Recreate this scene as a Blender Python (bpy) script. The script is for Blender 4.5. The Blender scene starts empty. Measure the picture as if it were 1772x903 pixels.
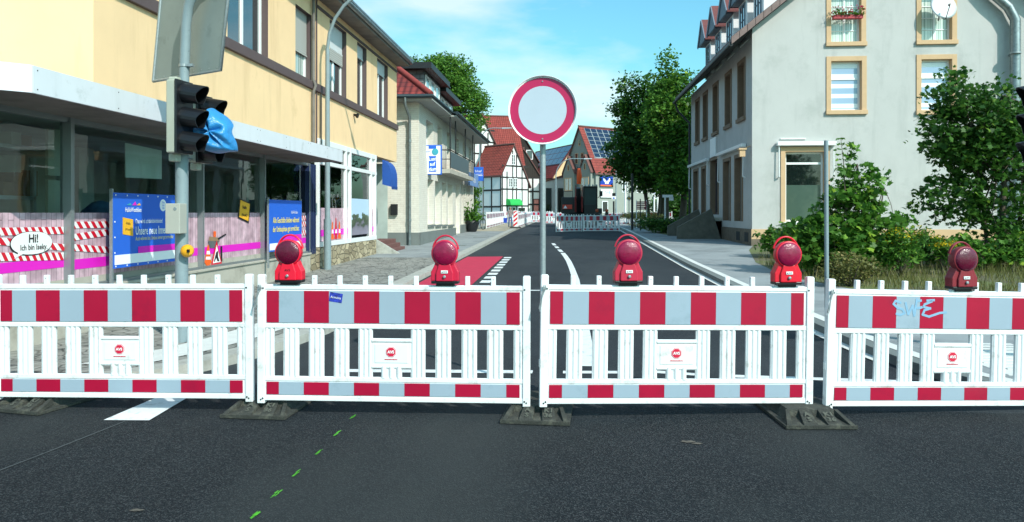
import bpy, bmesh, math, random
from mathutils import Vector, Matrix
R = math.radians
rnd = random.Random(7)
scene = bpy.context.scene
# ------------------------------------------------------------------ camera, sky, sun, exposure
EYE = 1.58                      # eye height of the photographer
YAW = math.atan(97/1300)        # camera looks a little left of the street's direction
cam_d = bpy.data.cameras.new("camera"); cam = bpy.data.objects.new("camera", cam_d)
scene.collection.objects.link(cam); scene.camera = cam
cam.location = (0, 0, EYE); cam.rotation_euler = (R(90), 0, YAW)
cam_d.sensor_width = 36; cam_d.lens = 36*1300/1772; cam_d.shift_y = -83.5/1772
cam_d.clip_start = .05; cam_d.clip_end = 6000
SUN = Vector((1.0, -1.15, 1.22)).normalized()       # towards the sun
world = bpy.data.worlds.new("World"); scene.world = world; world.use_nodes = True
wn = world.node_tree; wn.nodes.clear()
def wnode(t, **k):
    n = wn.nodes.new(t)
    for a, b in k.items(): setattr(n, a, b)
    return n
wout = wnode('ShaderNodeOutputWorld'); bg = wnode('ShaderNodeBackground'); sky = wnode('ShaderNodeTexSky')
sky.sky_type = 'NISHITA'; sky.sun_disc = False
sky.sun_elevation = math.asin(SUN.z); sky.sun_rotation = math.atan2(SUN.x, SUN.y)
sky.air_density = 1.3; sky.dust_density = 1.6; sky.ozone_density = 1.0
tc = wnode('ShaderNodeTexCoord'); mp = wnode('ShaderNodeMapping'); mp.inputs['Scale'].default_value = (1.0, 1.0, 3.2)
cn = wnode('ShaderNodeTexNoise'); cn.inputs['Scale'].default_value = 3.1; cn.inputs['Detail'].default_value = 7; cn.inputs['Roughness'].default_value = .52
cr = wnode('ShaderNodeValToRGB'); cr.color_ramp.elements[0].position = .47; cr.color_ramp.elements[1].position = .66
cr.color_ramp.elements[1].color = (.62, .62, .62, 1)
tint = wnode('ShaderNodeMix', data_type='RGBA', blend_type='MULTIPLY'); tint.inputs[0].default_value = 1
tint.inputs[7].default_value = (.76, 1.56, 1.66, 1)
cm = wnode('ShaderNodeMix', data_type='RGBA'); cm.inputs[7].default_value = (8.3, 8.9, 9.3, 1)
L = wn.links
L.new(tc.outputs['Generated'], mp.inputs[0]); L.new(mp.outputs[0], cn.inputs[0]); L.new(cn.outputs[0], cr.inputs[0])
L.new(sky.outputs[0], tint.inputs[6]); L.new(tint.outputs[2], cm.inputs[6]); L.new(cr.outputs[0], cm.inputs[0])
L.new(cm.outputs[2], bg.inputs[0]); L.new(bg.outputs[0], wout.inputs[0])
bg.inputs[1].default_value = .10
sd = bpy.data.lights.new("sun", 'SUN'); so = bpy.data.objects.new("sun", sd); scene.collection.objects.link(so)
sd.energy = 3.75; sd.angle = R(.53); sd.color = (1, .95, .87)
so.rotation_euler = (-SUN).to_track_quat('-Z', 'Y').to_euler(); so.location = (20, -20, 30)
scene.view_settings.view_transform = 'Standard'; scene.view_settings.look = 'None'
scene.view_settings.exposure = .33; scene.view_settings.gamma = 1
scene.render.engine = 'CYCLES'
scene.cycles.max_bounces = 7; scene.cycles.transparent_max_bounces = 14

# ------------------------------------------------------------------ measuring helpers (a pixel of the survey photo -> a point on a real surface)
def gz(y):                      # the street climbs gently away from the junction
    if y < 8: return 0.0
    if y < 44: return .0135*(y-8)
    if y < 110: return .486+.006*(y-44)
    return .882
def ray(px, py):
    u = (px-886)/1300; v = (368-py)/1300
    return (-math.sin(YAW)+u*math.cos(YAW), math.cos(YAW)+u*math.sin(YAW), v)
def PX(px, py, X): r = ray(px, py); t = X/r[0]; return Vector((X, r[1]*t, EYE+r[2]*t))
def PY(px, py, Y): r = ray(px, py); t = Y/r[1]; return Vector((r[0]*t, Y, EYE+r[2]*t))
def PG(px, py, dz=0):
    r = ray(px, py); lo, hi = .5, 400
    for _ in range(50):
        t = (lo+hi)/2
        if EYE+r[2]*t > gz(r[1]*t)+dz: lo = t
        else: hi = t
    return Vector((r[0]*t, r[1]*t, gz(r[1]*t)+dz))
# ------------------------------------------------------------------ materials
def lin(h):
    h = h.lstrip('#'); o = []
    for i in (0, 2, 4):
        c = int(h[i:i+2], 16)/255
        o.append(c/12.92 if c <= .04045 else ((c+.055)/1.055)**2.4)
    return (*o, 1)
def mat(name, col, rough=.7, var=.18, scale=4., bump=0., bscale=30., metal=0., spec=.5, coat=0., detail=6, stain=None, smin=.55, smax=.7, sscale=1.5, obj=True, trans=0., streak=None, smax2=.75, rand=False):
    m = bpy.data.materials.new(name); m.use_nodes = True; nt = m.node_tree; b = nt.nodes['Principled BSDF']
    c = lin(col) if isinstance(col, str) else (*col, 1)
    b.inputs['Roughness'].default_value = rough; b.inputs['Metallic'].default_value = metal
    b.inputs['Specular IOR Level'].default_value = spec; b.inputs['Coat Weight'].default_value = coat
    b.inputs['Coat Roughness'].default_value = .05
    if trans: b.inputs['Transmission Weight'].default_value = trans
    t = nt.nodes.new('ShaderNodeTexCoord')
    n = nt.nodes.new('ShaderNodeTexNoise'); n.inputs['Scale'].default_value = scale; n.inputs['Detail'].default_value = detail
    n.inputs['Roughness'].default_value = .62
    r = nt.nodes.new('ShaderNodeValToRGB')
    r.color_ramp.elements[0].position = .25; r.color_ramp.elements[1].position = .75
    r.color_ramp.elements[0].color = tuple(x*(1-var) for x in c[:3])+(1,)
    r.color_ramp.elements[1].color = tuple(min(1, x*(1+var)) for x in c[:3])+(1,)
    co = t.outputs['Object']
    if rand:        # every object gets its own stretch of the dirt pattern
        oi = nt.nodes.new('ShaderNodeObjectInfo'); ml = nt.nodes.new('ShaderNodeMath'); ml.operation = 'MULTIPLY'; ml.inputs[1].default_value = 91; va = nt.nodes.new('ShaderNodeVectorMath')
        nt.links.new(oi.outputs['Random'], ml.inputs[0]); nt.links.new(co, va.inputs[0]); nt.links.new(ml.outputs[0], va.inputs[1]); co = va.outputs[0]
    nt.links.new(co, n.inputs[0]); nt.links.new(n.outputs[0], r.inputs[0])
    last = r.outputs[0]
    if streak:      # rain streaks: noise drawn out vertically
        ms = nt.nodes.new('ShaderNodeMapping'); ms.inputs['Scale'].default_value = (2.3, 2.3, .3); ns = nt.nodes.new('ShaderNodeTexNoise'); ns.inputs['Scale'].default_value = 1; ns.inputs['Detail'].default_value = 7; ns.inputs['Roughness'].default_value = .65
        rs = nt.nodes.new('ShaderNodeMapRange'); rs.inputs[1].default_value = .53; rs.inputs[2].default_value = .85; rs.inputs[4].default_value = .7; xs_ = nt.nodes.new('ShaderNodeMix'); xs_.data_type = 'RGBA'; xs_.inputs[7].default_value = lin(streak)
        nt.links.new(co, ms.inputs[0]); nt.links.new(ms.outputs[0], ns.inputs[0]); nt.links.new(ns.outputs[0], rs.inputs[0]); nt.links.new(rs.outputs[0], xs_.inputs[0]); nt.links.new(last, xs_.inputs[6]); last = xs_.outputs[2]
    if stain:
        n2 = nt.nodes.new('ShaderNodeTexNoise'); n2.inputs['Scale'].default_value = sscale; n2.inputs['Detail'].default_value = 9; n2.inputs['Roughness'].default_value = .7
        r2 = nt.nodes.new('ShaderNodeMapRange'); r2.inputs[1].default_value = smin; r2.inputs[2].default_value = smax
        mx = nt.nodes.new('ShaderNodeMix'); mx.data_type = 'RGBA'; mx.inputs[7].default_value = lin(stain)
        nt.links.new(co, n2.inputs[0]); nt.links.new(n2.outputs[0], r2.inputs[0]); nt.links.new(r2.outputs[0], mx.inputs[0])
        nt.links.new(last, mx.inputs[6]); last = mx.outputs[2]
    nt.links.new(last, b.inputs['Base Color'])
    if bump:
        n3 = nt.nodes.new('ShaderNodeTexNoise'); n3.inputs['Scale'].default_value = bscale; n3.inputs['Detail'].default_value = 4
        bp = nt.nodes.new('ShaderNodeBump'); bp.inputs['Strength'].default_value = bump; bp.inputs['Distance'].default_value = .02
        nt.links.new(t.outputs['Object'], n3.inputs[0]); nt.links.new(n3.outputs[0], bp.inputs['Height']); nt.links.new(bp.outputs[0], b.inputs['Normal'])
    return m
def brickmat(name, c1, c2, mortar, w, h, ms=.02, rough=.85, bump=.6, swap=None, uv=False, offset=.5, mott=1.):
    """bricks / slabs; swap chooses which object axes carry the pattern"""
    m = mat(name, c1, rough, .1); nt = m.node_tree; b = nt.nodes['Principled BSDF']
    t = nt.nodes.new('ShaderNodeTexCoord'); br = nt.nodes.new('ShaderNodeTexBrick')
    br.inputs['Color1'].default_value = lin(c1); br.inputs['Color2'].default_value = lin(c2); br.inputs['Mortar'].default_value = lin(mortar)
    br.inputs['Scale'].default_value = 1; br.inputs['Brick Width'].default_value = w; br.inputs['Row Height'].default_value = h
    br.inputs['Mortar Size'].default_value = ms; br.offset = offset; br.inputs['Mortar Smooth'].default_value = .3
    src = t.outputs['UV' if uv else 'Object']
    if swap:
        s = nt.nodes.new('ShaderNodeSeparateXYZ'); cb = nt.nodes.new('ShaderNodeCombineXYZ')
        nt.links.new(src, s.inputs[0]); nt.links.new(s.outputs[swap[0]], cb.inputs[0]); nt.links.new(s.outputs[swap[1]], cb.inputs[1]); src = cb.outputs[0]
    nz = nt.nodes.new('ShaderNodeTexNoise'); nz.inputs['Scale'].default_value = 6; nz.inputs['Detail'].default_value = 8
    nt.links.new(t.outputs['Object'], nz.inputs[0])
    nt.links.new(src, br.inputs[0])
    mx = nt.nodes.new('ShaderNodeMix'); mx.data_type = 'RGBA'; mx.blend_type = 'MULTIPLY'; mx.inputs[0].default_value = .75
    mr = nt.nodes.new('ShaderNodeMapRange'); mr.inputs[1].default_value = .3; mr.inputs[2].default_value = .7; mr.inputs[3].default_value = 1-.5*mott; mr.inputs[4].default_value = 1+.25*mott
    nt.links.new(nz.outputs[0], mr.inputs[0]); nt.links.new(br.outputs[0], mx.inputs[6]); nt.links.new(mr.outputs[0], mx.inputs[7])
    nt.links.new(mx.outputs[2], b.inputs['Base Color'])
    bp = nt.nodes.new('ShaderNodeBump'); bp.inputs['Strength'].default_value = bump; bp.inputs['Distance'].default_value = .02; bp.invert = True
    nt.links.new(br.outputs['Fac'], bp.inputs['Height']); nt.links.new(bp.outputs[0], b.inputs['Normal'])
    return m
def rooftile(name, c, dark, pu=.24, pv=.34, rough=.75):
    """pantiles on UV metres: u along the ridge, v up the slope"""
    m = mat(name, c, rough, .2, 3); nt = m.node_tree; b = nt.nodes['Principled BSDF']
    t = nt.nodes.new('ShaderNodeTexCoord'); s = nt.nodes.new('ShaderNodeSeparateXYZ'); nt.links.new(t.outputs['UV'], s.inputs[0])
    def mth(op, a, bb=None, cc=None):
        n = nt.nodes.new('ShaderNodeMath'); n.operation = op
        for i, x in enumerate((a, bb, cc)):
            if x is None: continue
            if isinstance(x, (int, float)): n.inputs[i].default_value = x
            else: nt.links.new(x, n.inputs[i])
        return n.outputs[0]
    su = mth('SINE', mth('MULTIPLY', s.outputs[0], 2*math.pi/pu)); fv = mth('FRACT', mth('DIVIDE', s.outputs[1], pv))
    hgt = mth('ADD', mth('MULTIPLY', su, .5), mth('MULTIPLY', fv, -.9))
    line = mth('GREATER_THAN', fv, .88)
    cell = nt.nodes.new('ShaderNodeTexWhiteNoise'); cb = nt.nodes.new('ShaderNodeCombineXYZ')
    nt.links.new(mth('FLOOR', mth('DIVIDE', s.outputs[0], pu)), cb.inputs[0]); nt.links.new(mth('FLOOR', mth('DIVIDE', s.outputs[1], pv)), cb.inputs[1]); nt.links.new(cb.outputs[0], cell.inputs[0])
    nz = nt.nodes.new('ShaderNodeTexNoise'); nz.inputs['Scale'].default_value = .9; nz.inputs['Detail'].default_value = 8; nt.links.new(t.outputs['Object'], nz.inputs[0])
    f = mth('ADD', mth('MULTIPLY', cell.outputs[0], .5), mth('MULTIPLY', nz.outputs[0], .7))
    m1 = nt.nodes.new('ShaderNodeMix'); m1.data_type = 'RGBA'; m1.inputs[6].default_value = lin(c); m1.inputs[7].default_value = lin(dark)
    nt.links.new(mth('SUBTRACT', f, .25), m1.inputs[0])
    m2 = nt.nodes.new('ShaderNodeMix'); m2.data_type = 'RGBA'; m2.inputs[7].default_value = tuple(x*.35 for x in lin(dark)[:3])+(1,)
    nt.links.new(m1.outputs[2], m2.inputs[6]); nt.links.new(mth('MULTIPLY', line, .7), m2.inputs[0]); nt.links.new(m2.outputs[2], b.inputs['Base Color'])
    bp = nt.nodes.new('ShaderNodeBump'); bp.inputs['Strength'].default_value = 1; bp.inputs['Distance'].default_value = .05
    nt.links.new(hgt, bp.inputs['Height']); nt.links.new(bp.outputs[0], b.inputs['Normal'])
    return m
def stripes(name, c1, c2, axis, period, duty=.5, rough=.5, sharp=True, bump=0, coat=0):
    """alternating bands along one object axis (blinds, shutters, curtains, boards)"""
    m = mat(name, c1, rough, .08, coat=coat); nt = m.node_tree; b = nt.nodes['Principled BSDF']
    t = nt.nodes.new('ShaderNodeTexCoord'); s = nt.nodes.new('ShaderNodeSeparateXYZ'); nt.links.new(t.outputs['Object'], s.inputs[0])
    dv = nt.nodes.new('ShaderNodeMath'); dv.operation = 'DIVIDE'; dv.inputs[1].default_value = period; nt.links.new(s.outputs[axis], dv.inputs[0])
    if sharp:
        fr = nt.nodes.new('ShaderNodeMath'); fr.operation = 'FRACT'; nt.links.new(dv.outputs[0], fr.inputs[0])
        g = nt.nodes.new('ShaderNodeMath'); g.operation = 'GREATER_THAN'; g.inputs[1].default_value = duty; nt.links.new(fr.outputs[0], g.inputs[0])
    else:
        nz = nt.nodes.new('ShaderNodeTexNoise'); nz.noise_dimensions = '1D'; nz.inputs['Scale'].default_value = 1; nz.inputs['Detail'].default_value = 3
        nt.links.new(dv.outputs[0], nz.inputs['W']); g = nt.nodes.new('ShaderNodeMapRange'); g.inputs[1].default_value = .38; g.inputs[2].default_value = .62; nt.links.new(nz.outputs[0], g.inputs[0])
    mx = nt.nodes.new('ShaderNodeMix'); mx.data_type = 'RGBA'; mx.inputs[6].default_value = lin(c1); mx.inputs[7].default_value = lin(c2)
    nt.links.new(g.outputs[0], mx.inputs[0]); nt.links.new(mx.outputs[2], b.inputs['Base Color'])
    if bump:
        bp = nt.nodes.new('ShaderNodeBump'); bp.inputs['Strength'].default_value = bump; bp.inputs['Distance'].default_value = .02
        nt.links.new(g.outputs[0], bp.inputs['Height']); nt.links.new(bp.outputs[0], b.inputs['Normal'])
    return m
def leafmat(name, a, bcol, c=None, tr=.35):
    m = bpy.data.materials.new(name); m.use_nodes = True; nt = m.node_tree; nt.nodes.clear()
    o = nt.nodes.new('ShaderNodeOutputMaterial'); g = nt.nodes.new('ShaderNodeNewGeometry')
    r = nt.nodes.new('ShaderNodeValToRGB'); r.color_ramp.elements[0].color = lin(a); r.color_ramp.elements[1].color = lin(bcol)
    if c: e = r.color_ramp.elements.new(.93); e.color = lin(bcol); r.color_ramp.elements[-1].color = lin(c)
    p = nt.nodes.new('ShaderNodeBsdfPrincipled'); p.inputs['Roughness'].default_value = .5; p.inputs['Specular IOR Level'].default_value = .35
    tl = nt.nodes.new('ShaderNodeBsdfTranslucent'); mx = nt.nodes.new('ShaderNodeMixShader'); mx.inputs[0].default_value = tr
    nt.links.new(g.outputs['Random Per Island'], r.inputs[0]); nt.links.new(r.outputs[0], p.inputs['Base Color']); nt.links.new(r.outputs[0], tl.inputs[0])
    nt.links.new(p.outputs[0], mx.inputs[1]); nt.links.new(tl.outputs[0], mx.inputs[2]); nt.links.new(mx.outputs[0], o.inputs[0])
    return m
def glassmat(name, tint=(.8, .9, .87), refl=1.0):
    m = bpy.data.materials.new(name); m.use_nodes = True; nt = m.node_tree; nt.nodes.clear()
    o = nt.nodes.new('ShaderNodeOutputMaterial'); t = nt.nodes.new('ShaderNodeBsdfTransparent'); t.inputs[0].default_value = (*tint, 1)
    g = nt.nodes.new('ShaderNodeBsdfGlossy'); g.inputs['Roughness'].default_value = .015
    f = nt.nodes.new('ShaderNodeFresnel'); f.inputs[0].default_value = 1.5; mu = nt.nodes.new('ShaderNodeMath'); mu.operation = 'MULTIPLY'; mu.use_clamp = True; mu.inputs[1].default_value = refl
    tcn = nt.nodes.new('ShaderNodeTexCoord'); nz = nt.nodes.new('ShaderNodeTexNoise'); nz.inputs['Scale'].default_value = 1.2; bp = nt.nodes.new('ShaderNodeBump'); bp.inputs['Strength'].default_value = .08; bp.inputs['Distance'].default_value = .03
    nt.links.new(tcn.outputs['Object'], nz.inputs[0]); nt.links.new(nz.outputs[0], bp.inputs['Height']); nt.links.new(bp.outputs[0], g.inputs['Normal'])
    mx = nt.nodes.new('ShaderNodeMixShader')
    nt.links.new(f.outputs[0], mu.inputs[0]); nt.links.new(mu.outputs[0], mx.inputs[0]); nt.links.new(t.outputs[0], mx.inputs[1]); nt.links.new(g.outputs[0], mx.inputs[2]); nt.links.new(mx.outputs[0], o.inputs[0])
    return m
# ------------------------------------------------------------------ mesh builder
Z = Vector((0, 0, 1))
class Fr:                       # a wall frame: u to the viewer's right, n outwards, z up
    def __init__(s, o, u): s.o = Vector(o); s.u = Vector(u).normalized(); s.n = s.u.cross(Z)
    def p(s, u, n, z): return s.o+s.u*u+s.n*n+Z*z
class MB:
    def __init__(s): s.v = []; s.f = []; s.m = []; s.uv = []; s.sm = []
    def add(s, pts, faces, mi=0, uvs=None, smooth=False):
        b = len(s.v); s.v += [tuple(p) for p in pts]
        for k, f in enumerate(faces):
            s.f.append([b+i for i in f]); s.m.append(mi); s.uv.append(uvs[k] if uvs else None); s.sm.append(smooth)
        return s
    def quad(s, pts, mi=0, uv=None): return s.add(pts, [list(range(len(pts)))], mi, [uv] if uv else None)
    def hexa(s, p, mi=0):       # p: 4 bottom then 4 top, same winding
        return s.add(p, [(3, 2, 1, 0), (4, 5, 6, 7), (0, 1, 5, 4), (1, 2, 6, 5), (2, 3, 7, 6), (3, 0, 4, 7)], mi)
    def box(s, x0, x1, y0, y1, z0, z1, mi=0):
        return s.hexa([(x0, y0, z0), (x1, y0, z0), (x1, y1, z0), (x0, y1, z0), (x0, y0, z1), (x1, y0, z1), (x1, y1, z1), (x0, y1, z1)], mi)
    def fbox(s, f, u0, u1, n0, n1, z0, z1, mi=0):
        return s.hexa([f.p(u0, n1, z0), f.p(u1, n1, z0), f.p(u1, n0, z0), f.p(u0, n0, z0), f.p(u0, n1, z1), f.p(u1, n1, z1), f.p(u1, n0, z1), f.p(u0, n0, z1)], mi)
    def fbar(s, f, a, b, w, n0, n1, mi=0):      # a flat bar between two (u,z) points on a wall
        a = Vector(a); b = Vector(b); d = (b-a).normalized(); q = Vector((-d.y, d.x))*w/2
        c = [a-q, b-q, b+q, a+q]
        return s.hexa([f.p(x.x, n0, x.y) for x in c]+[f.p(x.x, n1, x.y) for x in c], mi)
    def prism(s, pts, d, mi=0):  # polygon extruded by vector d
        n = len(pts); P = [Vector(p) for p in pts]; D = Vector(d)
        return s.add(P+[p+D for p in P], [list(range(n))[::-1], [n+i for i in range(n)]]+[[i, (i+1) % n, n+(i+1) % n, n+i] for i in range(n)], mi)
    def tube(s, pts, r, seg=8, mi=0, caps=True, smooth=True):
        P = [Vector(p) for p in pts]; n = len(P); rr = r if isinstance(r, (list, tuple)) else [r]*n
        t0 = (P[1]-P[0]).normalized(); a = t0.cross(Z if abs(t0.z) < .9 else Vector((1, 0, 0))).normalized(); vs = []
        for i in range(n):
            t = (P[min(i+1, n-1)]-P[max(i-1, 0)]).normalized(); a = (a-t*a.dot(t)).normalized(); b = t.cross(a)
            for k in range(seg):
                w = 2*math.pi*(k+.5)/seg; vs.append(P[i]+(a*math.cos(w)+b*math.sin(w))*rr[i])
        fs = [[i*seg+k, i*seg+(k+1) % seg, (i+1)*seg+(k+1) % seg, (i+1)*seg+k] for i in range(n-1) for k in range(seg)]
        s.add(vs, fs, mi, smooth=smooth)
        if caps:
            s.add(vs[:seg], [list(range(seg))[::-1]], mi); s.add(vs[-seg:], [list(range(seg))], mi)
        return s
    def lathe(s, o, axis, prof, seg=24, mi=0, smooth=True, close=True):     # prof: (distance along axis, radius)
        o = Vector(o); ax = Vector(axis).normalized(); a = ax.cross(Z if abs(ax.z) < .9 else Vector((1, 0, 0))).normalized(); b = ax.cross(a); vs = []
        for h, r in prof:
            for k in range(seg):
                w = 2*math.pi*k/seg; vs.append(o+ax*h+(a*math.cos(w)+b*math.sin(w))*r)
        n = len(prof)
        s.add(vs, [[i*seg+k, i*seg+(k+1) % seg, (i+1)*seg+(k+1) % seg, (i+1)*seg+k] for i in range(n-1) for k in range(seg)], mi, smooth=smooth)
        if close: s.add(vs[:seg], [list(range(seg))[::-1]], mi); s.add(vs[-seg:], [list(range(seg))], mi)
        return s
    def build(s, name, mats, parent=None, loc=None, bevel=0, local=False):
        if not isinstance(mats, (list, tuple)): mats = [mats]
        o0 = Vector((0, 0, 0)) if (local or parent is None) else org(parent)
        if loc is not None: o0 = o0+Vector(loc) if local is False and parent is None else o0
        me = bpy.data.meshes.new(name); me.from_pydata([(v[0]-o0.x, v[1]-o0.y, v[2]-o0.z) for v in s.v], [], s.f)
        for m in mats: me.materials.append(m)
        me.polygons.foreach_set('material_index', s.m); me.polygons.foreach_set('use_smooth', s.sm)
        if any(u is not None for u in s.uv):
            ul = me.uv_layers.new(name='uv')
            for p in me.polygons:
                u = s.uv[p.index]
                if u is not None:
                    for k, li in enumerate(p.loop_indices): ul.data[li].uv = u[k]
        bm = bmesh.new(); bm.from_mesh(me); bmesh.ops.recalc_face_normals(bm, faces=bm.faces) if not any(u is not None for u in s.uv) else None
        bm.to_mesh(me); bm.free(); me.update()
        o = bpy.data.objects.new(name, me); scene.collection.objects.link(o)
        if parent is not None: o.parent = parent
        elif loc is not None: o.location = loc
        if bevel:
            bv = o.modifiers.new('bevel', 'BEVEL'); bv.width = bevel; bv.segments = 2; bv.limit_method = 'ANGLE'; bv.angle_limit = R(40)
        return o
def org(o):
    v = Vector((0, 0, 0))
    while o is not None: v = v+Vector(o.location); o = o.parent
    return v
def thing(name, label, cat, loc=(0, 0, 0), rz=0, group=None):
    o = bpy.data.objects.new(name, None); scene.collection.objects.link(o); o.empty_display_size = .2
    o.location = loc; o.rotation_euler = (0, 0, rz); return tag(o, label, cat, group)
def tag(o, label, cat, group=None):
    o['label'] = label; o['category'] = cat
    if group: o['group'] = group
    return o
def struct(o): o['kind'] = 'structure'; return o
def stuff(o, label, cat): o['kind'] = 'stuff'; return tag(o, label, cat)
def copy_tree(o, parent=None):
    c = o.copy(); scene.collection.objects.link(c); c.parent = parent
    for ch in list(o.children): copy_tree(ch, c)
    return c
def text(name, s, size, m, parent, origin, u, up=Z, align='CENTER', off=.002, sx=1., bold=0, local=False):
    cu = bpy.data.curves.new(name, 'FONT'); cu.body = s; cu.size = size; cu.align_x = align; cu.align_y = 'CENTER'; cu.resolution_u = 2
    cu.offset = bold; cu.fill_mode = 'BOTH'
    t = bpy.data.objects.new(name, cu); scene.collection.objects.link(t); bpy.context.view_layer.update()
    me = bpy.data.meshes.new_from_object(t.evaluated_get(bpy.context.evaluated_depsgraph_get()))
    bpy.data.objects.remove(t); bpy.data.curves.remove(cu)
    U = Vector(u).normalized(); V = Vector(up).normalized(); N = U.cross(V); O = Vector(origin)-(Vector((0, 0, 0)) if local else org(parent))
    for v in me.vertices: v.co = O+U*v.co.x*sx+V*v.co.y+N*off
    me.materials.clear(); me.materials.append(m)
    o = bpy.data.objects.new(name, me); scene.collection.objects.link(o); o.parent = parent
    return o
def wall(mb, f, u0, u1, z0, z1, ops, depth=.13, mi=0, rmi=1, back=False):
    """one skin of wall with real openings; ops = [(u0,u1,z0,z1)]; reveals go in by depth"""
    us = sorted({u0, u1, *[o[0] for o in ops], *[o[1] for o in ops]}); zs = sorted({z0, z1, *[o[2] for o in ops], *[o[3] for o in ops]})
    for a, b in zip(us, us[1:]):
        for c, d in zip(zs, zs[1:]):
            if d > z1+1e-6: continue
            mu, mz = (a+b)/2, (c+d)/2
            if any(o[0] < mu < o[1] and o[2] < mz < o[3] for o in ops): continue
            mb.quad([f.p(a, 0, c), f.p(b, 0, c), f.p(b, 0, d), f.p(a, 0, d)], mi)
    for a, b, c, d in ops:
        mb.quad([f.p(a, 0, c), f.p(a, 0, d), f.p(a, -depth, d), f.p(a, -depth, c)], rmi); mb.quad([f.p(b, 0, d), f.p(b, 0, c), f.p(b, -depth, c), f.p(b, -depth, d)], rmi)
        mb.quad([f.p(a, 0, d), f.p(b, 0, d), f.p(b, -depth, d), f.p(a, -depth, d)], rmi); mb.quad([f.p(b, 0, c), f.p(a, 0, c), f.p(a, -depth, c), f.p(b, -depth, c)], rmi)
    return mb
def window(parent, f, a, b, c, d, depth=.13, fw=.06, fm=None, gm=None, trans=None, mull=0, bars=0, shutter=None, shm=None, name='window'):
    """frame mesh with a pane (and shutter) under it, set in by depth"""
    mb = MB(); n0, n1 = -depth-.05, -depth+.005; w = fw
    mb.fbox(f, a, a+w, n0, n1, c, d); mb.fbox(f, b-w, b, n0, n1, c, d); mb.fbox(f, a+w, b-w, n0, n1, c, c+w); mb.fbox(f, a+w, b-w, n0, n1, d-w, d)
    if trans: mb.fbox(f, a+w, b-w, n0, n1+.004, trans-w/2, trans+w/2)
    for k in range(mull): u = a+(b-a)*(k+1)/(mull+1); mb.fbox(f, u-w*.55, u+w*.55, n0, n1+.002, c+w, d-w)
    for k in range(bars): z = c+(d-c)*(k+1)/(bars+1); mb.fbox(f, a+w, b-w, n0+.01, n1-.004, z-.014, z+.014)
    o = mb.build(name, fm, parent, bevel=.004)
    g = MB().quad([f.p(a+w*.5, -depth-.02, c+w*.5), f.p(b-w*.5, -depth-.02, c+w*.5), f.p(b-w*.5, -depth-.02, d-w*.5), f.p(a+w*.5, -depth-.02, d-w*.5)]).build('pane', gm, o)
    if shutter:
        s = MB(); z = d-shutter
        s.fbox(f, a+.03, b-.03, -depth+.01, -depth+.03, z, d-.005); s.fbox(f, a+.03, b-.03, -depth+.005, -depth+.045, z-.03, z)
        s.build('shutter', shm, o)
    return o
# ------------------------------------------------------------------ shared materials
M = {}
def asphalt(nm, base, spk, wear, wmin):
    m = mat(nm, base, .82, .3, 1.1); nt = m.node_tree; b = nt.nodes['Principled BSDF']; b.inputs['Specular IOR Level'].default_value = .22
    old = b.inputs['Base Color'].links[0].from_socket; t = nt.nodes.new('ShaderNodeTexCoord')
    v = nt.nodes.new('ShaderNodeTexVoronoi'); v.inputs['Scale'].default_value = 135; nt.links.new(t.outputs['Object'], v.inputs[0])
    s = nt.nodes.new('ShaderNodeSeparateColor'); nt.links.new(v.outputs['Color'], s.inputs[0])
    r = nt.nodes.new('ShaderNodeMapRange'); r.inputs[1].default_value = .55; r.inputs[2].default_value = 1; r.inputs[3].default_value = 0; r.inputs[4].default_value = .5; nt.links.new(s.outputs[0], r.inputs[0])
    mx = nt.nodes.new('ShaderNodeMix'); mx.data_type = 'RGBA'; mx.inputs[7].default_value = (spk, spk*1.06, spk*1.08, 1); nt.links.new(r.outputs[0], mx.inputs[0]); nt.links.new(old, mx.inputs[6])
    # tyre-polished and dusty patches
    n = nt.nodes.new('ShaderNodeTexNoise'); n.inputs['Scale'].default_value = .55; n.inputs['Detail'].default_value = 5; mp = nt.nodes.new('ShaderNodeMapping'); mp.inputs['Rotation'].default_value = (0, 0, .6); mp.inputs['Scale'].default_value = (1, .35, 1)
    nt.links.new(t.outputs['Object'], mp.inputs[0]); nt.links.new(mp.outputs[0], n.inputs[0])
    r2 = nt.nodes.new('ShaderNodeMapRange'); r2.inputs[1].default_value = wmin; r2.inputs[2].default_value = wmin+.2; r2.inputs[3].default_value = 0; r2.inputs[4].default_value = .7; nt.links.new(n.outputs[0], r2.inputs[0])
    m2 = nt.nodes.new('ShaderNodeMix'); m2.data_type = 'RGBA'; m2.inputs[7].default_value = wear; nt.links.new(r2.outputs[0], m2.inputs[0]); nt.links.new(mx.outputs[2], m2.inputs[6]); nt.links.new(m2.outputs[2], b.inputs['Base Color'])
    bp = nt.nodes.new('ShaderNodeBump'); bp.inputs['Strength'].default_value = .8; bp.inputs['Distance'].default_value = .006
    nt.links.new(v.outputs['Distance'], bp.inputs['Height']); nt.links.new(bp.outputs[0], b.inputs['Normal'])
    return m
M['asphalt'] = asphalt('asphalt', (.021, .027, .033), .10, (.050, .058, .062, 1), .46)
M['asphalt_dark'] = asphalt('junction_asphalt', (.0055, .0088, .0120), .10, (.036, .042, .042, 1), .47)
M['paint'] = mat('road_paint', '#dfe4e4', .6, .08, 9, stain='#8d9291', smin=.52, smax=.74, sscale=9)
M['redpaint'] = mat('red_lane_paint', '#b82345', .8, .12, 5, bump=.3, bscale=120)
M['greenpaint'] = mat('green_spray', '#4fae22', .7, .1, 30)
M['kerb'] = mat('kerb_stone', '#a9aaa2', .85, .15, 6, bump=.3, bscale=60, stain='#77786f', smin=.5, smax=.8, sscale=5)
M['kerbwhite'] = mat('kerb_white', '#d2d4cf', .8, .1, 6, bump=.3, bscale=60)
M['slab'] = brickmat('pavement_slabs', '#8b8d88', '#9a9b94', '#5f605b', .4, .2, .012, bump=.5)
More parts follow.
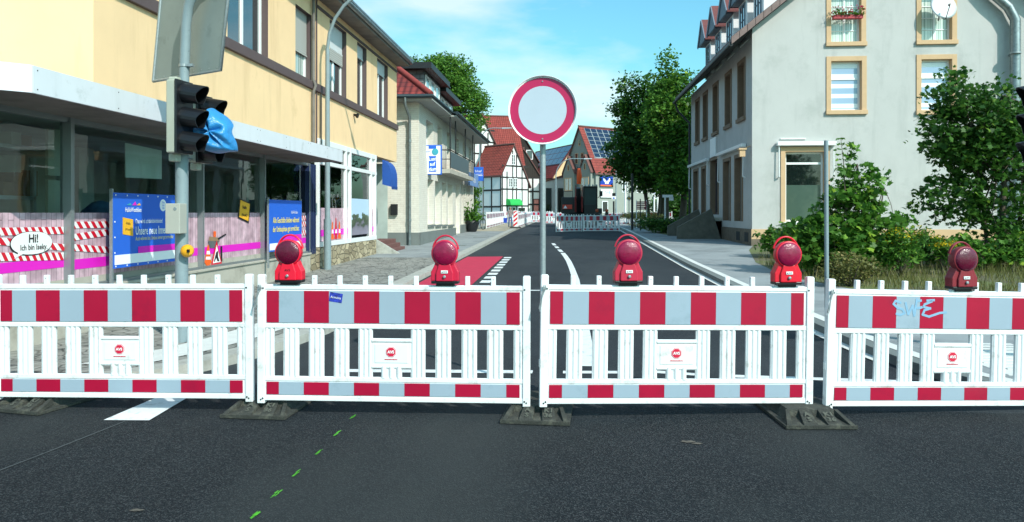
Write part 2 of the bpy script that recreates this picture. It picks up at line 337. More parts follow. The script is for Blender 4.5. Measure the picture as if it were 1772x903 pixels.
M['concrete'] = mat('smooth_concrete', '#8d9394', .85, .16, .8, bump=.25, bscale=70, stain='#6d7273', smin=.47, smax=.7, sscale=.9)
M['sand'] = mat('sandy_ground', '#a9a18b', .95, .25, 1.2, bump=.8, bscale=9, stain='#7d776a', smin=.5, smax=.62, sscale=1.2)
M['earth'] = mat('earth', '#5e5a45', .95, .3, .6, bump=1, bscale=5, stain='#5f6b3a', smin=.45, smax=.6, sscale=.5)
def rubble():
    m = mat('rough_paving', '#8f8f88', .9, .2, 2.5, stain='#5a5c58', smin=.5, smax=.62, sscale=2.3); nt = m.node_tree; b = nt.nodes['Principled BSDF']
    old = b.inputs['Base Color'].links[0].from_socket; t = nt.nodes.new('ShaderNodeTexCoord')
    v = nt.nodes.new('ShaderNodeTexVoronoi'); v.feature = 'DISTANCE_TO_EDGE'; v.inputs['Scale'].default_value = 5.5; nt.links.new(t.outputs['Object'], v.inputs[0])
    r = nt.nodes.new('ShaderNodeMapRange'); r.inputs[1].default_value = 0; r.inputs[2].default_value = .07; r.inputs[3].default_value = .45; nt.links.new(v.outputs[0], r.inputs[0])
    mx = nt.nodes.new('ShaderNodeMix'); mx.data_type = 'RGBA'; mx.blend_type = 'MULTIPLY'; mx.inputs[0].default_value = 1; nt.links.new(old, mx.inputs[6]); nt.links.new(r.outputs[0], mx.inputs[7]); nt.links.new(mx.outputs[2], b.inputs['Base Color'])
    n = nt.nodes.new('ShaderNodeTexNoise'); n.inputs['Scale'].default_value = 4; n.inputs['Detail'].default_value = 8; nt.links.new(t.outputs['Object'], n.inputs[0])
    ad = nt.nodes.new('ShaderNodeMath'); ad.operation = 'MULTIPLY_ADD'; ad.inputs[1].default_value = 2.2; nt.links.new(n.outputs[0], ad.inputs[0]); nt.links.new(r.outputs[0], ad.inputs[2])
    bp = nt.nodes.new('ShaderNodeBump'); bp.inputs['Strength'].default_value = .9; bp.inputs['Distance'].default_value = .03; nt.links.new(ad.outputs[0], bp.inputs['Height']); nt.links.new(bp.outputs[0], b.inputs['Normal'])
    return m
M['rubble'] = rubble()
M['yellow'] = mat('yellow_render', '#eccb9e', .9, .05, 1.4, streak='#c7a67a', bump=.25, bscale=160, stain='#c2a273', smin=.6, smax=.85, sscale=.7)
M['brown'] = mat('brown_trim', '#594b4b', .7, .1, 6)
M['soffit'] = mat('soffit', '#76726c', .85, .2, 2, stain='#4c4a47', smin=.5, smax=.75)
M['fascia'] = mat('fascia_sheet', '#d5dadf', .45, .04, 2, streak='#aeb4b6', stain='#a9b0b0', smin=.58, smax=.8, sscale=3)
M['zinc'] = mat('zinc', '#8f999b', .42, .15, 5, metal=.75, stain='#6d7575', smin=.5, smax=.7, sscale=8)
M['galv'] = mat('galvanised_steel', '#9aa3a5', .5, .2, 40, metal=.55)
M['pole_paint'] = mat('grey_pole_paint', '#7f9095', .5, .08, 6, stain='#55605f', smin=.6, smax=.7, sscale=20)
M['whiteframe'] = mat('white_frame', '#e8ebea', .35, .03)
M['greyframe'] = mat('aluminium_frame', '#8e9799', .35, .06, metal=.5)
M['pane'] = mat('dark_pane', '#16201f', .04, .3, 1, spec=.9, coat=.5)
M['paneblue'] = mat('blue_pane', '#24343a', .04, .3, .8, spec=1., coat=1)
M['curtainpane'] = stripes('curtained_pane', '#c9d6cf', '#8fa49c', 1, .06, sharp=False, rough=.25, coat=1)
M['curtainx'] = stripes('curtain_behind_glass', '#dbe7df', '#8fa89c', 0, .055, sharp=False, rough=.25, coat=1)
M['blind'] = stripes('zebra_blind', '#e6edf2', '#8fa8c4', 2, .36, .42, rough=.25, coat=1)
M['shutter'] = stripes('roller_shutter', '#aeb0aa', '#6c6e6a', 2, .055, .8, rough=.6, bump=.5)
M['shutterbox'] = mat('shutter_box', '#cdd2d2', .5, .05)
M['glass'] = glassmat('shop_glass', (.84, .93, .9), 1.25)
M['planks'] = brickmat('plank_print', '#c5a3b0', '#d8b8c4', '#866773', 3, .085, .004, rough=.55, bump=.1, swap=(2, 1))
M['magenta'] = mat('magenta_vinyl', '#e01bc0', .5, .03)
M['white'] = mat('white_paint', '#eef0f0', .5, .03)
M['red'] = mat('signal_red', '#d4142e', .45, .05)
M['orange'] = mat('orange_plastic', '#f2641e', .5, .05)
M['blackline'] = mat('black_ink', '#17191c', .6, .1)
M['bannerblue'] = mat('banner_blue', '#1f63d0', .55, .05, 2)
M['inkwhite'] = mat('white_ink', '#f2f5f7', .5, .02)
M['inkyellow'] = mat('yellow_ink', '#efe08a', .5, .02)
M['signyellow'] = mat('sign_yellow', '#f0b429', .45, .04)
M['inkteal'] = mat('teal_ink', '#3ca0b4', .5, .02)
M['bluewall'] = mat('dark_blue_cladding', '#1c2c52', .5, .12, 3)
M['plinthc'] = mat('pale_plinth', '#b0aca0', .9, .12, 2, streak='#77746a', bump=.2, bscale=80, stain='#8b877b', smin=.5, smax=.7, sscale=2)
M['interior'] = mat('shop_interior', '#a9b8b2', .9, .3, .8)
M['interiorfloor'] = mat('shop_floor', '#4c4d48', .6, .2)
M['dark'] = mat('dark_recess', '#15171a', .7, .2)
M['cardboard'] = mat('cardboard', '#8d765a', .9, .12, 8)
M['pale_green'] = mat('pale_curtain', '#a7b5a3', .9, .12, 2)
M['paper'] = mat('paper', '#cfd9cf', .9, .05)
M['rubber'] = mat('recycled_rubber', '#3a3c37', .92, .3, 25, bump=.8, bscale=140, stain='#5d5d52', smin=.5, smax=.68, sscale=14)
M['blacksteel'] = mat('black_metal', '#1b1e21', .5, .2)
M['blackplastic'] = mat('black_plastic', '#14161a', .38, .15, spec=.5)
M['darkred'] = mat('dark_red_stone', '#6d4a45', .85, .2, 4)
M['tile'] = rooftile('red_pantiles', '#8c3630', '#4e2226')
M['tilebright'] = rooftile('bright_red_tiles', '#9a4238', '#713029')
M['slate'] = brickmat('slate_shingles', '#575d5f', '#6a7172', '#2f3335', .3, .17, .012, rough=.6, uv=True, bump=.6)
M['whitebrick'] = brickmat('painted_brick', '#dbd6ca', '#d6d0c4', '#c6c0b3', .25, .075, .006, uv=False, swap=(0, 2), bump=.6, mott=.2)
M['whitebricky'] = brickmat('painted_brick_street', '#dbd6ca', '#d6d0c4', '#c9c3b6', .25, .075, .006, swap=(1, 2), bump=.4, mott=.2)
M['greyrender'] = mat('grey_render', '#b9bab7', .92, .05, 1.2, streak='#9a9d9a', bump=.3, bscale=120, stain='#a2a5a1', smin=.52, smax=.8, sscale=.8)
M['ochre'] = mat('ochre_stone', '#c9a984', .85, .08, 3, stain='#a98a63', smin=.58, smax=.8, sscale=3)
M['plinthgrey'] = mat('grey_plinth', '#6e7573', .85, .1, 3)
def stonewall():
    m = mat('rubble_stone', '#a2947a', .9, .2, 5); nt = m.node_tree; b = nt.nodes['Principled BSDF']; t = nt.nodes.new('ShaderNodeTexCoord')
    mp = nt.nodes.new('ShaderNodeMapping'); mp.inputs['Scale'].default_value = (3, 3.2, 6.5); nt.links.new(t.outputs['Object'], mp.inputs[0])
    v = nt.nodes.new('ShaderNodeTexVoronoi'); v.inputs['Scale'].default_value = 1; nt.links.new(mp.outputs[0], v.inputs[0])
    e = nt.nodes.new('ShaderNodeTexVoronoi'); e.feature = 'DISTANCE_TO_EDGE'; e.inputs['Scale'].default_value = 1; nt.links.new(mp.outputs[0], e.inputs[0])
    s = nt.nodes.new('ShaderNodeSeparateColor'); nt.links.new(v.outputs['Color'], s.inputs[0])
    r = nt.nodes.new('ShaderNodeValToRGB'); r.color_ramp.elements[0].color = lin('#83775f'); r.color_ramp.elements[1].color = lin('#c0b294'); nt.links.new(s.outputs[0], r.inputs[0])
    k = nt.nodes.new('ShaderNodeMapRange'); k.inputs[2].default_value = .09; k.inputs[3].default_value = .45; nt.links.new(e.outputs[0], k.inputs[0])
    mx = nt.nodes.new('ShaderNodeMix'); mx.data_type = 'RGBA'; mx.blend_type = 'MULTIPLY'; mx.inputs[0].default_value = 1; nt.links.new(r.outputs[0], mx.inputs[6]); nt.links.new(k.outputs[0], mx.inputs[7]); nt.links.new(mx.outputs[2], b.inputs['Base Color'])
    bp = nt.nodes.new('ShaderNodeBump'); bp.inputs['Strength'].default_value = 1; bp.inputs['Distance'].default_value = .03; nt.links.new(k.outputs[0], bp.inputs['Height']); nt.links.new(bp.outputs[0], b.inputs['Normal'])
    return m
M['stone'] = stonewall()
M['timberwhite'] = mat('white_infill', '#dcdedb', .9, .04, 2)
M['beam'] = mat('black_beam', '#2a2625', .8, .15)
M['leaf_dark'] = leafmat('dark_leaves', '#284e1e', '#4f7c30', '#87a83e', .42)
M['leaf_mid'] = leafmat('mid_leaves', '#346024', '#68993a', '#a6c446', .45)
M['leaf_bright'] = leafmat('bright_leaves', '#3c6a26', '#6e9a3c', '#93b84a', .4)
M['leaf_dry'] = leafmat('dry_leaves', '#4e5528', '#7f7d45', '#a08f5a', .3)
M['flower_yellow'] = leafmat('yellow_blossom', '#d1a80a', '#f0d427', None, .3)
M['flower_red'] = leafmat('red_blossom', '#8c0f3c', '#d31d5f', None, .3)
M['bark'] = mat('bark', '#5b5247', .95, .3, 12, bump=1, bscale=30)

# ------------------------------------------------------------------ ground, road, pavements
YS = [-60, -20, 0, 4, 5, 6, 6.05, 6.25, 6.45, 6.8, 7.2, 7.8, 8, 8.5, 9.5, 10.5, 12, 14, 17, 20, 24, 28, 32, 38, 44, 50, 56, 62, 75, 90, 110, 140, 400, 4000]
def lerp(tab, y):
    for (a, xa), (b, xb) in zip(tab, tab[1:]):
        if a <= y <= b: return xa+(xb-xa)*(y-a)/(b-a)
    return tab[0][1] if y < tab[0][0] else tab[-1][1]
def strip(name, m, ya, yb, xl, xr, dz, side=None, nx=1):
    ys = [ya]+[y for y in YS if ya < y < yb]+[yb]; mb = MB()
    L_ = xl if callable(xl) else (lambda y: xl); R_ = xr if callable(xr) else (lambda y: xr)
    for a, b in zip(ys, ys[1:]):
        mb.quad([(L_(a), a, gz(a)+dz), (R_(a), a, gz(a)+dz), (R_(b), b, gz(b)+dz), (L_(b), b, gz(b)+dz)])
        if side:
            for X in side: mb.quad([(X(a), a, gz(a)+dz), (X(b), b, gz(b)+dz), (X(b), b, gz(b)-.02), (X(a), a, gz(a)-.02)])
    return mb.build(name, m)
LK = [(6.0, -40), (6.05, -6), (6.25, -5.0), (6.45, -4.3), (6.8, -3.9), (7.2, -3.62), (7.8, -3.4), (8.5, -3.22), (9.5, -3.08), (10.5, -3.06), (14, -3.2), (100, -3.2)]
RK = [(6.2, 40), (6.25, 5.4), (6.45, 4.2), (6.8, 3.6), (7.2, 3.42), (7.8, 3.3), (8.5, 3.22), (9.5, 3.16), (12, 3.08), (20, 3.0), (44, 3.1), (100, 3.3)]
lk = lambda y: lerp(LK, y); rk = lambda y: lerp(RK, y)
struct(strip('ground', M['earth'], -60, 4000, -2500, 2500, -.03))
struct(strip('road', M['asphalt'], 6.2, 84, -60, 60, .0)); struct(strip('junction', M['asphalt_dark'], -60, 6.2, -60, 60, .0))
struct(strip('road_beyond', M['sand'], 84, 140, -30, 30, .004))
struct(strip('pavement', M['rubble'], 6.0, 21.5, -40, lambda y: lk(y)-.28, .10)); struct(strip('pavement', M['concrete'], 21.5, 84, -40, lambda y: lk(y)-.28, .10))
struct(strip('kerb', M['kerb'], 6.0, 84, lambda y: lk(y)-.281, lk, .104, side=[lk]))
struct(strip('pavement', M['concrete'], 6.2, 84, lambda y: rk(y)+.42, 40, .10))
struct(strip('kerb', M['kerbwhite'], 6.2, 84, lambda y: rk(y)+.27, lambda y: rk(y)+.421, .104))
struct(strip('kerb', M['plinthgrey'], 6.2, 84, lambda y: rk(y)+.10, lambda y: rk(y)+.271, .10, side=[lambda y: rk(y)+.10]))
struct(strip('gutter_strip', M['kerbwhite'], 8.2, 84, lambda y: rk(y)-.03, lambda y: rk(y)+.1, .012))
# pale kerb-side paving on the left at the crossing and the tactile slabs
struct(strip('pavement_band', M['kerbwhite'], 7.0, 11.5, lambda y: lk(y)-1.0, lambda y: lk(y)-.45, .106))
tp = MB()
for k in range(14):
    y0 = 7.25+k*.15; sl = (k*.15)*.02
    tp.box(rk(y0)+.75, rk(y0)+1.75, y0, y0+.085, .104, .112)
tp.box(4.0, 5.1, 7.15, 9.4, .09, .104)
struct(tp.build('tactile_paving', M['kerbwhite']))
verge = MB(); vp = [(4.95, 20.3), (4.6, 16.5), (5.2, 14.2), (8, 13.4), (40, 13), (40, 27.9), (6.7, 27.9), (6.0, 25.5)]
for (a, b) in zip(range(1, len(vp)-1), range(2, len(vp))): pass
ysv = [13.0, 14.2, 16.5, 20.3, 25.5, 27.9]
vl = lambda y: lerp([(13, 9), (14.2, 5.2), (16.5, 4.65), (20.3, 4.95), (25.5, 6.0), (27.9, 6.7)], y)
for a, b in zip(ysv, ysv[1:]): verge.quad([(vl(a), a, gz(a)+.104), (40, a, gz(a)+.104), (40, b, gz(b)+.104), (vl(b), b, gz(b)+.104)])
struct(verge.build('verge', M['earth']))
vb = MB()
for a, b in [(34.5, 38), (38, 42), (42, 44), (44, 62)]:
    f = lambda y: lerp([(34.5, 5.4), (38, 4.7), (42, 4.45), (62, 4.6)], y)
    vb.quad([(f(a), a, gz(a)+.104), (40, a, gz(a)+.104), (40, b, gz(b)+.104), (f(b), b, gz(b)+.104)])
struct(vb.build('verge', M['earth']))
lf = MB()
for a, b in [(41.5, 44), (44, 62)]: lf.quad([(-12, a, gz(a)+.104), (-3.5, a, gz(a)+.104), (-3.5, b, gz(b)+.104), (-12, b, gz(b)+.104)])
struct(lf.build('building_site_ground', M['sand']))
def gp(x, y, dz=.006): return (x, y, gz(y)+dz)
def patch(mb, pts, dz=.006): mb.quad([gp(x, y, dz) for x, y in pts])
mk = MB()
cl = [(-.60, 31.1), (-.42, 28.7), (-.25, 26.8)]
for a, b in [((-.62, 31.1), (-.52, 29.6)), ((-.46, 28.9), (-.38, 27.8)), ((-.32, 27.0), (-.22, 25.7))]:
    patch(mk, [(a[0]-.07, a[1]), (b[0]-.07, b[1]), (b[0]+.07, b[1]), (a[0]+.07, a[1])])
cv = [(-.18, 25.2), (-.08, 23.6), (.02, 21.6), (.10, 19.2), (.17, 16.5), (.20, 12), (.22, 7.75)]
for a, b in zip(cv, cv[1:]): patch(mk, [(a[0]-.075, a[1]), (b[0]-.075, b[1]), (b[0]+.075, b[1]), (a[0]+.075, a[1])])
patch(mk, [(-2.25, 7.28), (-.35, 7.36), (-.35, 7.5), (-2.25, 7.42)])
patch(mk, [(-.05, 7.38), (.55, 7.42), (.55, 7.54), (-.05, 7.5)])
patch(mk, [(.72, 7.5), (1.3, 7.36), (1.34, 7.46), (.9, 7.58)])
patch(mk, [(1.45, 7.33), (3.1, 7.2), (3.1, 7.32), (1.5, 7.45)])
patch(mk, [(-1.75, 14.3), (3.0, 14.5), (3.0, 14.62), (-1.75, 14.42)])
patch(mk, [(-3.52, 5.46), (-3.17, 5.48), (-3.24, 6.25), (-3.5, 6.2)])
patch(mk, [(3.72, 5.45), (4.3, 5.1), (4.6, 5.6), (3.7, 5.62)])
for k in range(9):              # blocks beside the red cycle lane
    y = 15.7+k*.87; x = -1.86-.012*k; patch(mk, [(x, y), (x+.22, y), (x+.22, y+.5), (x, y+.5)])
struct(mk.build('road_markings', M['paint']))
rl = MB(); rl.quad([gp(-3.12, 23.2), gp(-3.12, 12.5), gp(-1.95, 12.5), gp(-2.02, 23.4)]); struct(rl.build('red_cycle_lane', M['redpaint']))
bs = MB(); bx, by = -2.5, 14.0   # bicycle symbol on the red lane
for cx in (-.28, .28):
    for k in range(16):
        a0, a1 = 2*math.pi*k/16, 2*math.pi*(k+1)/16
        bs.quad([gp(bx+cx+.2*math.cos(a0), by+.5*math.sin(a0), .010), gp(bx+cx+.2*math.cos(a1), by+.5*math.sin(a1), .010), gp(bx+cx+.15*math.cos(a1), by+.36*math.sin(a1), .010), gp(bx+cx+.15*math.cos(a0), by+.36*math.sin(a0), .010)])
patch(bs, [(bx-.28, by-.05), (bx-.05, by+.85), (bx+.02, by+.85), (bx-.2, by-.05)], .010); patch(bs, [(bx+.28, by-.05), (bx+.1, by+1.2), (bx+.04, by+1.2), (bx+.2, by-.05)], .010)
struct(bs.build('bicycle_symbol', M['paint']))
gr = MB(); g_ = random.Random(3)
for x, y in [(-1.66, 5.70), (-1.65, 5.27), (-1.645, 4.82), (-1.64, 4.45), (-1.635, 4.10), (-1.63, 3.82)]:
    for j in range(5):
        xx = x+g_.uniform(-.010, .010); yy = y+g_.uniform(-.04, .04); l = g_.uniform(.012, .04); w = g_.uniform(.0015, .004)
        patch(gr, [(xx-w, yy-l), (xx+w, yy-l), (xx+w+.006, yy+l), (xx-w+.006, yy+l)], .005)
struct(gr.build('green_survey_marks', M['greenpaint']))
cr_ = MB(); q = [(-4.2, 3.2), (-3.75, 3.75), (-3.5, 4.1), (-3.42, 4.7), (-3.34, 5.44)]
for a, b in zip(q, q[1:]): patch(cr_, [(a[0]-.008, a[1]), (a[0]+.008, a[1]), (b[0]+.006, b[1]), (b[0]-.006, b[1])], .005)
struct(cr_.build('asphalt_seam', mat('seam_filler', '#43484a', .9, .3, 20)))
pt = MB()                       # worn pale specks and mud on the asphalt
for (px, py, r) in [(1190, 765, .055), (1207, 768, .04), (236, 884, .04)]:
    c = PG(px, py); n = 11
    if r: pt.quad([gp(c.x+r*math.cos(2*math.pi*k/n)*g_.uniform(.5, 1.3), c.y+r*.5*math.sin(2*math.pi*k/n)*g_.uniform(.5, 1.3), .005) for k in range(n)])
struct(pt.build('mud_spots', mat('dried_mud', '#5a554d', .95, .3, 30)))

# ------------------------------------------------------------------ yellow shop building on the left
FX = -6.0
B1 = thing('shop_building', 'yellow rendered two storey building with white canopy over boarded shop windows', 'building', (FX-3, 16, 0))
F1 = Fr((FX, 0, 0), (0, 1, 0))                    # u == world y
cant = Fr((-8.6, 6.5, 0), (2.6, 2.6, 0)); cl_ = math.hypot(2.6, 2.6)
W1 = [(12.86, 14.66, 4.66, 6.5), (16.18, 17.22, 4.66, 6.2), (18.57, 20.0, 4.66, 6.47), (21.05, 22.05, 4.66, 6.47), (23.3, 24.7, 4.66, 6.47)]
mb = MB()
wall(mb, F1, 9.1, 17.55, 2.95, 6.72, W1[:2], .14, 0, 1)
wall(mb, F1, 17.55, 26.0, 3.36, 6.72, W1[2:], .14, 0, 1)
mb.quad([F1.p(17.55, 0, 2.95), F1.p(17.55, -.3, 2.95), F1.p(17.55, -.3, 3.36), F1.p(17.55, 0, 3.36)], 0)
mb.quad([cant.p(0, 0, 2.95), cant.p(cl_, 0, 2.95), cant.p(cl_, 0, 6.72), cant.p(0, 0, 6.72)], 0)
mb.quad([(-16, 26, 3.36), (-16, 26, 6.72), (-6, 26, 6.72), (-6, 26, 3.36)], 0); mb.quad([(-16, 26, 0), (-16, 26, 3.36), (-7.4, 26, 3.36), (-7.4, 26, 0)], 0)          # far gable
mb.quad([(-6.0, 26, 3.36), (-6.0, 17.55, 3.36), (-8, 17.55, 3.36), (-8, 26, 3.36)], 0)
mb.quad([(-8.6, 6.5, 2.95), (-8.6, 6.5, 6.72), (-16, 6.5, 6.72), (-16, 6.5, 2.95)], 0)
mb.build('wall', [M['yellow'], M['brown']], B1)
MB().box(-5.94, -6.02, 9.1, 26.03, 4.47, 4.66).build('sill_band', M['brown'], B1, bevel=.01)
lt = MB(); lt.box(-5.97, -6.01, 17.6, 26.0, 6.49, 6.56); lt.box(-5.975, -6.01, 17.50, 17.56, 2.95, 6.7); lt.build('lintel_band', M['brown'], B1)
for k, (a, b, c, d) in enumerate(W1):
    sh = [0, .95, .62, .35, .38][k]
    window(B1, F1, a, b, c, d, .14, .085, M['whiteframe'], M['paneblue'] if k != 1 else M['curtainpane'], mull=1 if b-a > 1.2 else 0, shutter=sh, shm=M['shutter'] if k in (1,) else M['shutterbox'])
    if k == 2: MB().fbox(F1, a+.03, b-.03, -.12, -.10, d-.95, d-.65).build('shutter', M['shutter'], B1)
ev = MB(); ev.box(-5.55, -16, 8.6, 26.05, 6.72, 6.86); ev.build('eaves', M['soffit'], B1)
gt = MB(); gt.tube([(-5.50, 8.4, 6.86), (-5.50, 26.1, 6.86)], .075, 10); gt.box(-5.42, -5.54, 8.4, 26.1, 6.90, 6.95); gt.build('gutter', M['zinc'], B1)
rf = MB(); rf.quad([(-5.49, 8.4, 6.95), (-5.49, 26.1, 6.95), (-11, 26.1, 10.2), (-11, 8.4, 10.2)], 0, [(0, 0), (18, 0), (18, 6.6), (0, 6.6)]); rf.quad([(-16.7, 25.98, 6.95), (-16.7, 8.4, 6.95), (-11, 8.4, 10.2), (-11, 25.98, 10.2)], 0, [(0, 0), (18, 0), (18, 6.6), (0, 6.6)])
rf.build('roof', M['tile'], B1)
dp = MB(); dp.tube([(-5.93, 17.15, 6.7), (-5.93, 17.15, 4.7), (-5.88, 17.15, 4.55), (-5.93, 17.15, 4.4), (-5.93, 17.15, 3.0)], .035, 8); dp.tube([(-5.95, 17.75, 4.45), (-5.95, 17.75, 3.0)], .022, 6); dp.build('downpipe', M['soffit'], B1)
sp_ = PX(616, 198, -5.93); MB().lathe((-6, sp_.y, sp_.z), (1, 0, -.3), [(0, .03), (.08, .045), (.1, .07), (.14, .07)], 10).build('outdoor_lamp', M['blackplastic'], B1)
# canopy
CX = -5.05; cy1 = 16.45; cp = [(CX, cy1), (CX, 6.72), (-8.2, 3.57), (-9.0, 4.4), (-6.2, 7.2), (-6.2, cy1)]
cb = MB(); cb.prism([(x, y, 2.72) for x, y in cp], (0, 0, .2)); can = cb.build('canopy', M['soffit'], B1)
fa = MB(); n_p = [6.72, 9.42, 11.9, 14.3, cy1+.02]
for a, b in zip(n_p, n_p[1:]): fa.box(CX+.025, CX-.01, a+.003, b-.003, 2.71, 2.97)
fa.box(-6.25, CX+.02, cy1, cy1+.025, 2.71, 2.97)
d_ = Vector((-1, -1, 0)).normalized(); nn = Vector((1, -1, 0)).normalized()
for k in range(2):
    a = Vector((CX+.025, 6.71, 2.71))+d_*(.005+2.2*k); b = a+d_*2.19
    fa.hexa([a-nn*.03, b-nn*.03, b, a, a-nn*.03+Z*.26, b-nn*.03+Z*.26, b+Z*.26, a+Z*.26])
fo = fa.build('fascia_panel', M['fascia'], can)
rv = MB()
for a, b in zip(n_p, n_p[1:]):
    for y in (a+.06, (a+b)/2, b-.06):
        for z in (2.75, 2.93): rv.lathe((CX+.025, y, z), (1, 0, 0), [(0, .007), (.004, .006)], 6)
rv.build('rivet', M['blackplastic'], can)
# plinth, glass, mullions of the first shop front
pl = MB(); pl.box(-5.93, -6.3, 5.5, 16.95, 0, .62); pl.box(-5.90, -6.3, 5.5, 16.95, .62, .66)
pl.build('plinth', M['plinthc'], B1, bevel=.006)
mulY = [PX(115.5, 400, FX).y, PX(345, 400, FX).y, PX(453, 400, FX).y, PX(531, 400, FX).y]
mf = MB()
for k, y in enumerate(mulY): w = .032 if k == 0 else .025; mf.box(-5.925, -6.06, y-w, y+w, .66, 2.72)
mf.box(-5.95, -6.05, 6.2, 16.95, 2.66, 2.72); mf.box(-5.95, -6.05, 6.2, 16.95, .66, .70)
SF = mf.build('shop_window_frame', M['greyframe'], B1)
yy = [6.2]+mulY
for a, b in zip(yy, yy[1:]): MB().quad([(-6.03, a+.02, .7), (-6.03, b-.02, .7), (-6.03, b-.02, 2.66), (-6.03, a+.02, 2.66)]).build('pane', M['glass'], SF)
# interior room
ir = MB(); ir.quad([(-10.5, 5.6, .02), (-10.5, 25.9, .02), (-10.5, 25.9, 3.3), (-10.5, 5.6, 3.3)]); ir.quad([(-6.3, 25.9, .02), (-10.5, 25.9, .02), (-10.5, 25.9, 3.3), (-6.3, 25.9, 3.3)])
ir.quad([(-6.3, 5.6, .02), (-10.5, 5.6, .02), (-10.5, 5.6, 3.3), (-6.3, 5.6, 3.3)]); ir.quad([(-6.2, 5.6, 2.73), (-10.5, 5.6, 2.73), (-10.5, 17.4, 2.73), (-6.2, 17.4, 2.73)]); ir.quad([(-6.2, 17.4, 3.35), (-10.5, 17.4, 3.35), (-10.5, 25.9, 3.35), (-6.2, 25.9, 3.35)])
ir.quad([(-6.3, 5.6, .3), (-6.3, 25.9, .3), (-10.5, 25.9, .3), (-10.5, 5.6, .3)]); ir.box(-7.6, -10.5, 17.3, 17.45, .3, 3.3); ir.box(-8.3, -8.7, 12.2, 12.6, .3, 2.7)
ir.build('interior_wall', M['interior'], B1)
# pale partition seen through the first pane
cu = MB(); y0, y1 = PX(72, 300, -6.6).y, PX(112, 300, -6.6).y; cu.box(-6.6, -6.64, y0+.12, y1+.05, .4, 2.0); cu.box(-6.6, -6.64, y0+.12, y1+.05, 2.06, 2.66); cu.build('partition_panel', M['pale_green'], B1)
# vinyl film with the printed fence
def film(a, b, z0, z1, mg=(.88, 1.01)):
    mb = MB(); mb.box(-6.018, -6.026, a, b, z0, z1); o = mb.build('window_film', M['planks'], B1)
    if mg: MB().box(-6.014, -6.018, a, b, *mg).build('magenta_stripe', M['magenta'], o)
    return o
fl = [film(a+.03, b-.03, .70, 1.58, (.885 if k else .93, 1.01 if k else 1.045)) for k, (a, b) in enumerate(zip(yy, yy[1:]))]
gs = MB()
for k, (a, b) in enumerate(zip(yy, yy[1:])): gs.box(-6.012, -6.016, a+.03, b-.03, .70, .78)
gs.build('printed_ground_strip', M['plinthc'], B1)
def tape(par, ya, za, yb, zb, w, n, slant=.5):
    wmb, rmb = MB(), MB(); P = lambda t, s, x: (x, ya+(yb-ya)*t, za+(zb-za)*t+s)
    wmb.quad([P(0, -w/2, -6.010), P(1, -w/2, -6.010), P(1, w/2, -6.010), P(0, w/2, -6.010)])
    sl = slant/n
    for k in range(n):
        t = k/n; rmb.quad([P(min(1, t+sl), -w/2, -6.008), P(min(1, t+sl+.5/n), -w/2, -6.008), P(min(1, t+.5/n), w/2, -6.008), P(t, w/2, -6.008)])
    o = wmb.build('printed_tape', M['white'], par); rmb.build('red_stripes', M['red'], o)
tape(fl[0], 7.0, 1.385, mulY[0]-.04, 1.37, .085, 14); tape(fl[0], 7.0, 1.14, mulY[0]-.04, 1.06, .09, 14); tape(fl[0], 7.0, 1.34, 8.6, 1.16, .08, 10)
u0, u1 = PX(120, 390, FX).y, PX(196, 390, FX).y+.1
tape(fl[1], u0, 1.43, u1, 1.425, .083, 7); tape(fl[1], u0, 1.275, u1, 1.335, .083, 7); tape(fl[1], u0, 1.165, u1, 1.075, .083, 7)
for px0, px1 in ((455, 465), (523, 530)):
    a, b = PX(px0, 390, FX).y, PX(px1, 390, FX).y
    for z in (1.46, 1.32, 1.12): tape(fl[3], a, z, b, z, .11, 2)
# speech bubble
bc = PX(55, 421, -6.005); bb = MB(); n = 28
bb.prism([(-6.006, bc.y+.335*math.copysign(abs(math.cos(2*math.pi*k/n))**.85, math.cos(2*math.pi*k/n))+.0, bc.z+.135*math.sin(2*math.pi*k/n)) for k in range(n)], (.002, 0, 0), 1)
bb.prism([(-6.004, bc.y+.325*math.copysign(abs(math.cos(2*math.pi*k/n))**.85, math.cos(2*math.pi*k/n))+.004, bc.z+.004+.127*math.sin(2*math.pi*k/n)) for k in range(n)], (.002, 0, 0), 0)
bb.prism([(-6.0035, bc.y-.20, bc.z-.09), (-6.0035, bc.y-.27, bc.z-.155), (-6.0035, bc.y-.14, bc.z-.112)], (.002, 0, 0), 0)
bub = bb.build('speech_bubble', [M['white'], M['blackline']], fl[0])
text('lettering', 'Hi!', .13, M['blackline'], bub, (-6.0, bc.y+.02, bc.z+.05), (0, 1, 0), bold=.003); text('lettering', 'Ich bin Iseky.', .088, M['blackline'], bub, (-6.0, bc.y+.03, bc.z-.045), (0, 1, 0), sx=.95, bold=.0012)
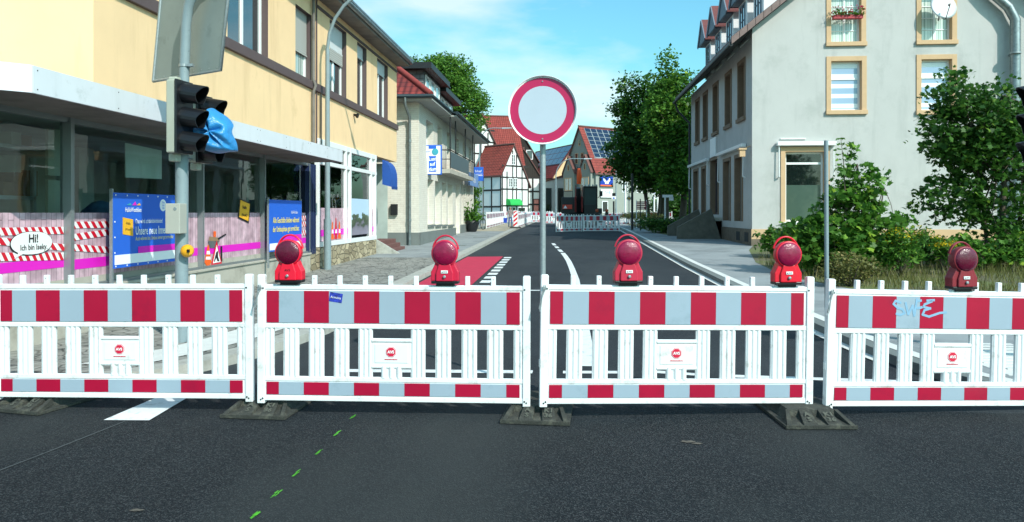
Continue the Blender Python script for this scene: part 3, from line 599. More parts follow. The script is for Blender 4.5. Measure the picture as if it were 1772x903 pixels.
# printed yellow town sign, cone, roadworks triangle and barrow
def plate(par, name, pts, x, m, th=.002): return MB().prism([(x, y, z) for y, z in pts], (th, 0, 0)).build(name, m, par)
def q4(px0, py0, px1, py1, px2, py2, px3, py3, X=-6.0): return [(PX(*p, X).y, PX(*p, X).z) for p in ((px0, py0), (px1, py1), (px2, py2), (px3, py3))]
o = plate(fl[2], 'printed_town_sign', q4(415, 343, 434, 351, 431, 386, 412, 377), -6.006, M['blackline']); plate(o, 'sign_face', q4(416.5, 346, 432.5, 353, 430, 382.5, 414, 375), -6.004, M['signyellow'])
c = PX(423, 359, -6); text('lettering', 'Halle', .085, M['blackline'], o, (-6.0, c.y, c.z), (0, 1, -.04), bold=.002); text('lettering', '(Westf.)', .07, M['blackline'], o, (-6.0, c.y, c.z-.14), (0, 1, -.04), bold=.001)
o = plate(fl[2], 'printed_cone', q4(360, 424, 362, 424, 366, 452, 355, 452), -6.006, M['orange']); plate(o, 'band', q4(358.5, 434, 363, 434, 363.8, 440, 357.8, 440), -6.004, M['white']); plate(o, 'band', q4(357.2, 444, 364.4, 444, 365, 449, 356.5, 449), -6.004, M['white']); plate(o, 'base', q4(353, 452, 367, 452, 363, 459, 358, 460), -6.004, M['orange'])
T = lambda px, py: (PX(px, py, -6).y, PX(px, py, -6).z)
o = plate(fl[2], 'printed_warning_triangle', [T(375, 416), T(384, 456), T(365.5, 459)], -6.002, M['red']); plate(o, 'sign_face', [T(375, 424), T(381.6, 453), T(368.5, 455.5)], -6.0, M['white']); plate(o, 'digging_symbol', [T(374, 436), T(377, 434), T(377, 444), T(379.5, 452), T(376, 452), T(374, 446), T(371, 453), T(370, 452)], -5.998, M['blackline'])
o = plate(fl[2], 'printed_wheelbarrow', q4(361, 417, 380, 416, 376, 429, 364, 429), -6.008, M['zinc']); plate(o, 'load', q4(363, 409, 378, 411, 381, 417, 362, 417), -6.006, M['cardboard']); plate(o, 'handle', q4(377, 412, 391, 404, 392, 406, 378, 415), -6.004, M['blackline']); plate(o, 'leg', q4(382, 426, 385, 426, 385, 452, 383, 453), -6.004, M['blackline']); plate(o, 'load', q4(370, 400, 374, 400, 374, 410, 370, 410), -6.003, M['orange'])
# blue banner 1 on its posts
ba = thing('advertising_banner', 'large blue banner announcing the new town centre, beside the signal pole', 'banner', (-5.8, 10.6, 0))
A0, A1_ = PX(196, 400, -5.80), PX(311, 400, -5.80); y0, y1 = A0.y, PX(322, 400, -5.8).y
zt, zb_ = PX(196, 333, -5.8).z, PX(196, 465, -5.8).z
mb = MB(); mb.box(-5.80, -5.81, y0, y1, zb_, zt); fb = mb.build('banner_cloth', M['bannerblue'], ba)
MB().box(-5.795, -5.80, y0+.03, y1-.03, zb_+.045, zb_+.17).build('white_strip', M['inkwhite'], fb)
MB().box(-5.792, -5.795, y0+.55, y1-.03, zb_+.17, zb_+.26).build('magenta_strip', M['magenta'], fb)
pm = MB(); pm.box(-5.805, -5.84, y0-.02, y0+.015, .45, zt+.05); pm.box(-5.805, -5.84, y1-.02, y1+.015, .45, zt+.02); pm.box(-5.78, -5.86, y0-.07, y0+.0, .40, .60); pm.build('post', M['galv'], ba)
ey = MB()
for k in range(8):
    y = y0+.05+(y1-y0-.1)*k/7
    for z in (zt-.03, zb_+.025): ey.lathe((-5.797, y, z), (1, 0, 0), [(0, .012), (.003, .01)], 6)
for z in (zb_+.2, zb_+.4, zb_+.6): ey.lathe((-5.797, y0+.03, z), (1, 0, 0), [(0, .012), (.003, .01)], 6)
ey.build('eyelets', M['inkwhite'], fb)
def bt(s, py, px, size, m, sx=1., al='LEFT', bold=0): p = PX(px, py, -5.79); return text('lettering', s, size, m, fb, (-5.795, p.y, p.z), (0, 1, 0), align=al, sx=sx, bold=bold)
bt('HalleWestfalen', 363, 217, .085, M['inkwhite'], .72, bold=.001); bt('Das wird schööööööööön!', 383, 235, .085, M['inkwhite'], .72, bold=.001)
bt('Unsere neue Innenstadt', 400, 235, .16, M['inkwhite'], .64, bold=.002); bt('Auch während des Umbaus immer gut erreichbar', 413, 235, .078, M['inkyellow'], .62)
bt('Alle Infos unter www.hallewestfalen.de', 437, 247, .058, M['inkwhite'], .66)
o = MB(); p = PX(283, 355, -5.79); o.lathe((-5.799, p.y, p.z), (1, 0, 0), [(0, .085), (.003, .085)], 20); o.build('round_badge', M['inkwhite'], fb)
for k, s in enumerate(('Meine', 'Stadt', 'Halle')): text('lettering', s, .04, M['bannerblue'], fb, (-5.794, p.y, p.z+.04-.04*k), (0, 1, 0), sx=.7)
lg = MB(); p = PX(232, 353, -5.79)
for k, (dy, dz, w, h, mi) in enumerate([(-.1, 0, .12, .03, 0), (.02, .01, .1, .05, 1), (.12, .0, .1, .03, 2)]): lg.prism([(-5.797, p.y+dy-w/2, p.z+dz-h/2), (-5.797, p.y+dy+w/2, p.z+dz-h/2), (-5.797, p.y+dy+w*.2, p.z+dz+h/2)], (.002, 0, 0), mi)
lg.build('logo_skyline', [M['inkteal'], M['magenta'], M['signyellow']], fb)
p = PX(221, 393, -5.79); o = MB().prism([(-5.797, p.y-.1, p.z-.09), (-5.797, p.y+.13, p.z-.12), (-5.797, p.y+.13, p.z+.10), (-5.797, p.y-.1, p.z+.13)], (.003, 0, 0)).build('printed_town_sign', M['signyellow'], fb)
text('lettering', 'Halle', .05, M['blackline'], o, (-5.792, p.y+.015, p.z+.05), (0, 1, -.08)); text('lettering', '(Westf.)', .042, M['blackline'], o, (-5.792, p.y+.015, p.z-.03), (0, 1, -.08))
# blue banner 2
bn = thing('advertising_banner', 'smaller blue banner saying all shops stay open, near the blue column', 'banner', (-5.8, 15.8, 0))
y0, y1 = PX(466, 400, -5.8).y, PX(522, 400, -5.8).y; zt, zb_ = PX(466, 345, -5.8).z, PX(466, 436, -5.8).z
fb = MB().box(-5.80, -5.81, y0, y1, zb_, zt).build('banner_cloth', M['bannerblue'], bn)
MB().box(-5.795, -5.80, y0+.02, y1-.02, zb_+.03, zb_+.16).build('white_strip', M['inkwhite'], fb); MB().box(-5.793, -5.795, y0+.75, y1-.02, zb_+.16, zb_+.30).build('magenta_strip', M['magenta'], fb)
pm = MB(); pm.box(-5.805, -5.84, y0-.02, y0+.02, .5, zt+.04); pm.box(-5.805, -5.84, y1-.02, y1+.02, .5, zt+.04); pm.build('post', M['galv'], bn)
yc = (y0+y1)/2
for s, py in (('Alle Geschäfte bleiben während', 381), ('der Umbauphase gut erreichbar.', 396)): text('lettering', s, .155, M['inkyellow'], fb, (-5.795, yc, PX(494, py, -5.79).z), (0, 1, 0), sx=.72, bold=.003)
text('lettering', 'HalleWestfalen', .09, M['inkwhite'], fb, (-5.795, y1-.45, zt-.25), (0, 1, 0), sx=.7)
# blue column, second shop front, stone wall, doorway
mb = MB(); ya, yb = PX(531, 400, -5.98).y+.03, PX(549, 400, -5.9).y
nr = 7
for k in range(nr): a = ya+(yb-ya)*k/nr; mb.box(-5.96 if k % 2 else -5.93, -6.3, a, a+(yb-ya)/nr, .62, 2.71)
mb.build('blue_column', M['bluewall'], B1)
MB().box(-5.95, -6.4, 16.95, PX(651, 430, -5.95).y, .0, .74).build('stone_wall', M['stone'], B1)
ys_, ye = PX(549, 400, FX).y, PX(649, 400, FX).y
mb = MB(); zt2 = 3.35; zbt = .76
w = .055; md = [PX(x, 400, FX).y for x in (549, 597, 604.5, 640.5, 648)]
for y in md: mb.box(-5.95, -6.05, y-w, y+w, zbt, zt2)
for z, t in ((zt2-.05, .07), (2.80, .05), (zbt+.05, .06)): mb.box(-5.955, -6.045, ys_-.05, ye+.05, z-t, z+t)
SF2 = mb.build('shop_window_frame', M['whiteframe'], B1, bevel=.005)
for a, b in zip(md, md[1:]): MB().quad([(-6.02, a, zbt), (-6.02, b, zbt), (-6.02, b, zt2), (-6.02, a, zt2)]).build('pane', M['glass'], SF2)
for k, (a, b) in enumerate(zip(md, md[1:])):
    if k == 2: continue
    o = film(a+.06, b-.06, .88, 1.70, (1.0, 1.16))
    if k == 0:
        p = PX(568, 376, -6); m_ = MB(); m_.lathe((-6.008, p.y, p.z), (1, 0, 0), [(0, .16), (.003, .16)], 18); m_.build('round_badge', M['white'], o)
        for j, x in enumerate((576, 582, 588)):
            p = PX(x, 412, -6); plate(o, 'printed_cone', [(p.y-.12, .9), (p.y+.12, .9), (p.y+.02, 1.35+.1*(j == 1)), (p.y-.02, 1.35+.1*(j == 1))], -6.01+.001*j, M['orange'] if j != 1 else M['red'])
            plate(o, 'band', [(p.y-.08, 1.05), (p.y+.08, 1.05), (p.y+.06, 1.15), (p.y-.06, 1.15)], -6.006+.001*j, M['white'])
def posterm():
    m = mat('street_photo_print', '#8a8f96', .4, .5, 6); nt = m.node_tree; b = nt.nodes['Principled BSDF']; t = nt.nodes.new('ShaderNodeTexCoord')
    s = nt.nodes.new('ShaderNodeSeparateXYZ'); nt.links.new(t.outputs['Generated'], s.inputs[0]); n = nt.nodes.new('ShaderNodeTexNoise'); n.inputs['Scale'].default_value = 5; n.inputs['Detail'].default_value = 6; nt.links.new(t.outputs['Generated'], n.inputs[0])
    ad = nt.nodes.new('ShaderNodeMath'); ad.operation = 'MULTIPLY_ADD'; ad.inputs[1].default_value = .9; nt.links.new(n.outputs[0], ad.inputs[0]); nt.links.new(s.outputs[2], ad.inputs[2])
    r = nt.nodes.new('ShaderNodeValToRGB'); e = r.color_ramp.elements; e[0].position = .45; e[0].color = lin('#8c8797'); e[1].position = 1.3; e[1].color = lin('#b9d3ea')
    e1 = r.color_ramp.elements.new(.72); e1.color = lin('#77747f'); e2 = r.color_ramp.elements.new(.8); e2.color = lin('#3c4a38'); e3 = r.color_ramp.elements.new(.98); e3.color = lin('#5a6a50')
    nt.links.new(ad.outputs[0], r.inputs[0]); nt.links.new(r.outputs[0], b.inputs['Base Color']); return m
o = MB().box(-6.006, -6.014, md[2]+.1, md[3]-.15, .95, 1.98).build('street_photo_poster', posterm(), B1)
dy0, dy1 = ye+.05, 25.95
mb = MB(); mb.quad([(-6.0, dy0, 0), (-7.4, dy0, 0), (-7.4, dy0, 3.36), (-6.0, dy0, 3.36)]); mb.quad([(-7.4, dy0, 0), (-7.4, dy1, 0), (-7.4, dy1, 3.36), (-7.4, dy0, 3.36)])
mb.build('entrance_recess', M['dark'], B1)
dr = MB(); dr.box(-6.35, -6.45, dy0+.03, dy0+.16, .7, 3.2); dr.box(-6.35, -6.45, dy0+1.15, dy0+1.28, .7, 3.2); dr.box(-6.36, -6.44, dy0+.16, dy0+1.15, 2.75, 2.85); dr.box(-6.36, -6.44, dy0+.16, dy0+1.15, .7, 1.0)
d_o = dr.build('door', M['whiteframe'], B1); MB().quad([(-6.4, dy0+.1, .9), (-6.4, dy0+1.2, .9), (-6.4, dy0+1.2, 3.15), (-6.4, dy0+.1, 3.15)]).build('pane', M['pane'], d_o)
st = MB()
for k in range(4): st.box(-5.45-.0-.16*k, -6.5, dy0+.05, dy1-.5+.12, .1, .3+.13*k)
st.build('entrance_steps', M['darkred'], B1, bevel=.01)
MB().hexa([(-5.25, dy0-.02, .2), (-5.25, dy0+.1, .2), (-6.1, dy0+.1, .2), (-6.1, dy0-.02, .2), (-5.25, dy0-.02, .32), (-5.25, dy0+.1, .32), (-6.1, dy0+.1, .82), (-6.1, dy0-.02, .82)]).build('step_cheek', M['kerb'], B1)
# things inside the shop
sh = thing('storage_shelf', 'grey slotted steel shelf with boxes behind the leftmost shop pane', 'shelf', (-7.0, 8.4, .3), 0)
y0, y1 = PX(-60, 300, -7.0).y, PX(63, 300, -7.0).y; mb = MB()
for y in (y0, y1):
    for x in (-7.0, -7.5): mb.box(x, x-.05, y-.05, y, .3, 2.3)
zs_ = [PX(50, y, -7.0).z for y in (253, 339)]+[.75]
for z in zs_: mb.box(-7.0, -7.5, y0, y1, z-.05, z)
mb.build('shelf_frame', mat('shelf_grey', '#aebbbd', .6, .1, 8), sh)
for k, (px, py, w, h, m) in enumerate([(10, 327, .2, .17, 'cardboard'), (26, 326, .17, .3, 'cardboard'), (26, 300, .1, .22, 'paper'), (50, 327, .2, .34, 'cardboard'), (22, 243, .18, .17, 'paper'), (40, 244, .2, .15, 'cardboard')]):
    p = PX(px, py, -7.1); zz = zs_[1] if py > 280 else zs_[0]
    if py == 300: zz = zs_[1]+.3
    o = MB().box(-7.05, -7.3, p.y-w/2, p.y+w/2, zz+.001, zz+h).build('storage_box', M[m], loc=(-7.1, p.y, zz), bevel=.006)
    tag(o, ['flat brown box at the left on the lower shelf behind glass', 'tall brown box in the middle of the lower shelf', 'small pale box topmost of the pile on the lower shelf', 'tall brown box at the right end of the lower shelf', 'pale box at the left on the upper shelf behind glass', 'brown box at the right on the upper shelf behind glass'][k], 'box', 'boxes on the shop shelf')
a, b = PX(217, 280, -6.15), PX(280, 300, -6.15); za, zb2 = PX(217, 247, -6.15).z, PX(217, 307, -6.15).z
tag(MB().hexa([(-6.15, a.y, zb2), (-6.16, a.y, zb2), (-6.16, b.y, zb2+.02), (-6.15, b.y, zb2+.02), (-6.15, a.y, za), (-6.16, a.y, za), (-6.16, b.y, za-.03), (-6.15, b.y, za-.03)]).build('paper_sheet', M['paper'], loc=(-6.15, a.y, zb2)), 'pale sheet of paper hung inside the window above the big blue banner', 'paper')
p = PX(175, 352, -6.5); mb = MB(); mb.lathe((p.x, p.y, 1.3), (0, 0, 1), [(0, .2), (.15, .28), (.3, .25), (.42, .12), (.45, .02)], 14); tag(mb.build('plastic_sack', mat('blue_grey_plastic', '#5c86a3', .4, .5, 9), loc=(p.x, p.y, 1.3)), 'blue grey plastic sack on the window ledge left of the big banner', 'sack')
MB().box(-6.2, -7.0, 9.4, 13, .3, 1.3).build('window_ledge', M['interior'], B1)
p = PX(287, 336, -6.5); mb = MB(); mb.lathe((p.x, p.y, 1.3), (0, 0, 1), [(0, .3), (.3, .3), (.42, .2), (.48, .03)], 10); tag(mb.build('wrapped_bundle', mat('green_cloth', '#5a8a60', .8, .3, 9), loc=(p.x, p.y, 1.3)), 'green wrapped bundle behind the top of the big blue banner', 'bundle')
# blue barrel awning at the entrance
aw = thing('door_awning', 'blue barrel shaped awning over the side entrance of the yellow building', 'awning', (-6, 25.2, 2.5))
a0, a1 = 23.95, 24.8; mb = MB(); pr = [(-6.0, 3.3)]+[(-6.0+.3*math.sin(R(t)), 2.72+.55*math.cos(R(t))) for t in range(0, 91, 15)]+[(-5.70, 2.42)]
for (xa, za), (xb, zb2) in zip(pr, pr[1:]): mb.quad([(xa, a0, za), (xa, a1, za), (xb, a1, zb2), (xb, a0, zb2)])
for y in (a0, a1): mb.quad([(x, y, z) for x, z in pr[1:]]+[(-6.0, y, 2.5)])
mb.build('canvas', mat('blue_canvas', '#1d4f9e', .7, .12, 3), aw)
vl_ = MB()
for k in range(7): y = a0+(a1-a0)*k/7; vl_.prism([(-5.70, y, 2.44), (-5.70, y+(a1-a0)/7, 2.44), (-5.70, y+(a1-a0)/7*.8, 2.36), (-5.70, y+(a1-a0)/7*.5, 2.33), (-5.70, y+(a1-a0)/7*.2, 2.36)], (.01, 0, 0))
vl_.build('valance', mat('blue_valance', '#1a4488', .7, .12, 3), aw)
# ------------------------------------------------------------------ white brick building on the left
M['baypane'] = mat('bay_pane', '#6f7f7a', .12, .4, 2, coat=1)
B2 = thing('brick_building', 'white painted brick building with slate dormers, balcony and blue hanging sign', 'building', (-8, 35, 0))
WX = -5.55; F2 = Fr((WX, 0, 0), (0, 1, 0)); F2s = Fr((-12, 27.7, 0), (1, 0, 0))
def yof(px, X=WX): return PX(px, 300, X).y
bay = [(yof(a), yof(b), PX(a, 389, WX).z, 2.92) for a, b in ((740, 750.5), (753, 762.5), (765, 772.5), (775, 783.5))]
up = [(yof(737.5), yof(749.5), 3.75, 5.25), (yof(757), yof(765), 3.75, 5.3), (34.2, 35.6, 3.4, 5.3), (36.6, 38.0, 3.4, 5.3), (39.4, 40.6, 3.7, 5.3), (41.8, 43, 3.7, 5.3)]
low = [(38.9, 39.6, 1.0, 3.1), (39.8, 40.5, 1.0, 3.1), (40.7, 41.4, 1.0, 3.1), (41.6, 42.3, 1.0, 3.1), (36.9, 38.3, .55, 3.0)]
mb = MB(); wall(mb, F2, 27.7, 44, .2, 5.8, bay+up+low, .26, 0, 0)
mb.quad([(-16, 44, 0), (WX, 44, 0), (WX, 44, 5.8), (-16, 44, 5.8)])
mb.build('street_wall', [M['whitebricky'], M['whitebricky']], B2)
mb = MB(); mb.quad([(-12, 27.7, .2), (WX, 27.7, .2), (WX, 27.7, 5.8), (-12, 27.7, 5.8)]); mb.build('side_wall', M['whitebrick'], B2)
pb = MB(); pb.box(-12, WX+.04, 27.66, 27.75, .1, .84); pb.box(WX-.05, WX+.04, 27.7, 36.8, .1, .84); pb.box(WX-.05, WX+.04, 38.4, 44, .3, .95); pb.build('base_plinth', M['plinthgrey'], B2)
for k, (a, b, c, d) in enumerate(bay+up+low[:4]):
    window(B2, F2, a, b, c, d, .26, .06, M['whiteframe'], M['baypane'] if k < 4 else M['paneblue'], shutter=.35 if 3 < k < 6 else None, shm=M['shutterbox'])
sl = MB()
for a, b, c, d in bay: sl.fbox(F2, a-.03, b+.03, -.05, .08, c-.08, c)
sl.build('window_sill', M['plinthgrey'], B2)
a, b, c, d = low[4]; o = window(B2, F2, a, b, c, d, .26, .1, M['whiteframe'], M['shutterbox'], name='door')
for k in range(5): pass
text('lettering', 'OPTIK', .13, M['bannerblue'], o, (WX-.1, (a+b)/2, 1.75), (0, 0, 1), (0, -1, 0))
wd = MB(); wd.box(WX+.02, WX+.05, 27.9, 28.02, 0, 0); 
o_b = Vector((WX-.55, 28.6, 6.0)); s_ = .80
rf = MB(); ex = -4.98; ez = 5.86; ridx = -9.0; rz = ez+(ex-ridx)*s_; hy = 27.1
def uvq(pts, u, o=None):
    o = Vector(pts[0] if o is None else o); U = Vector(u).normalized(); n = (Vector(pts[1])-Vector(pts[0])).cross(Vector(pts[2])-Vector(pts[0])).normalized(); V = n.cross(U)
    return [((Vector(p)-o).dot(U), (Vector(p)-o).dot(V)) for p in pts]
P = [(-13.0, hy, ez), (ex, hy, ez), (ridx, hy+(ex-ridx), rz)]; rf.quad(P, 0, uvq(P, (1, 0, 0)))
P = [(ex, hy, ez), (ex, 44.6, ez), (ridx, 44.6, rz), (ridx, hy+(ex-ridx), rz)]; rf.quad(P, 0, uvq(P, (0, 1, 0)))
P = [(-13.0, 44.6, ez), (-13.0, hy, ez), (ridx, hy+(ex-ridx), rz), (ridx, 44.6, rz)]; rf.quad(P, 0, uvq(P, (0, -1, 0)))
rf.build('roof', M['tile'], B2)
hr = MB(); hr.tube([(ex, hy, ez+.05), (ridx, hy+(ex-ridx), rz+.05)], .11, 8); hr.build('hip_ridge_tiles', mat('ridge_tile', '#8c3a33', .7, .2, 6), B2)
sf_ = MB(); sf_.box(-13, ex+.04, 27.14, 27.69, 5.70, 5.80); sf_.box(WX+.01, ex+.04, 27.69, 44.6, 5.70, 5.80); sf_.box(WX+.01, -4.72, 31.6, 44.4, 5.66, 5.72); sf_.build('eaves', mat('grey_soffit', '#a3a5a1', .8, .06), B2)
gt = MB(); gt.tube([(-13, hy-.06, 5.84), (ex+.05, hy-.06, 5.84), (ex+.05, 31.5, 5.84)], .075, 8); gt.tube([(-4.68, 31.5, 5.80), (-4.68, 44.5, 5.80)], .075, 8); gt.box(-5.1, -4.66, 31.55, 44.4, 5.80, 5.86)
gt.build('gutter', mat('dark_gutter', '#2c3a40', .5, .1, metal=.4), B2)
dp = MB(); x = PY(709, 300, 27.6).x; dp.tube([(x-.06, hy-.05, 5.8), (x-.06, hy-.05, 5.55), (x, 27.5, 5.15), (x, 27.58, 4.9), (x, 27.58, .1)], .055, 10)
for z in (4.2, 1.25): dp.lathe((x, 27.58, z), (0, 0, 1), [(0, .07), (.1, .07)], 10)
dp.build('downpipe', M['zinc'], B2)
for (ya, yb, X, zt) in ((29.5, 33.4, -5.72, 7.25), (34.2, 38.3, -5.9, 7.1)):
    dm = MB(); Q = [(X, ya, 5.9), (X, ya, zt), (-8.5, ya, zt), (-8.5, ya, 5.9)]; dm.quad(Q, 0, uvq(Q, (1, 0, 0))); Q = [(X, ya, 5.9), (X, yb, 5.9), (X, yb, zt), (X, ya, zt)]; dm.quad(Q, 0, uvq(Q, (0, 1, 0))); dm.quad([(X, yb, 5.9), (-8.5, yb, 5.9), (-8.5, yb, zt), (X, yb, zt)])
    D = dm.build('dormer', M['slate'], B2)
    MB().box(X+.38, -8.8, ya-.4, yb+.35, zt, zt+.24).build('dormer_roof', M['blacksteel'], D)
    for k in range(3): w = (yb-ya-.5)/3; a = ya+.25+k*w; window(D, Fr((X, 0, 0), (0, 1, 0)), a+.08, a+w-.12, 6.22, zt-.12, -.03, .06, M['whiteframe'], M['curtainpane'])
# balcony
bl = MB(); bl.box(WX, -4.98, 31.5, 39.4, 3.26, 3.44); BL = bl.build('balcony', M['plinthc'], B2)
MB().box(-4.95, -4.99, 31.55, 37.3, 3.50, 4.18).build('parapet_panel', mat('balcony_panel', '#4d5c62', .5, .06), BL)
rr = MB(); rr.tube([(WX, 31.5, 4.24), (-4.97, 31.5, 4.24), (-4.97, 39.4, 4.24)], .025, 6); rr.tube([(WX, 31.5, 3.85), (-4.97, 31.5, 3.85)], .018, 6)
for y in (31.5, 37.4, 37.9, 38.4, 38.9, 39.4): rr.tube([(-4.97, y, 3.44), (-4.97, y, 4.24)], .02, 6)
for y in (31.7, 33.2, 36.4, 39.3): rr.tube([(-5.0, y, 4.2), (-5.0, y, 5.68)], .03, 6)
rr.build('railing', M['blacksteel'], BL)
sg = thing('shop_sign', 'blue and white hanging sign on the white brick building', 'sign', (-5.3, 29.5, 3))
a, b = PY(733, 251, 29.5), PY(764, 302, 29.5); mb = MB(); mb.box(a.x, b.x, 29.45, 29.62, b.z, a.z); so_ = mb.build('sign_box', M['bannerblue'], sg, bevel=.01)
mb = MB(); mb.box(a.x+.035, b.x-.035, 29.44, 29.45, b.z+.035, a.z-.035); wf = mb.build('white_face', M['inkwhite'], sg); cx_ = (a.x+b.x)/2
mb = MB(); mb.box(cx_-.14, cx_+.16, 29.43, 29.44, b.z+.11, a.z-.44); mb.box(cx_-.14, cx_+.16, 29.43, 29.44, a.z-.15, a.z-.03); mb.build('blue_field', M['bannerblue'], sg)
MB().lathe((cx_+.12, 29.425, a.z-.27), (0, -1, 0), [(0, .13), (.005, .13)], 20).build('round_emblem', M['inkteal'], sg)
text('lettering', 'Tapeten', .09, M['bannerblue'], sg, (a.x+.16, 29.42, a.z-.26), (1, 0, .03), sx=.8)
for k, s in enumerate(('Lust', 'auf', 'Träume')): text('lettering', s, .2, M['inkwhite'], sg, (cx_+.01, 29.42, a.z-.56-.2*k), (1, 0, .06), (-.06, 0, 1), bold=.004, sx=.9 if k < 2 else .75)
mb = MB(); 
for z in (a.z-.2, b.z+.2): mb.box(WX-.02, a.x+.01, 29.5, 29.57, z-.02, z+.02)
mb.box(WX, WX+.04, 29.48, 29.6, b.z+.05, a.z-.1); mb.build('bracket', M['blacksteel'], sg)
tag(MB().box(PY(677, 360, 27.66).x, PY(688.5, 360, 27.66).x-.0, 27.55, 27.66, PY(677, 372, 27.6).z, PY(677, 353, 27.6).z).build('letter_box', M['blacksteel'], loc=(-6.3, 27.6, 1.4), bevel=.01), 'square black letter box on the white brick side wall', 'letter box')
# optician sign on the fascia under the balcony
o = MB().box(-5.2, -5.28, 39.6, 43.4, 3.05, 3.75).build('fascia_sign', mat('blue_fascia', '#6c8fc4', .5, .2, 2), B2)
text('lettering', 'Optik', .5, M['inkwhite'], o, (-5.19, 41.5, 3.4), (0, 1, 0))

# ------------------------------------------------------------------ generic gabled house
def house(name, label, cat, P, th, a, b, g, eave, ridge, wallm, roofm, eaveR=None, ov=.3, ap=.5, gablem=None, gz0=None):
    th = R(th); u = Vector((math.cos(th), math.sin(th), 0)); v = Vector((-math.sin(th), math.cos(th), 0)); P = Vector((P[0], P[1], 0)); eaveR = eaveR or eave
    t = thing(name, label, cat, (P.x, P.y, g)); F = Fr(P, u); S = Fr(P+v*b, -v); Rr = Fr(P+u*a, v); apx = a*ap
    gb = gz0 if gz0 else g
    mb = MB(); mb.quad([F.p(0, 0, g), F.p(a, 0, g), F.p(a, 0, eaveR), F.p(apx, 0, ridge), F.p(0, 0, eave)]); mb.quad([F.p(0, -b, g), F.p(a, -b, g), F.p(a, -b, eaveR), F.p(apx, -b, ridge), F.p(0, -b, eave)])
    mb.quad([S.p(0, 0, g), S.p(b, 0, g), S.p(b, 0, eave), S.p(0, 0, eave)]); mb.quad([Rr.p(0, 0, g), Rr.p(b, 0, g), Rr.p(b, 0, eaveR), Rr.p(0, 0, eaveR)])
    mb.build('wall', wallm, t)
    if gablem: MB().prism([F.p(0, .02, gz0), F.p(a, .02, gz0), F.p(a, .02, max(eaveR, gz0)), F.p(apx, .02, ridge-.05), F.p(0, .02, max(eave, gz0))], F.n*.03).build('gable_boards', gablem, t)
    rf = MB(); sl = (ridge-eave)/apx; sr = (ridge-eaveR)/(a-apx); T = .16
    for s0, z0, e in ((-ov, eave-ov*sl, 0), (a+ov, eaveR-ov*sr, 1)):
        q = [F.p(s0, ov, z0), F.p(apx, ov, ridge), F.p(apx, -b-ov, ridge), F.p(s0, -b-ov, z0)]
        if e == 0: q = [q[3], q[0], q[1], q[2]]; uu = -(-v)
        else: q = [q[0], q[3], q[2], q[1]]
        W_ = b+2*ov; H_ = math.hypot(abs(apx-s0), ridge-z0)
        rf.quad([p+Z*T for p in q], 0, [(0, 0), (W_, 0), (W_, H_), (0, H_)]); rf.quad(q, 1)
        for i in range(4): j = (i+1) % 4; rf.quad([q[i], q[j], q[j]+Z*T, q[i]+Z*T], 1)
    vt = MB(); vt.tube([F.p(apx, ov, ridge+T+.02), F.p(apx, -b-ov, ridge+T+.02)], .1, 6)
    r_ = rf.build('roof', [roofm, M['darkred'] if roofm in (M['tile'], M['tilebright']) else M['soffit']], t); vt.build('ridge_tiles', M['darkred'] if roofm in (M['tile'], M['tilebright']) else M['blacksteel'], r_)
    return t, F, S, Rr
def timber(t, F, a, zs, us, g, roofline=None, w=.2, diag=(), off=.03):
    mb = MB()
    for z in zs: mb.fbar(F, (0, z), (a, z), w, .0, off+.01)
    for u, z0, z1 in us: mb.fbar(F, (u, z0), (u, z1), w, .0, off)
    for d in diag: mb.fbar(F, d[:2], d[2:], w*.8, .0, off-.005)
    mb.build('timber_frame', M['beam'], t)
# A small half timbered house
g = .65; Pc = PY(868, 368, 76); HA, FA, SA, RA = house('timbered_house', 'small black and white timber framed house with green awning over its door', 'house', Pc, 48, 3.9, 4.2, g, 5.6, 8.5, M['timberwhite'], M['tilebright'], eaveR=4.5, ov=.2, ap=.42)
timber(HA, FA, 3.9, [.75, 2.3, 4.0, 5.2, 6.4], [(.1, g, 5.6), (.75, g, 5.8), (1.55, 2.3, 8.0), (2.1, g, 7.6), (2.9, g, 6.2), (3.8, g, 4.7)], g, w=.14)
timber(HA, SA, 4.2, [.75, 2.2, 3.9, 5.3], [(.1, g, 5.4), (1.4, g, 5.4), (2.7, g, 5.4), (4.1, g, 5.4)], g, w=.17)
for a, c in ((.95, 4.2), (1.65, 4.2), (1.35, 6.5)): window(HA, FA, a, a+.55, c, c+.95+.15*(c > 5), -.05, .07, M['whiteframe'], M['pane'], mull=1, bars=2)
window(HA, FA, 2.3, 2.8, 2.5, 3.7, -.05, .07, M['whiteframe'], M['curtainpane'], mull=1, bars=2); window(HA, FA, .85, 2.0, g, 2.2, -.05, .09, M['whiteframe'], M['pane'], mull=1, name='door'); window(HA, FA, 2.4, 3.3, 1.1, 2.1, -.05, .07, M['beam'], M['pane'])
aw = MB(); pr = [(0, 3.0), (.3, 2.97), (.55, 2.8), (.68, 2.5), (.68, 2.35)]
for (na, za), (nb, zb2) in zip(pr, pr[1:]): aw.quad([FA.p(.6, .05+na, za), FA.p(2.3, .05+na, za), FA.p(2.3, .05+nb, zb2), FA.p(.6, .05+nb, zb2)])
for u_ in (.6, 2.3): aw.quad([FA.p(u_, .05+n_, z_) for n_, z_ in pr]+[FA.p(u_, .05, 2.35)])
aw.build('awning', mat('green_canvas', '#22a84c', .7, .1), HA)
# B large roof behind
Pc = PY(904, 368, 88); HB, FB_, SB, RB = house('tiled_house', 'large house behind with a broad bright red tiled roof', 'house', Pc, 104, 11, 9.5, .7, 7.3, 13.4, M['timberwhite'], M['tilebright'], ov=.3)
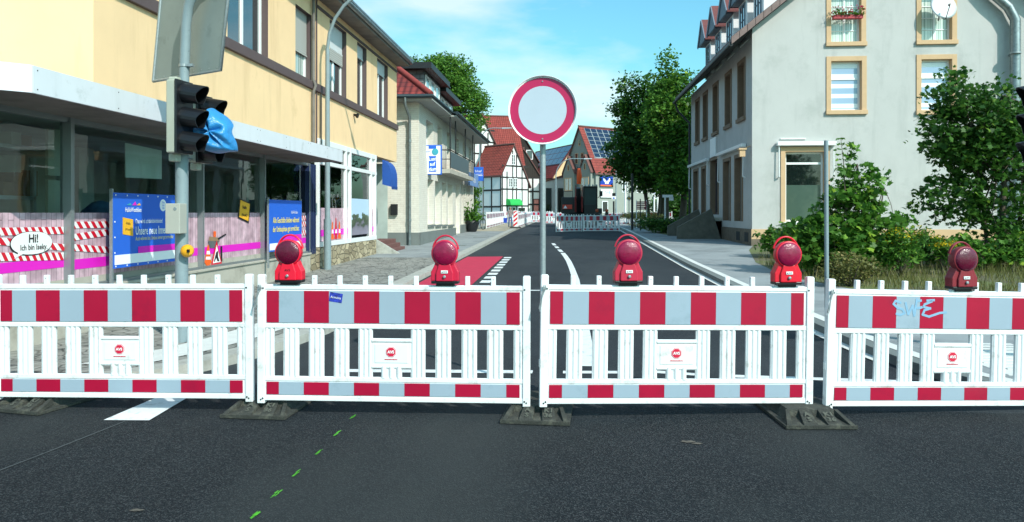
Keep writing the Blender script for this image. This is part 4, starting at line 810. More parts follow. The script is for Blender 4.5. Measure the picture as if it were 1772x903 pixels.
# C timbered gable left of it
Pc = PY(809, 368, 80); HC, FC, SC, RC = house('timbered_house', 'tall timber framed gable house half hidden behind the white brick building', 'house', Pc, 42, 3.6, 6, .68, 9.2, 12.1, M['timberwhite'], M['tile'], ov=.25)
timber(HC, FC, 3.6, [4.5, 6.3, 8.0, 9.3, 10.6], [(.1, .7, 9.2), (.9, .7, 10), (1.75, .7, 11.8), (2.7, .7, 10.3), (3.5, .7, 9.2)], .7, w=.16)
# D two dark boarded gables
Pc = PY(876, 368, 92); HD, FD, SD, RD = house('boarded_house', 'house with brown boarded gable above white timbered ground floor', 'house', Pc, 12, 4.3, 7, .7, 6.0, 9.4, M['timberwhite'], M['tilebright'], ov=.22, gablem=stripes('dark_boards', '#3c342d', '#2b2622', 0, .22, .12, rough=.85), gz0=6.0)
timber(HD, FD, 4.3, [.8, 2.6, 4.2, 5.9], [(.1, .7, 6), (1.2, .7, 6), (2.3, .7, 6), (3.3, .7, 6), (4.2, .7, 6)], .7, w=.2)
window(HD, FD, 3.35, 4.1, .8, 3.3, -.05, .08, M['beam'], mat('poster_pane', '#c87a70', .5, .5, 9), name='door')
Pc = PY(872, 368, 100); HD2, F_, S_, R_ = house('boarded_house', 'farther dark boarded gable house with a small white framed window', 'house', Pc, 10, 4.6, 8, .8, 8.6, 12.4, stripes('dark_boards_far', '#37302b', '#26211e', 0, .25, .12, rough=.85), M['tilebright'], ov=.22)
window(HD2, F_, 3.0, 3.9, 8.7, 10.0, -.05, .1, M['whiteframe'], M['paneblue'])
# E house with navy solar roof
g = .85; Pc = PY(958, 368, 96); HE, FE, SE, RE = house('solar_house', 'cream gabled house whose left roof slope is covered in navy solar panels', 'house', Pc, 24, 5.6, 13, g, 6.3, 10.2, mat('cream_render', '#dcc79a', .9, .06), M['tile'], ov=.3)
def panels(t, F, a_, b_, side, eave, ridge, apx, a, n, m, u0, u1, v0, v1):
    mb = MB(); ln = MB()
    if side == 0: A_, B_ = Vector((0, eave)), Vector((apx, ridge))
    else: A_, B_ = Vector((a, eave)), Vector((apx, ridge))
    for i in range(n):
        for j in range(m):
            s0, s1 = v0+(v1-v0)*j/m+.008, v0+(v1-v0)*(j+1)/m-.008; d0, d1 = u0+(u1-u0)*i/n+.06, u0+(u1-u0)*(i+1)/n-.06
            p0, p1 = A_.lerp(B_, s0), A_.lerp(B_, s1)
            q = [F.p(p0.x, -d0, p0.y+.26), F.p(p0.x, -d1, p0.y+.26), F.p(p1.x, -d1, p1.y+.26), F.p(p1.x, -d0, p1.y+.26)]
            mb.hexa([x-Z*.05 for x in q]+q)
    p0, p1 = A_.lerp(B_, v0), A_.lerp(B_, v1); q = [F.p(p0.x, -u0, p0.y+.22), F.p(p0.x, -u1, p0.y+.22), F.p(p1.x, -u1, p1.y+.22), F.p(p1.x, -u0, p1.y+.22)]
    MB().quad(q).build('panel_frames', M['galv'], t)
    return mb.build('solar_panels', mat('solar_panel', '#17233c', .18, .15, 1, spec=.7, coat=.6), t)
panels(HE, FE, 0, 0, 0, 6.3, 10.2, 2.8, 5.6, 8, 3, .1, 12.8, .34, .97)
HE2 = MB(); HE2.box(0, 0, 0, 0, 0, 0)
Pg = PY(936, 368, 92); GE, FG, SG, RG = house('grey_shop_house', 'low grey shop house with tall dark windows behind the digger', 'house', Pg, 10, 5.2, 4, .85, 5.2, 5.9, M['greyrender'], M['tile'], ov=.1)
for k in range(3): window(GE, FG, .5+1.6*k, 1.3+1.6*k, 1.1, 4.6, -.05, .06, M['blacksteel'], M['pane'])
# G bank
g = .8; Pr = PY(1031, 368, 84); dirn = Vector((math.cos(R(-50)), math.sin(R(-50)), 0)); Pl = Pr-dirn*5.4
HG, FGk, SGk, RGk = house('bank_building', 'grey gabled bank with solar panels on its red roof and a blue square sign', 'bank', Pl, -50, 5.4, 9, g, 6.3, 11.3, mat('bank_render', '#8f958d', .9, .05), M['tilebright'], ov=.25)
panels(HG, FGk, 0, 0, 1, 6.3, 11.3, 2.7, 5.4, 8, 7, .5, 7.8, .26, .95)
for u0 in (.35, 3.2):
    mb = MB(); mb.fbox(FGk, u0, u0+1.9, 0, .5, g, 6.2); mb.prism([FGk.p(u0, .5, 6.2), FGk.p(u0+1.9, .5, 6.2), FGk.p(u0+.95, .5, 7.9)], -FGk.n*1.2); o = mb.build('gable_bay', mat('bank_bay', '#8a9087', .9, .05), HG)
    rr = MB()
    for s in (0, 1): A_ = FGk.p(u0-.15 if s == 0 else u0+2.05, .62, 6.05); B_ = FGk.p(u0+.95, .62, 8.02); rr.hexa([A_, A_-FGk.n*1.4, B_-FGk.n*1.4, B_, A_+Z*.12, A_-FGk.n*1.4+Z*.12, B_-FGk.n*1.4+Z*.12, B_+Z*.12])
    rr.build('bay_roof', M['darkred'], o); window(HG, Fr(FGk.p(0, .5, 0), FGk.u), u0+.3, u0+1.6, 4.1, 5.6, -.05, .09, M['ochre'], M['curtainpane'], mull=1)
    window(HG, Fr(FGk.p(0, .5, 0), FGk.u), u0+.8, u0+1.1, 6.4, 7.1, -.05, .05, M['ochre'], M['pane'])
for u0 in (1.9, 2.9): window(HG, FGk, u0, u0+.5, 7.2, 8.4, -.05, .06, M['ochre'], M['pane'])
window(HG, FGk, 2.5, 2.85, 9.2, 9.9, -.05, .06, M['ochre'], M['pane'])
for u0, c, d in ((.9, 1.6, 2.9), (4.0, 3.9, 5.6), (6.3, 3.9, 5.6)): window(HG, RGk, u0, u0+.9, c, d, -.05, .08, M['whiteframe'], M['pane'])
o = MB().fbox(RGk, .5, 2.4, .1, .22, 4.55, 5.65).build('bank_sign', mat('bank_blue', '#123a9c', .4, .05), HG)
mb = MB()
for s in (-1, 1):
    pts = [(1.45+s*.04, 4.82), (1.45+s*.04, 5.12), (1.45+s*.3, 5.3), (1.45+s*.33, 5.46), (1.45+s*.52, 5.46), (1.45+s*.5, 5.2), (1.45+s*.28, 5.0), (1.45+s*.26, 4.82)]
    mb.prism([RGk.p(u_, .225, z_) for u_, z_ in pts], RGk.n*.01)
mb.build('white_emblem', M['inkwhite'], o); MB().fbox(RGk, .5, 2.4, .225, .235, 4.56, 4.7).build('orange_band', M['orange'], o)
o = MB().fbox(RGk, .6, 2.4, .1, .2, 3.3, 4.2).build('white_sign', M['white'], HG); text('lettering', 'DVB', .5, M['bannerblue'], o, RGk.p(1.6, .21, 3.8), RGk.u)
# H pale building behind the trees
g = .85; PH = PY(1060, 368, 95); HH, FH, SH, RH = house('pale_house', 'pale rendered house with garage openings partly hidden by the big dark trees', 'house', PH, 6, 9, 8, g, 7.6, 9.4, mat('pale_render', '#969e9d', .9, .05), M['tile'], ov=.3)
for u0 in (1.0, 3.4, 6.0): window(HH, FH, u0, u0+.9, 5.2, 6.9, -.05, .09, M['ochre'], M['pane'])
for u0 in (.4, 2.2): window(HH, FH, u0, u0+1.5, g, 3.6, -.05, .06, M['blacksteel'], M['shutter'], name='garage_door')
window(HH, FH, 4.6, 6.0, g, 3.4, -.05, .08, M['whiteframe'], M['pane'], name='shop_door'); o = MB().fbox(FH, 4.4, 6.6, .05, .15, 3.6, 4.2).build('white_sign', M['white'], HH); text('lettering', 'Café', .4, M['bannerblue'], o, FH.p(5.5, .16, 3.9), FH.u)

# ------------------------------------------------------------------ pale corner house on the right
GX, GY, GXR = 6.7, 28.0, 17.45
M['brownstone'] = mat('brown_stone', '#7d6a57', .88, .12, 4)
B3 = thing('corner_house', 'large pale grey gabled corner house with ochre window surrounds and roof dormers', 'house', (12, 34, 0))
FGa = Fr((0, GY, 0), (1, 0, 0)); FSt = Fr((GX, 41.6, 0), (0, -1, 0))
def gq(px0, px1, py0, py1): a, b = PY(px0, py1, GY), PY(px1, py0, GY); return (a.x, b.x, a.z, b.z)
go = [gq(1438, 1490, -12, 73), gq(1594, 1647, -12, 70), gq(1438, 1491, 105, 191), gq(1594, 1647, 102, 191), gq(1359, 1427, 262, 384)]
eave_z = 8.3; apx_ = (GX+GXR)/2; rzz = 8.3+(apx_-GX)*.80
mb = MB(); wall(mb, FGa, GX, GXR, .3, eave_z, go, .18, 0, 1)
# the pieces of the upper openings that rise above the eaves line
top = max(go[0][3], go[1][3])
lo_ops = [(o[0], o[1], eave_z, o[3]) for o in go[:2]]
zr = lambda x: eave_z+(min(x-GX, GXR-x))*.80
xs = sorted({GX, GXR, apx_, *[o[0] for o in lo_ops], *[o[1] for o in lo_ops]})
for a, b in zip(xs, xs[1:]):
    inop = any(o[0]-.001 <= a and b <= o[1]+.001 for o in lo_ops); zl = lo_ops[0][3] if inop else eave_z
    if inop: zl = [o for o in lo_ops if o[0]-.001 <= a][-1][3]
    P = [FGa.p(a, 0, zl), FGa.p(b, 0, zl), FGa.p(b, 0, max(zl, zr(b))), FGa.p(a, 0, max(zl, zr(a)))]
    if zr(a) <= zl+.001: P = P[:3]
    if zr(b) <= zl+.001: P = [P[0], P[1], P[3]]
    mb.quad(P, 0)
mb.build('gable_wall', [M['greyrender'], M['ochre']], B3)
US = [41.6-y for y in (39.55, 37.3, 34.75, 32.05, 29.65)]
so1 = [(u-.5, u+.5, 5.25, 7.35) for u in US]
gr_ = [(PX(a_, 300, GX).y, PX(b_, 300, GX).y) for a_, b_ in ((1273, 1284.5), (1253, 1263.6), (1215, 1221), (1201, 1208))]
so2 = [(41.6-max(p), 41.6-min(p), 1.25, 3.75) for p in gr_]; dd = (41.6-PX(1230.5, 300, GX).y, 41.6-PX(1243, 300, GX).y, 1.5, 4.0)
so2 = [(min(o[0], o[1]), max(o[0], o[1]), o[2], o[3]) for o in so2]
mb = MB(); wall(mb, FSt, 0, 13.6, .3, 8.0, so1+so2+[dd], .2, 0, 1); mb.quad([(GX, 41.6, .3), (GXR, 41.6, .3), (GXR, 41.6, 8), (apx_, 41.6, rzz), (GX, 41.6, 8)]); mb.build('street_wall', [M['greyrender'], M['brownstone']], B3)
# ochre surrounds
sr_ = MB()
def surround(f, a, b, c, d, w=.17, sill=.0, n=.035, bot=True, m='ochre'):
    sr_ = MB(); sr_.fbox(f, a-w, a-.0, 0, n, c, d+w); sr_.fbox(f, b, b+w, 0, n, c, d+w); sr_.fbox(f, a, b, 0, n, d, d+w)
    if bot: sr_.fbox(f, a-w-.02, b+w+.02, 0, n+.06, c-.15, c)
    sr_.build('window_surround', M[m], B3, bevel=.005)
for k, o in enumerate(go): surround(FGa, *o, bot=k < 4)
for o in so1: surround(FSt, *o, w=.15, m='brownstone')
for o in so2+[dd]: surround(FSt, *o, w=.14, bot=False, m='brownstone')
pk = MB(); pk.box(GX-.03, GXR, GY-.03, GY+.02, .62, .98); pk.build('ochre_base_band', M['ochre'], B3)
pk = MB(); pk.box(GX-.04, GXR, GY-.04, GY+.02, .2, .62); pk.box(GX-.04, GX+.02, GY, 41.6, .2, .98); pk.build('stone_base', mat('weathered_stone', '#6b6254', .95, .3, 5, bump=.5, bscale=15), B3)
cw = MB()
for u in (11.6, 13.0): cw.fbox(FSt, u-.4, u+.2, .0, .05, .5, .85)
cw.build('cellar_window', M['dark'], B3)
for k, o in enumerate(go[:2]): window(B3, FGa, *o, .18, .06, M['whiteframe'], M['curtainx'], mull=1, bars=3)
for o in go[2:4]: window(B3, FGa, *o, .18, .075, M['whiteframe'], M['blind'], trans=o[3]-.62)
o = go[4]; w_ = window(B3, FGa, *o, .18, .08, M['whiteframe'], M['pane'], trans=o[3]-.42, name='shop_window')
MB().fbox(FGa, o[0]+.08, o[1]-.08, -.19, -.185, o[2]+.08, o[2]+1.35).build('frosted_panel', mat('green_privacy_film', '#3d5348', .35, .05, coat=.8), w_)
MB().fbox(FGa, o[0]-.1, o[1]+.1, -.02, .1, o[2]-.09, o[2]).build('window_sill', M['whiteframe'], w_)
for o in so1: window(B3, FSt, *o, .2, .07, M['brown'], M['pane'], mull=1)
for o in so2: window(B3, FSt, *o, .2, .07, M['greyframe'], M['pane'], trans=o[3]-.6)
window(B3, FSt, *dd, .2, .1, M['brown'], M['dark'], name='door')
# roof with verge, gutter and dormers
rf = MB(); T = .2; ov = .5; sl = .80
for s in (0, 1):
    x0 = GX-.8 if s == 0 else GXR+.8; z0 = eave_z-.8*sl+.05; q = [Vector((x0, GY-ov, z0)), Vector((x0, 42.1, z0)), Vector((apx_, 42.1, rzz+.05)), Vector((apx_, GY-ov, rzz+.05))]
    H_ = math.hypot(apx_-x0, rzz-z0); rf.quad([p+Z*T for p in q], 0, [(0, 0), (14.6, 0), (14.6, H_), (0, H_)]); rf.quad(q, 1)
    for i in range(4): j = (i+1) % 4; rf.quad([q[i], q[j], q[j]+Z*T, q[i]+Z*T], 2)
rf.build('roof', [M['tile'], mat('dark_soffit', '#40434a', .8, .1), mat('verge_board', '#6d6260', .8, .15, 6)], B3)
vg = MB(); 
for k in range(22):
    a_ = k/22; b_ = (k+.94)/22; x0 = GX-.85; z0 = eave_z-.85*sl+.27
    xa, xb = x0+(apx_-x0)*a_, x0+(apx_-x0)*b_; za, zb2 = z0+(xa-x0)*sl, z0+(xb-x0)*sl
    vg.hexa([(xa, GY-.56, za-.26), (xb, GY-.56, zb2-.26), (xb, GY-.50, zb2-.26), (xa, GY-.50, za-.26), (xa, GY-.56, za+.0), (xb, GY-.56, zb2), (xb, GY-.3, zb2+.03), (xa, GY-.3, za+.03)])
vg.build('verge_tiles', mat('verge_tile', '#7d6a66', .8, .2, 8), B3)
gt = MB(); gt.tube([(GX-.86, GY-.5, eave_z-.66), (GX-.86, 42.1, eave_z-.66)], .08, 8); gt.build('gutter', M['blacksteel'], B3)
dp = MB(); dp.tube([(GX-.8, 41.9, 7.6), (GX-.7, 41.9, 7.2), (GX-.08, 41.75, 6.5), (GX-.08, 41.7, 6.2), (GX-.08, 41.7, .5)], .055, 8); dp.build('downpipe', M['blacksteel'], B3)
dmw = mat('dormer_grey', '#6f7d8a', .7, .08); dww = mat('dormer_white', '#e2e6e8', .7, .04)
for yk in (40.2, 37.55, 34.9, 32.3, 29.7):
    DX = 7.35; u = 41.6-yk; fD = Fr((DX, 41.6, 0), (0, -1, 0)); hw = .78; zb = 8.7; ze = 10.7; zp = 11.65
    mb = MB(); mb.prism([fD.p(u-hw, 0, zb), fD.p(u+hw, 0, zb), fD.p(u+hw, 0, ze), fD.p(u, 0, zp-.12), fD.p(u-hw, 0, ze)], (3.2, 0, 0)); D = mb.build('dormer', dww, B3)
    rr = MB()
    for s in (-1, 1):
        A_ = fD.p(u+s*(hw+.25), .35, ze-.22); B_ = fD.p(u, .35, zp); n_ = Vector((3.8, 0, 0))
        rr.hexa([A_, A_+n_, B_+n_, B_, A_+Z*.1, A_+n_+Z*.1, B_+n_+Z*.1, B_+Z*.1])
    rr.build('dormer_roof', M['tilebright'] if 0 else mat('dormer_tile', '#70403e', .8, .2, 8), D)
    bb_ = MB(); 
    for s in (-1, 1): bb_.fbar(fD, (u+s*(hw+.25), ze-.24), (u, zp+.0), .2, .34, .39)
    bb_.fbox(fD, u-hw, u+hw, .0, .3, ze-.25, ze-.15); bb_.quad([fD.p(u-hw-.2, .33, ze-.22), fD.p(u+hw+.2, .33, ze-.22), fD.p(u, .33, zp-.05)]); bb_.build('bargeboard', dmw, D)
    window(D, fD, u-.45, u+.45, 8.95, 10.35, -.04, .07, dmw, M['paneblue'], mull=1, bars=1)
# steps, awning boxes, plaque, lantern
st = MB()
for k in range(6): st.box(GX-1.35+.2*k, GX, 33.4-0*k, 36.3, .2, .62+.15*k)
st.build('front_steps', M['plinthc'], B3)
for y in (33.15, 36.3):
    mb = MB(); mb.hexa([(4.75, y, .2), (GX, y, .2), (GX, y+.25, .2), (4.75, y+.25, .2), (4.75, y, .95), (GX-.5, y, 1.75), (GX-.5, y+.25, 1.75), (4.75, y+.25, .95)]); mb.build('step_cheek', mat('dark_concrete', '#5f5e55', .95, .25, 5, bump=.4), B3)
def awn(f, a, b, z, d=.22, arm=1.1, par=B3):
    mb = MB(); mb.fbox(f, a, b, 0.03, d, z, z+.14); o = mb.build('awning_box', M['whiteframe'], par, bevel=.02); mb = MB()
    for u in (a+.08, b-.08): mb.tube([f.p(u, .12, z), f.p(u, .14, z-arm)], .022, 6); mb.tube([f.p(u, .14, z-arm), f.p(u, .04, z-arm-.05)], .03, 6)
    mb.build('awning_arm', M['whiteframe'], o)
a_, b_ = PY(1344, 250, GY-.1), PY(1446, 250, GY-.1); awn(FGa, a_.x, b_.x, PY(1400, 252, GY-.1).z)
u_ = [41.6-PX(p, 260, GX-.1).y for p in (1193, 1225, 1243, 1288)]; awn(FSt, u_[0], u_[1], 4.02); awn(FSt, u_[2], u_[3], 4.05)
tb = MB(); c = PY(1372, 240, GY); tb.fbox(FGa, c.x-.45, c.x+.45, 0, .05, c.z-.02, c.z+.02); tb.build('light_bar', M['whiteframe'], B3)
o = MB().fbox(FSt, 41.6-PX(1231.5, 250, GX).y, 41.6-PX(1240.7, 250, GX).y, .02, .08, 4.15, 5.0).build('wall_plaque', M['white'], B3)
ln = MB(); p = PX(1284, 264, GX-.3); ln.box(p.x-.1, p.x+.1, p.y-.1, p.y+.1, p.z-.15, p.z+.1); ln.prism([(p.x-.14, p.y-.14, p.z+.1), (p.x+.14, p.y-.14, p.z+.1), (p.x+.14, p.y+.14, p.z+.1), (p.x-.14, p.y+.14, p.z+.1)], (0, 0, .06)); ln.tube([(p.x, p.y, p.z+.1), (GX, p.y, p.z+.25)], .02, 6); ln.build('wall_lantern', M['ochre'], B3)
# steel flue
fl_ = thing('steel_flue', 'wide stainless steel flue pipe running down the right side of the pale gable', 'flue', (16.6, 27.6, 0))
q = [PY(x, y, 27.72) for x, y in ((1690, -45), (1722, -8), (1745, 12), (1757, 34), (1757, 120), (1757, 250), (1757, 425))]
mb = MB(); mb.tube(q, .165, 16); mb.build('flue_pipe', M['zinc'], fl_)
mb = MB()
for py in (93, 240): p = PY(1757, py, 27.62); mb.lathe(p, (0, 0, 1), [(0, .18), (.06, .18)], 16); mb.box(p.x-.03, p.x+.03, 27.7, 28.0, p.z, p.z+.05)
mb.build('pipe_clamp', M['galv'], fl_)
# satellite dish
sdh = thing('satellite_dish', 'round grey satellite dish at the top right window of the pale gable', 'satellite dish', PY(1632, 40, 27.6))
c = PY(1632, 12, 27.66); ax = Vector((.12, -1, .25)).normalized(); mb = MB(); mb.lathe(c, ax, [(-.04, .02), (-.035, .2), (-.01, .36), (.03, .47), (.035, .475), (.02, .36), (-.01, .2), (-.02, .01)], 26, close=False); mb.build('dish', mat('dish_grey', '#c4cccf', .5, .04), sdh)
mb = MB(); e = c+ax*.42-Z*.1; mb.tube([c-Z*.45+ax*.02, c-Z*.5+ax*.15, e], .014, 6); mb.lathe(e, -ax, [(0, .035), (.1, .03)], 10); mb.build('feed_arm', M['blackplastic'], sdh); mb = MB(); mb.tube([c-ax*.03, c-ax*.2-Z*.1, (c.x, 28.0, c.z-.4)], .025, 6); mb.build('bracket', M['galv'], sdh)
# window flower box
fbx = thing('flower_box', 'red window box full of pink and red geraniums on the pale gable', 'flower box', PY(1466, 33, 27.85))
a_, b_ = PY(1441, 33, 27.85), PY(1492, 27, 27.85); MB().box(a_.x, b_.x, 27.75, 27.93, a_.z, b_.z+.02).build('box', mat('red_box', '#a8343e', .6, .1), fbx)
# ------------------------------------------------------------------ foliage
import numpy as np
def leaves(name, pts, size, m, parent, seed=1, shape='kite', up=.45, svar=.35):
    """one mesh of many small leaf faces standing at pts"""
    g = np.random.default_rng(seed); P = np.asarray(pts, float); n = len(P)
    if shape == 'kite': T = np.array([(0, -.5), (.34, 0), (0, .55), (-.34, 0)])
    elif shape == 'star': T = np.array([(0, -.45), (.22, -.28), (.55, -.12), (.3, .08), (.33, .42), (.1, .26), (0, .6), (-.1, .26), (-.33, .42), (-.3, .08), (-.55, -.12), (-.22, -.28)])
    else: T = np.array([(0, -.6), (.17, -.2), (.18, .2), (0, .65), (-.18, .2), (-.17, -.2)])
    k = len(T); N = g.normal(size=(n, 3)); N[:, 2] = np.abs(N[:, 2])+up; N /= np.linalg.norm(N, axis=1)[:, None]
    A = np.cross(N, g.normal(size=(n, 3))); A /= np.linalg.norm(A, axis=1)[:, None]; B = np.cross(N, A)
    S = size*(1+svar*g.uniform(-1, 1, n)); fold = (np.abs(T[:, 0])*-.25)
    V = P[:, None, :]+S[:, None, None]*(T[None, :, 0, None]*A[:, None, :]+T[None, :, 1, None]*B[:, None, :]+fold[None, :, None]*N[:, None, :])
    V = V.reshape(-1, 3)-np.array(org(parent)) if parent is not None else V.reshape(-1, 3)
    me = bpy.data.meshes.new(name); me.vertices.add(n*k); me.vertices.foreach_set('co', V.ravel()); me.loops.add(n*k); me.loops.foreach_set('vertex_index', np.arange(n*k, dtype=np.int32))
    me.polygons.add(n); me.polygons.foreach_set('loop_start', np.arange(0, n*k, k, dtype=np.int32)); me.polygons.foreach_set('loop_total', np.full(n, k, dtype=np.int32)); me.materials.append(m); me.update(calc_edges=True)
    o = bpy.data.objects.new(name, me); scene.collection.objects.link(o); o.parent = parent; return o
def crown(ells, nclump, per, cr_, seed, shell=.55):
    g = np.random.default_rng(seed); vol = np.array([e[3]*e[4]*e[5] for e in ells]); idx = g.choice(len(ells), nclump, p=vol/vol.sum()); C = []
    for i in idx:
        e = ells[i]; d = g.normal(size=3); d /= np.linalg.norm(d); r = shell+(1-shell)*g.random()**.6; C.append([e[0]+d[0]*e[3]*r, e[1]+d[1]*e[4]*r, e[2]+d[2]*e[5]*r])
    C = np.array(C); P = []
    for c in C:
        k = int(per*g.uniform(.5, 1.5)); s = cr_*g.uniform(.6, 1.3); q = np.clip(g.normal(size=(k, 3)), -1.55, 1.55)*s*np.array([1, 1, .55]); q[:, 2] -= .35*(np.hypot(q[:, 0], q[:, 1])**2)/max(s, .01)*.3; P.append(c+q)
    return C, np.concatenate(P)
def tree(name, label, cat, base, trunks, ells, nclump, per, cr_, ls, m, seed, shape='kite', group=None, limb=.05, shell=.55, m2=None):
    t = thing(name, label, cat, base, 0, group); C, P = crown(ells, nclump, per, cr_, seed, shell)
    mb = MB(); g = np.random.default_rng(seed+5)
    tops = []
    for (dx, dy, h, r, lx, ly) in trunks:
        b = Vector(base)+Vector((dx, dy, -.05)); tp_ = b+Vector((lx, ly, h)); pts = [b.lerp(tp_, s)+Vector((math.sin(s*5+dx)*.04*h*.3, math.cos(s*4)*.03*h*.3, 0)) for s in (0, .25, .5, .75, 1)]
        mb.tube(pts, [r*1.25, r, r*.85, r*.7, r*.45], 8); tops.append((pts, r))
    for i in range(0, len(C), max(1, len(C)//40)):
        c = Vector(C[i]); pts, r = tops[int(g.integers(len(tops)))]; s = int(g.integers(2, 5)); a = pts[s]; mid = a.lerp(c, .5)+Z*.12*(c-a).length
        mb.tube([a, mid, c], [r*limb*8, r*limb*5, r*limb*1.5], 5)
    mb.build('trunk', M['bark'], t); leaves('crown', P, ls, m, t, seed+1, shape)
    return t
def E(px, py, Y, rx, rz, ry=None):      # ellipsoid of a crown from its place in the view, radii in px at that distance
    p = PY(px, py, Y); s = Y/1300; return (p.x, Y, p.z, rx*s, (ry or rx)*s, rz*s)
b = PG(775, 385); tree('leafy_tree', 'round bright green tree rising behind the white brick building', 'tree', (-12.3, 78, .7), [(0, 0, 11, .35, 0, 0)],
    [E(765, 150, 78, 52, 55), E(800, 185, 78, 42, 45), E(745, 130, 78, 40, 32), E(785, 122, 78, 32, 26), E(812, 168, 78, 26, 30), E(720, 122, 78, 26, 22)], 620, 40, .48, .27, M['leaf_bright'], 11)
tree('linden_tree', 'big dark tree over the street with a ragged left edge, left of the pair', 'tree', (5.6, 50, .52), [(-.2, .2, 6, .14, -.9, 0), (.5, 0, 7, .16, .2, .3), (.15, -.4, 5.5, .1, .5, 0)],
    [E(1112, 205, 50, 42, 50), E(1085, 250, 50, 34, 45), E(1068, 184, 50, 22, 12), E(1080, 178, 50, 16, 20), E(1090, 200, 50, 24, 30), E(1120, 295, 50, 46, 32), E(1095, 150, 50, 26, 24), E(1145, 240, 50, 50, 70), E(1072, 290, 50, 20, 26), E(1110, 260, 50, 55, 60), E(1150, 310, 50, 40, 26), E(1135, 160, 50, 26, 36), E(1140, 200, 50, 30, 40)], 1000, 24, .34, .24, M['leaf_dark'], 21, shell=.35)
tree('linden_tree', 'tall green tree beside the corner house, right of the pair', 'tree', (7.0, 47, .5), [(0, 0, 7, .2, .2, 0), (-.9, -.3, 6, .13, -.3, 0)],
    [E(1160, 148, 47, 28, 30), E(1158, 110, 47, 13, 24), E(1178, 190, 47, 30, 62), E(1150, 200, 47, 42, 50), E(1172, 280, 47, 42, 50), E(1188, 130, 47, 16, 18), E(1140, 130, 47, 10, 16), E(1165, 240, 47, 40, 70), E(1170, 320, 47, 34, 20)], 850, 24, .32, .22, M['leaf_mid'], 31, shell=.35)
tree('maple_tree', 'young maple with loose branches in front of the pale gable', 'tree', (10.4, 19, .25), [(0, 0, 4.2, .07, .15, 0), (.4, .2, 3.8, .05, .5, 0), (-.2, .1, 3.2, .04, -.3, 0)],
    [E(1650, 165, 19, 48, 42), E(1740, 170, 19, 46, 52), E(1625, 240, 19, 40, 36), E(1700, 260, 19, 70, 70), E(1650, 340, 19, 58, 45), E(1740, 370, 19, 60, 55), E(1612, 208, 19, 22, 14), E(1596, 355, 19, 20, 12), E(1790, 250, 19, 50, 90), E(1680, 125, 19, 16, 14), E(1722, 120, 19, 14, 14), E(1690, 220, 19, 75, 70)], 600, 17, .15, .125, M['leaf_dark'], 41, 'star', shell=.3, limb=.06)
t = tree('maple_sapling', 'bright green maple sapling bush with one tall shoot beside the thin pole', 'shrub', (6.35, 17, .2), [(0, 0, 2.5, .03, 0, 0), (.3, .1, 2.0, .025, .3, 0), (-.3, 0, 1.8, .025, -.4, 0)],
    [E(1440, 400, 17, 60, 40), E(1470, 355, 17, 56, 46), E(1490, 330, 17, 42, 30), E(1450, 430, 17, 75, 52), E(1400, 400, 17, 48, 36), E(1520, 410, 17, 50, 50), E(1555, 385, 17, 22, 10), E(1465, 296, 17, 20, 20), E(1500, 305, 17, 24, 20), E(1480, 270, 17, 10, 16)], 420, 14, .11, .135, M['leaf_mid'], 51, 'star', shell=.3)
mb = MB(); a = PY(1462, 330, 16.8); e_ = PY(1455, 240, 16.8); mb.tube([a, a.lerp(e_, .5)+Vector((.02, 0, 0)), e_], [.014, .01, .005], 5); mb.build('tall_shoot', M['bark'], t)
pts = []
for k in range(11):
    c = a.lerp(e_, k/10)
    for s in (-1, 1):
        for w in (.05, .12, .18): pts.append((c.x+s*w*(1.15-k/14), c.y+rnd.uniform(-.1, .1), c.z+.02-w*.15))
leaves('shoot_leaves', pts, .11, M['leaf_mid'], t, 5, 'kite', up=1.2)
def shrub(label, px, py, Y, ells, n, per, cr_, ls, m, seed, shape='kite', flowers=None, name='shrub', cat='shrub', group=None):
    b = PY(px, py, Y); b.z = gz(Y)+.1; t = thing(name, label, cat, b, 0, group); C, P = crown(ells, n, per, cr_, seed, .2); P = P[P[:, 2] > gz(Y)+.1]; leaves('foliage', P, ls, m, t, seed, shape)
    mb = MB()
    for c in C[::max(1, len(C)//14)]: mb.tube([b+Vector((rnd.uniform(-.1, .1), 0, -.05)), Vector(c)], [.015, .006], 5)
    mb.build('stems', M['bark'], t)
    if flowers is not None:
        g = np.random.default_rng(seed+9); F = []
        for c in C:
            if c[2] > np.percentile(C[:, 2], flowers[0]): F.append(c+np.array([0, 0, cr_*.7])+g.normal(size=(flowers[1], 3))*cr_*np.array([.8, .8, .22]))
        leaves('flowers', np.concatenate(F), flowers[2], flowers[3], t, seed+2, 'kite', up=1.5)
    return t
shrub('dark green shrub at the left foot of the pale gable', 1360, 450, 22, [E(1355, 415, 22, 36, 26), E(1330, 410, 22, 20, 14), E(1385, 425, 22, 30, 34)], 110, 16, .13, .13, M['leaf_mid'], 61, 'star')
shrub('low brownish dry shrub right of the thin grey pole', 1475, 480, 14.6, [E(1472, 462, 14.6, 44, 26), E(1440, 470, 14.6, 24, 22)], 130, 22, .08, .055, M['leaf_dry'], 62)
shrub('yellow flowering goldenrod between the sapling and the maple', 1560, 470, 16.5, [E(1555, 425, 16.5, 34, 32), E(1590, 420, 16.5, 20, 24), E(1530, 440, 16.5, 18, 30)], 90, 18, .09, .09, M['leaf_mid'], 63, 'long', (55, 9, .045, M['flower_yellow']), name='goldenrod', cat='plant')
shrub('yellow flowering goldenrod clump below the young maple', 1640, 470, 17.0, [E(1632, 430, 17, 18, 22), E(1650, 440, 17, 14, 20)], 50, 16, .08, .085, M['leaf_mid'], 64, 'long', (60, 12, .045, M['flower_yellow']), name='goldenrod', cat='plant')
shrub('bright green ground shrub at the right under the maple', 1730, 470, 18.2, [E(1700, 440, 18.2, 46, 20), E(1760, 432, 18.2, 44, 34), E(1660, 430, 18.2, 30, 22)], 150, 18, .1, .11, M['leaf_mid'], 65, 'star')
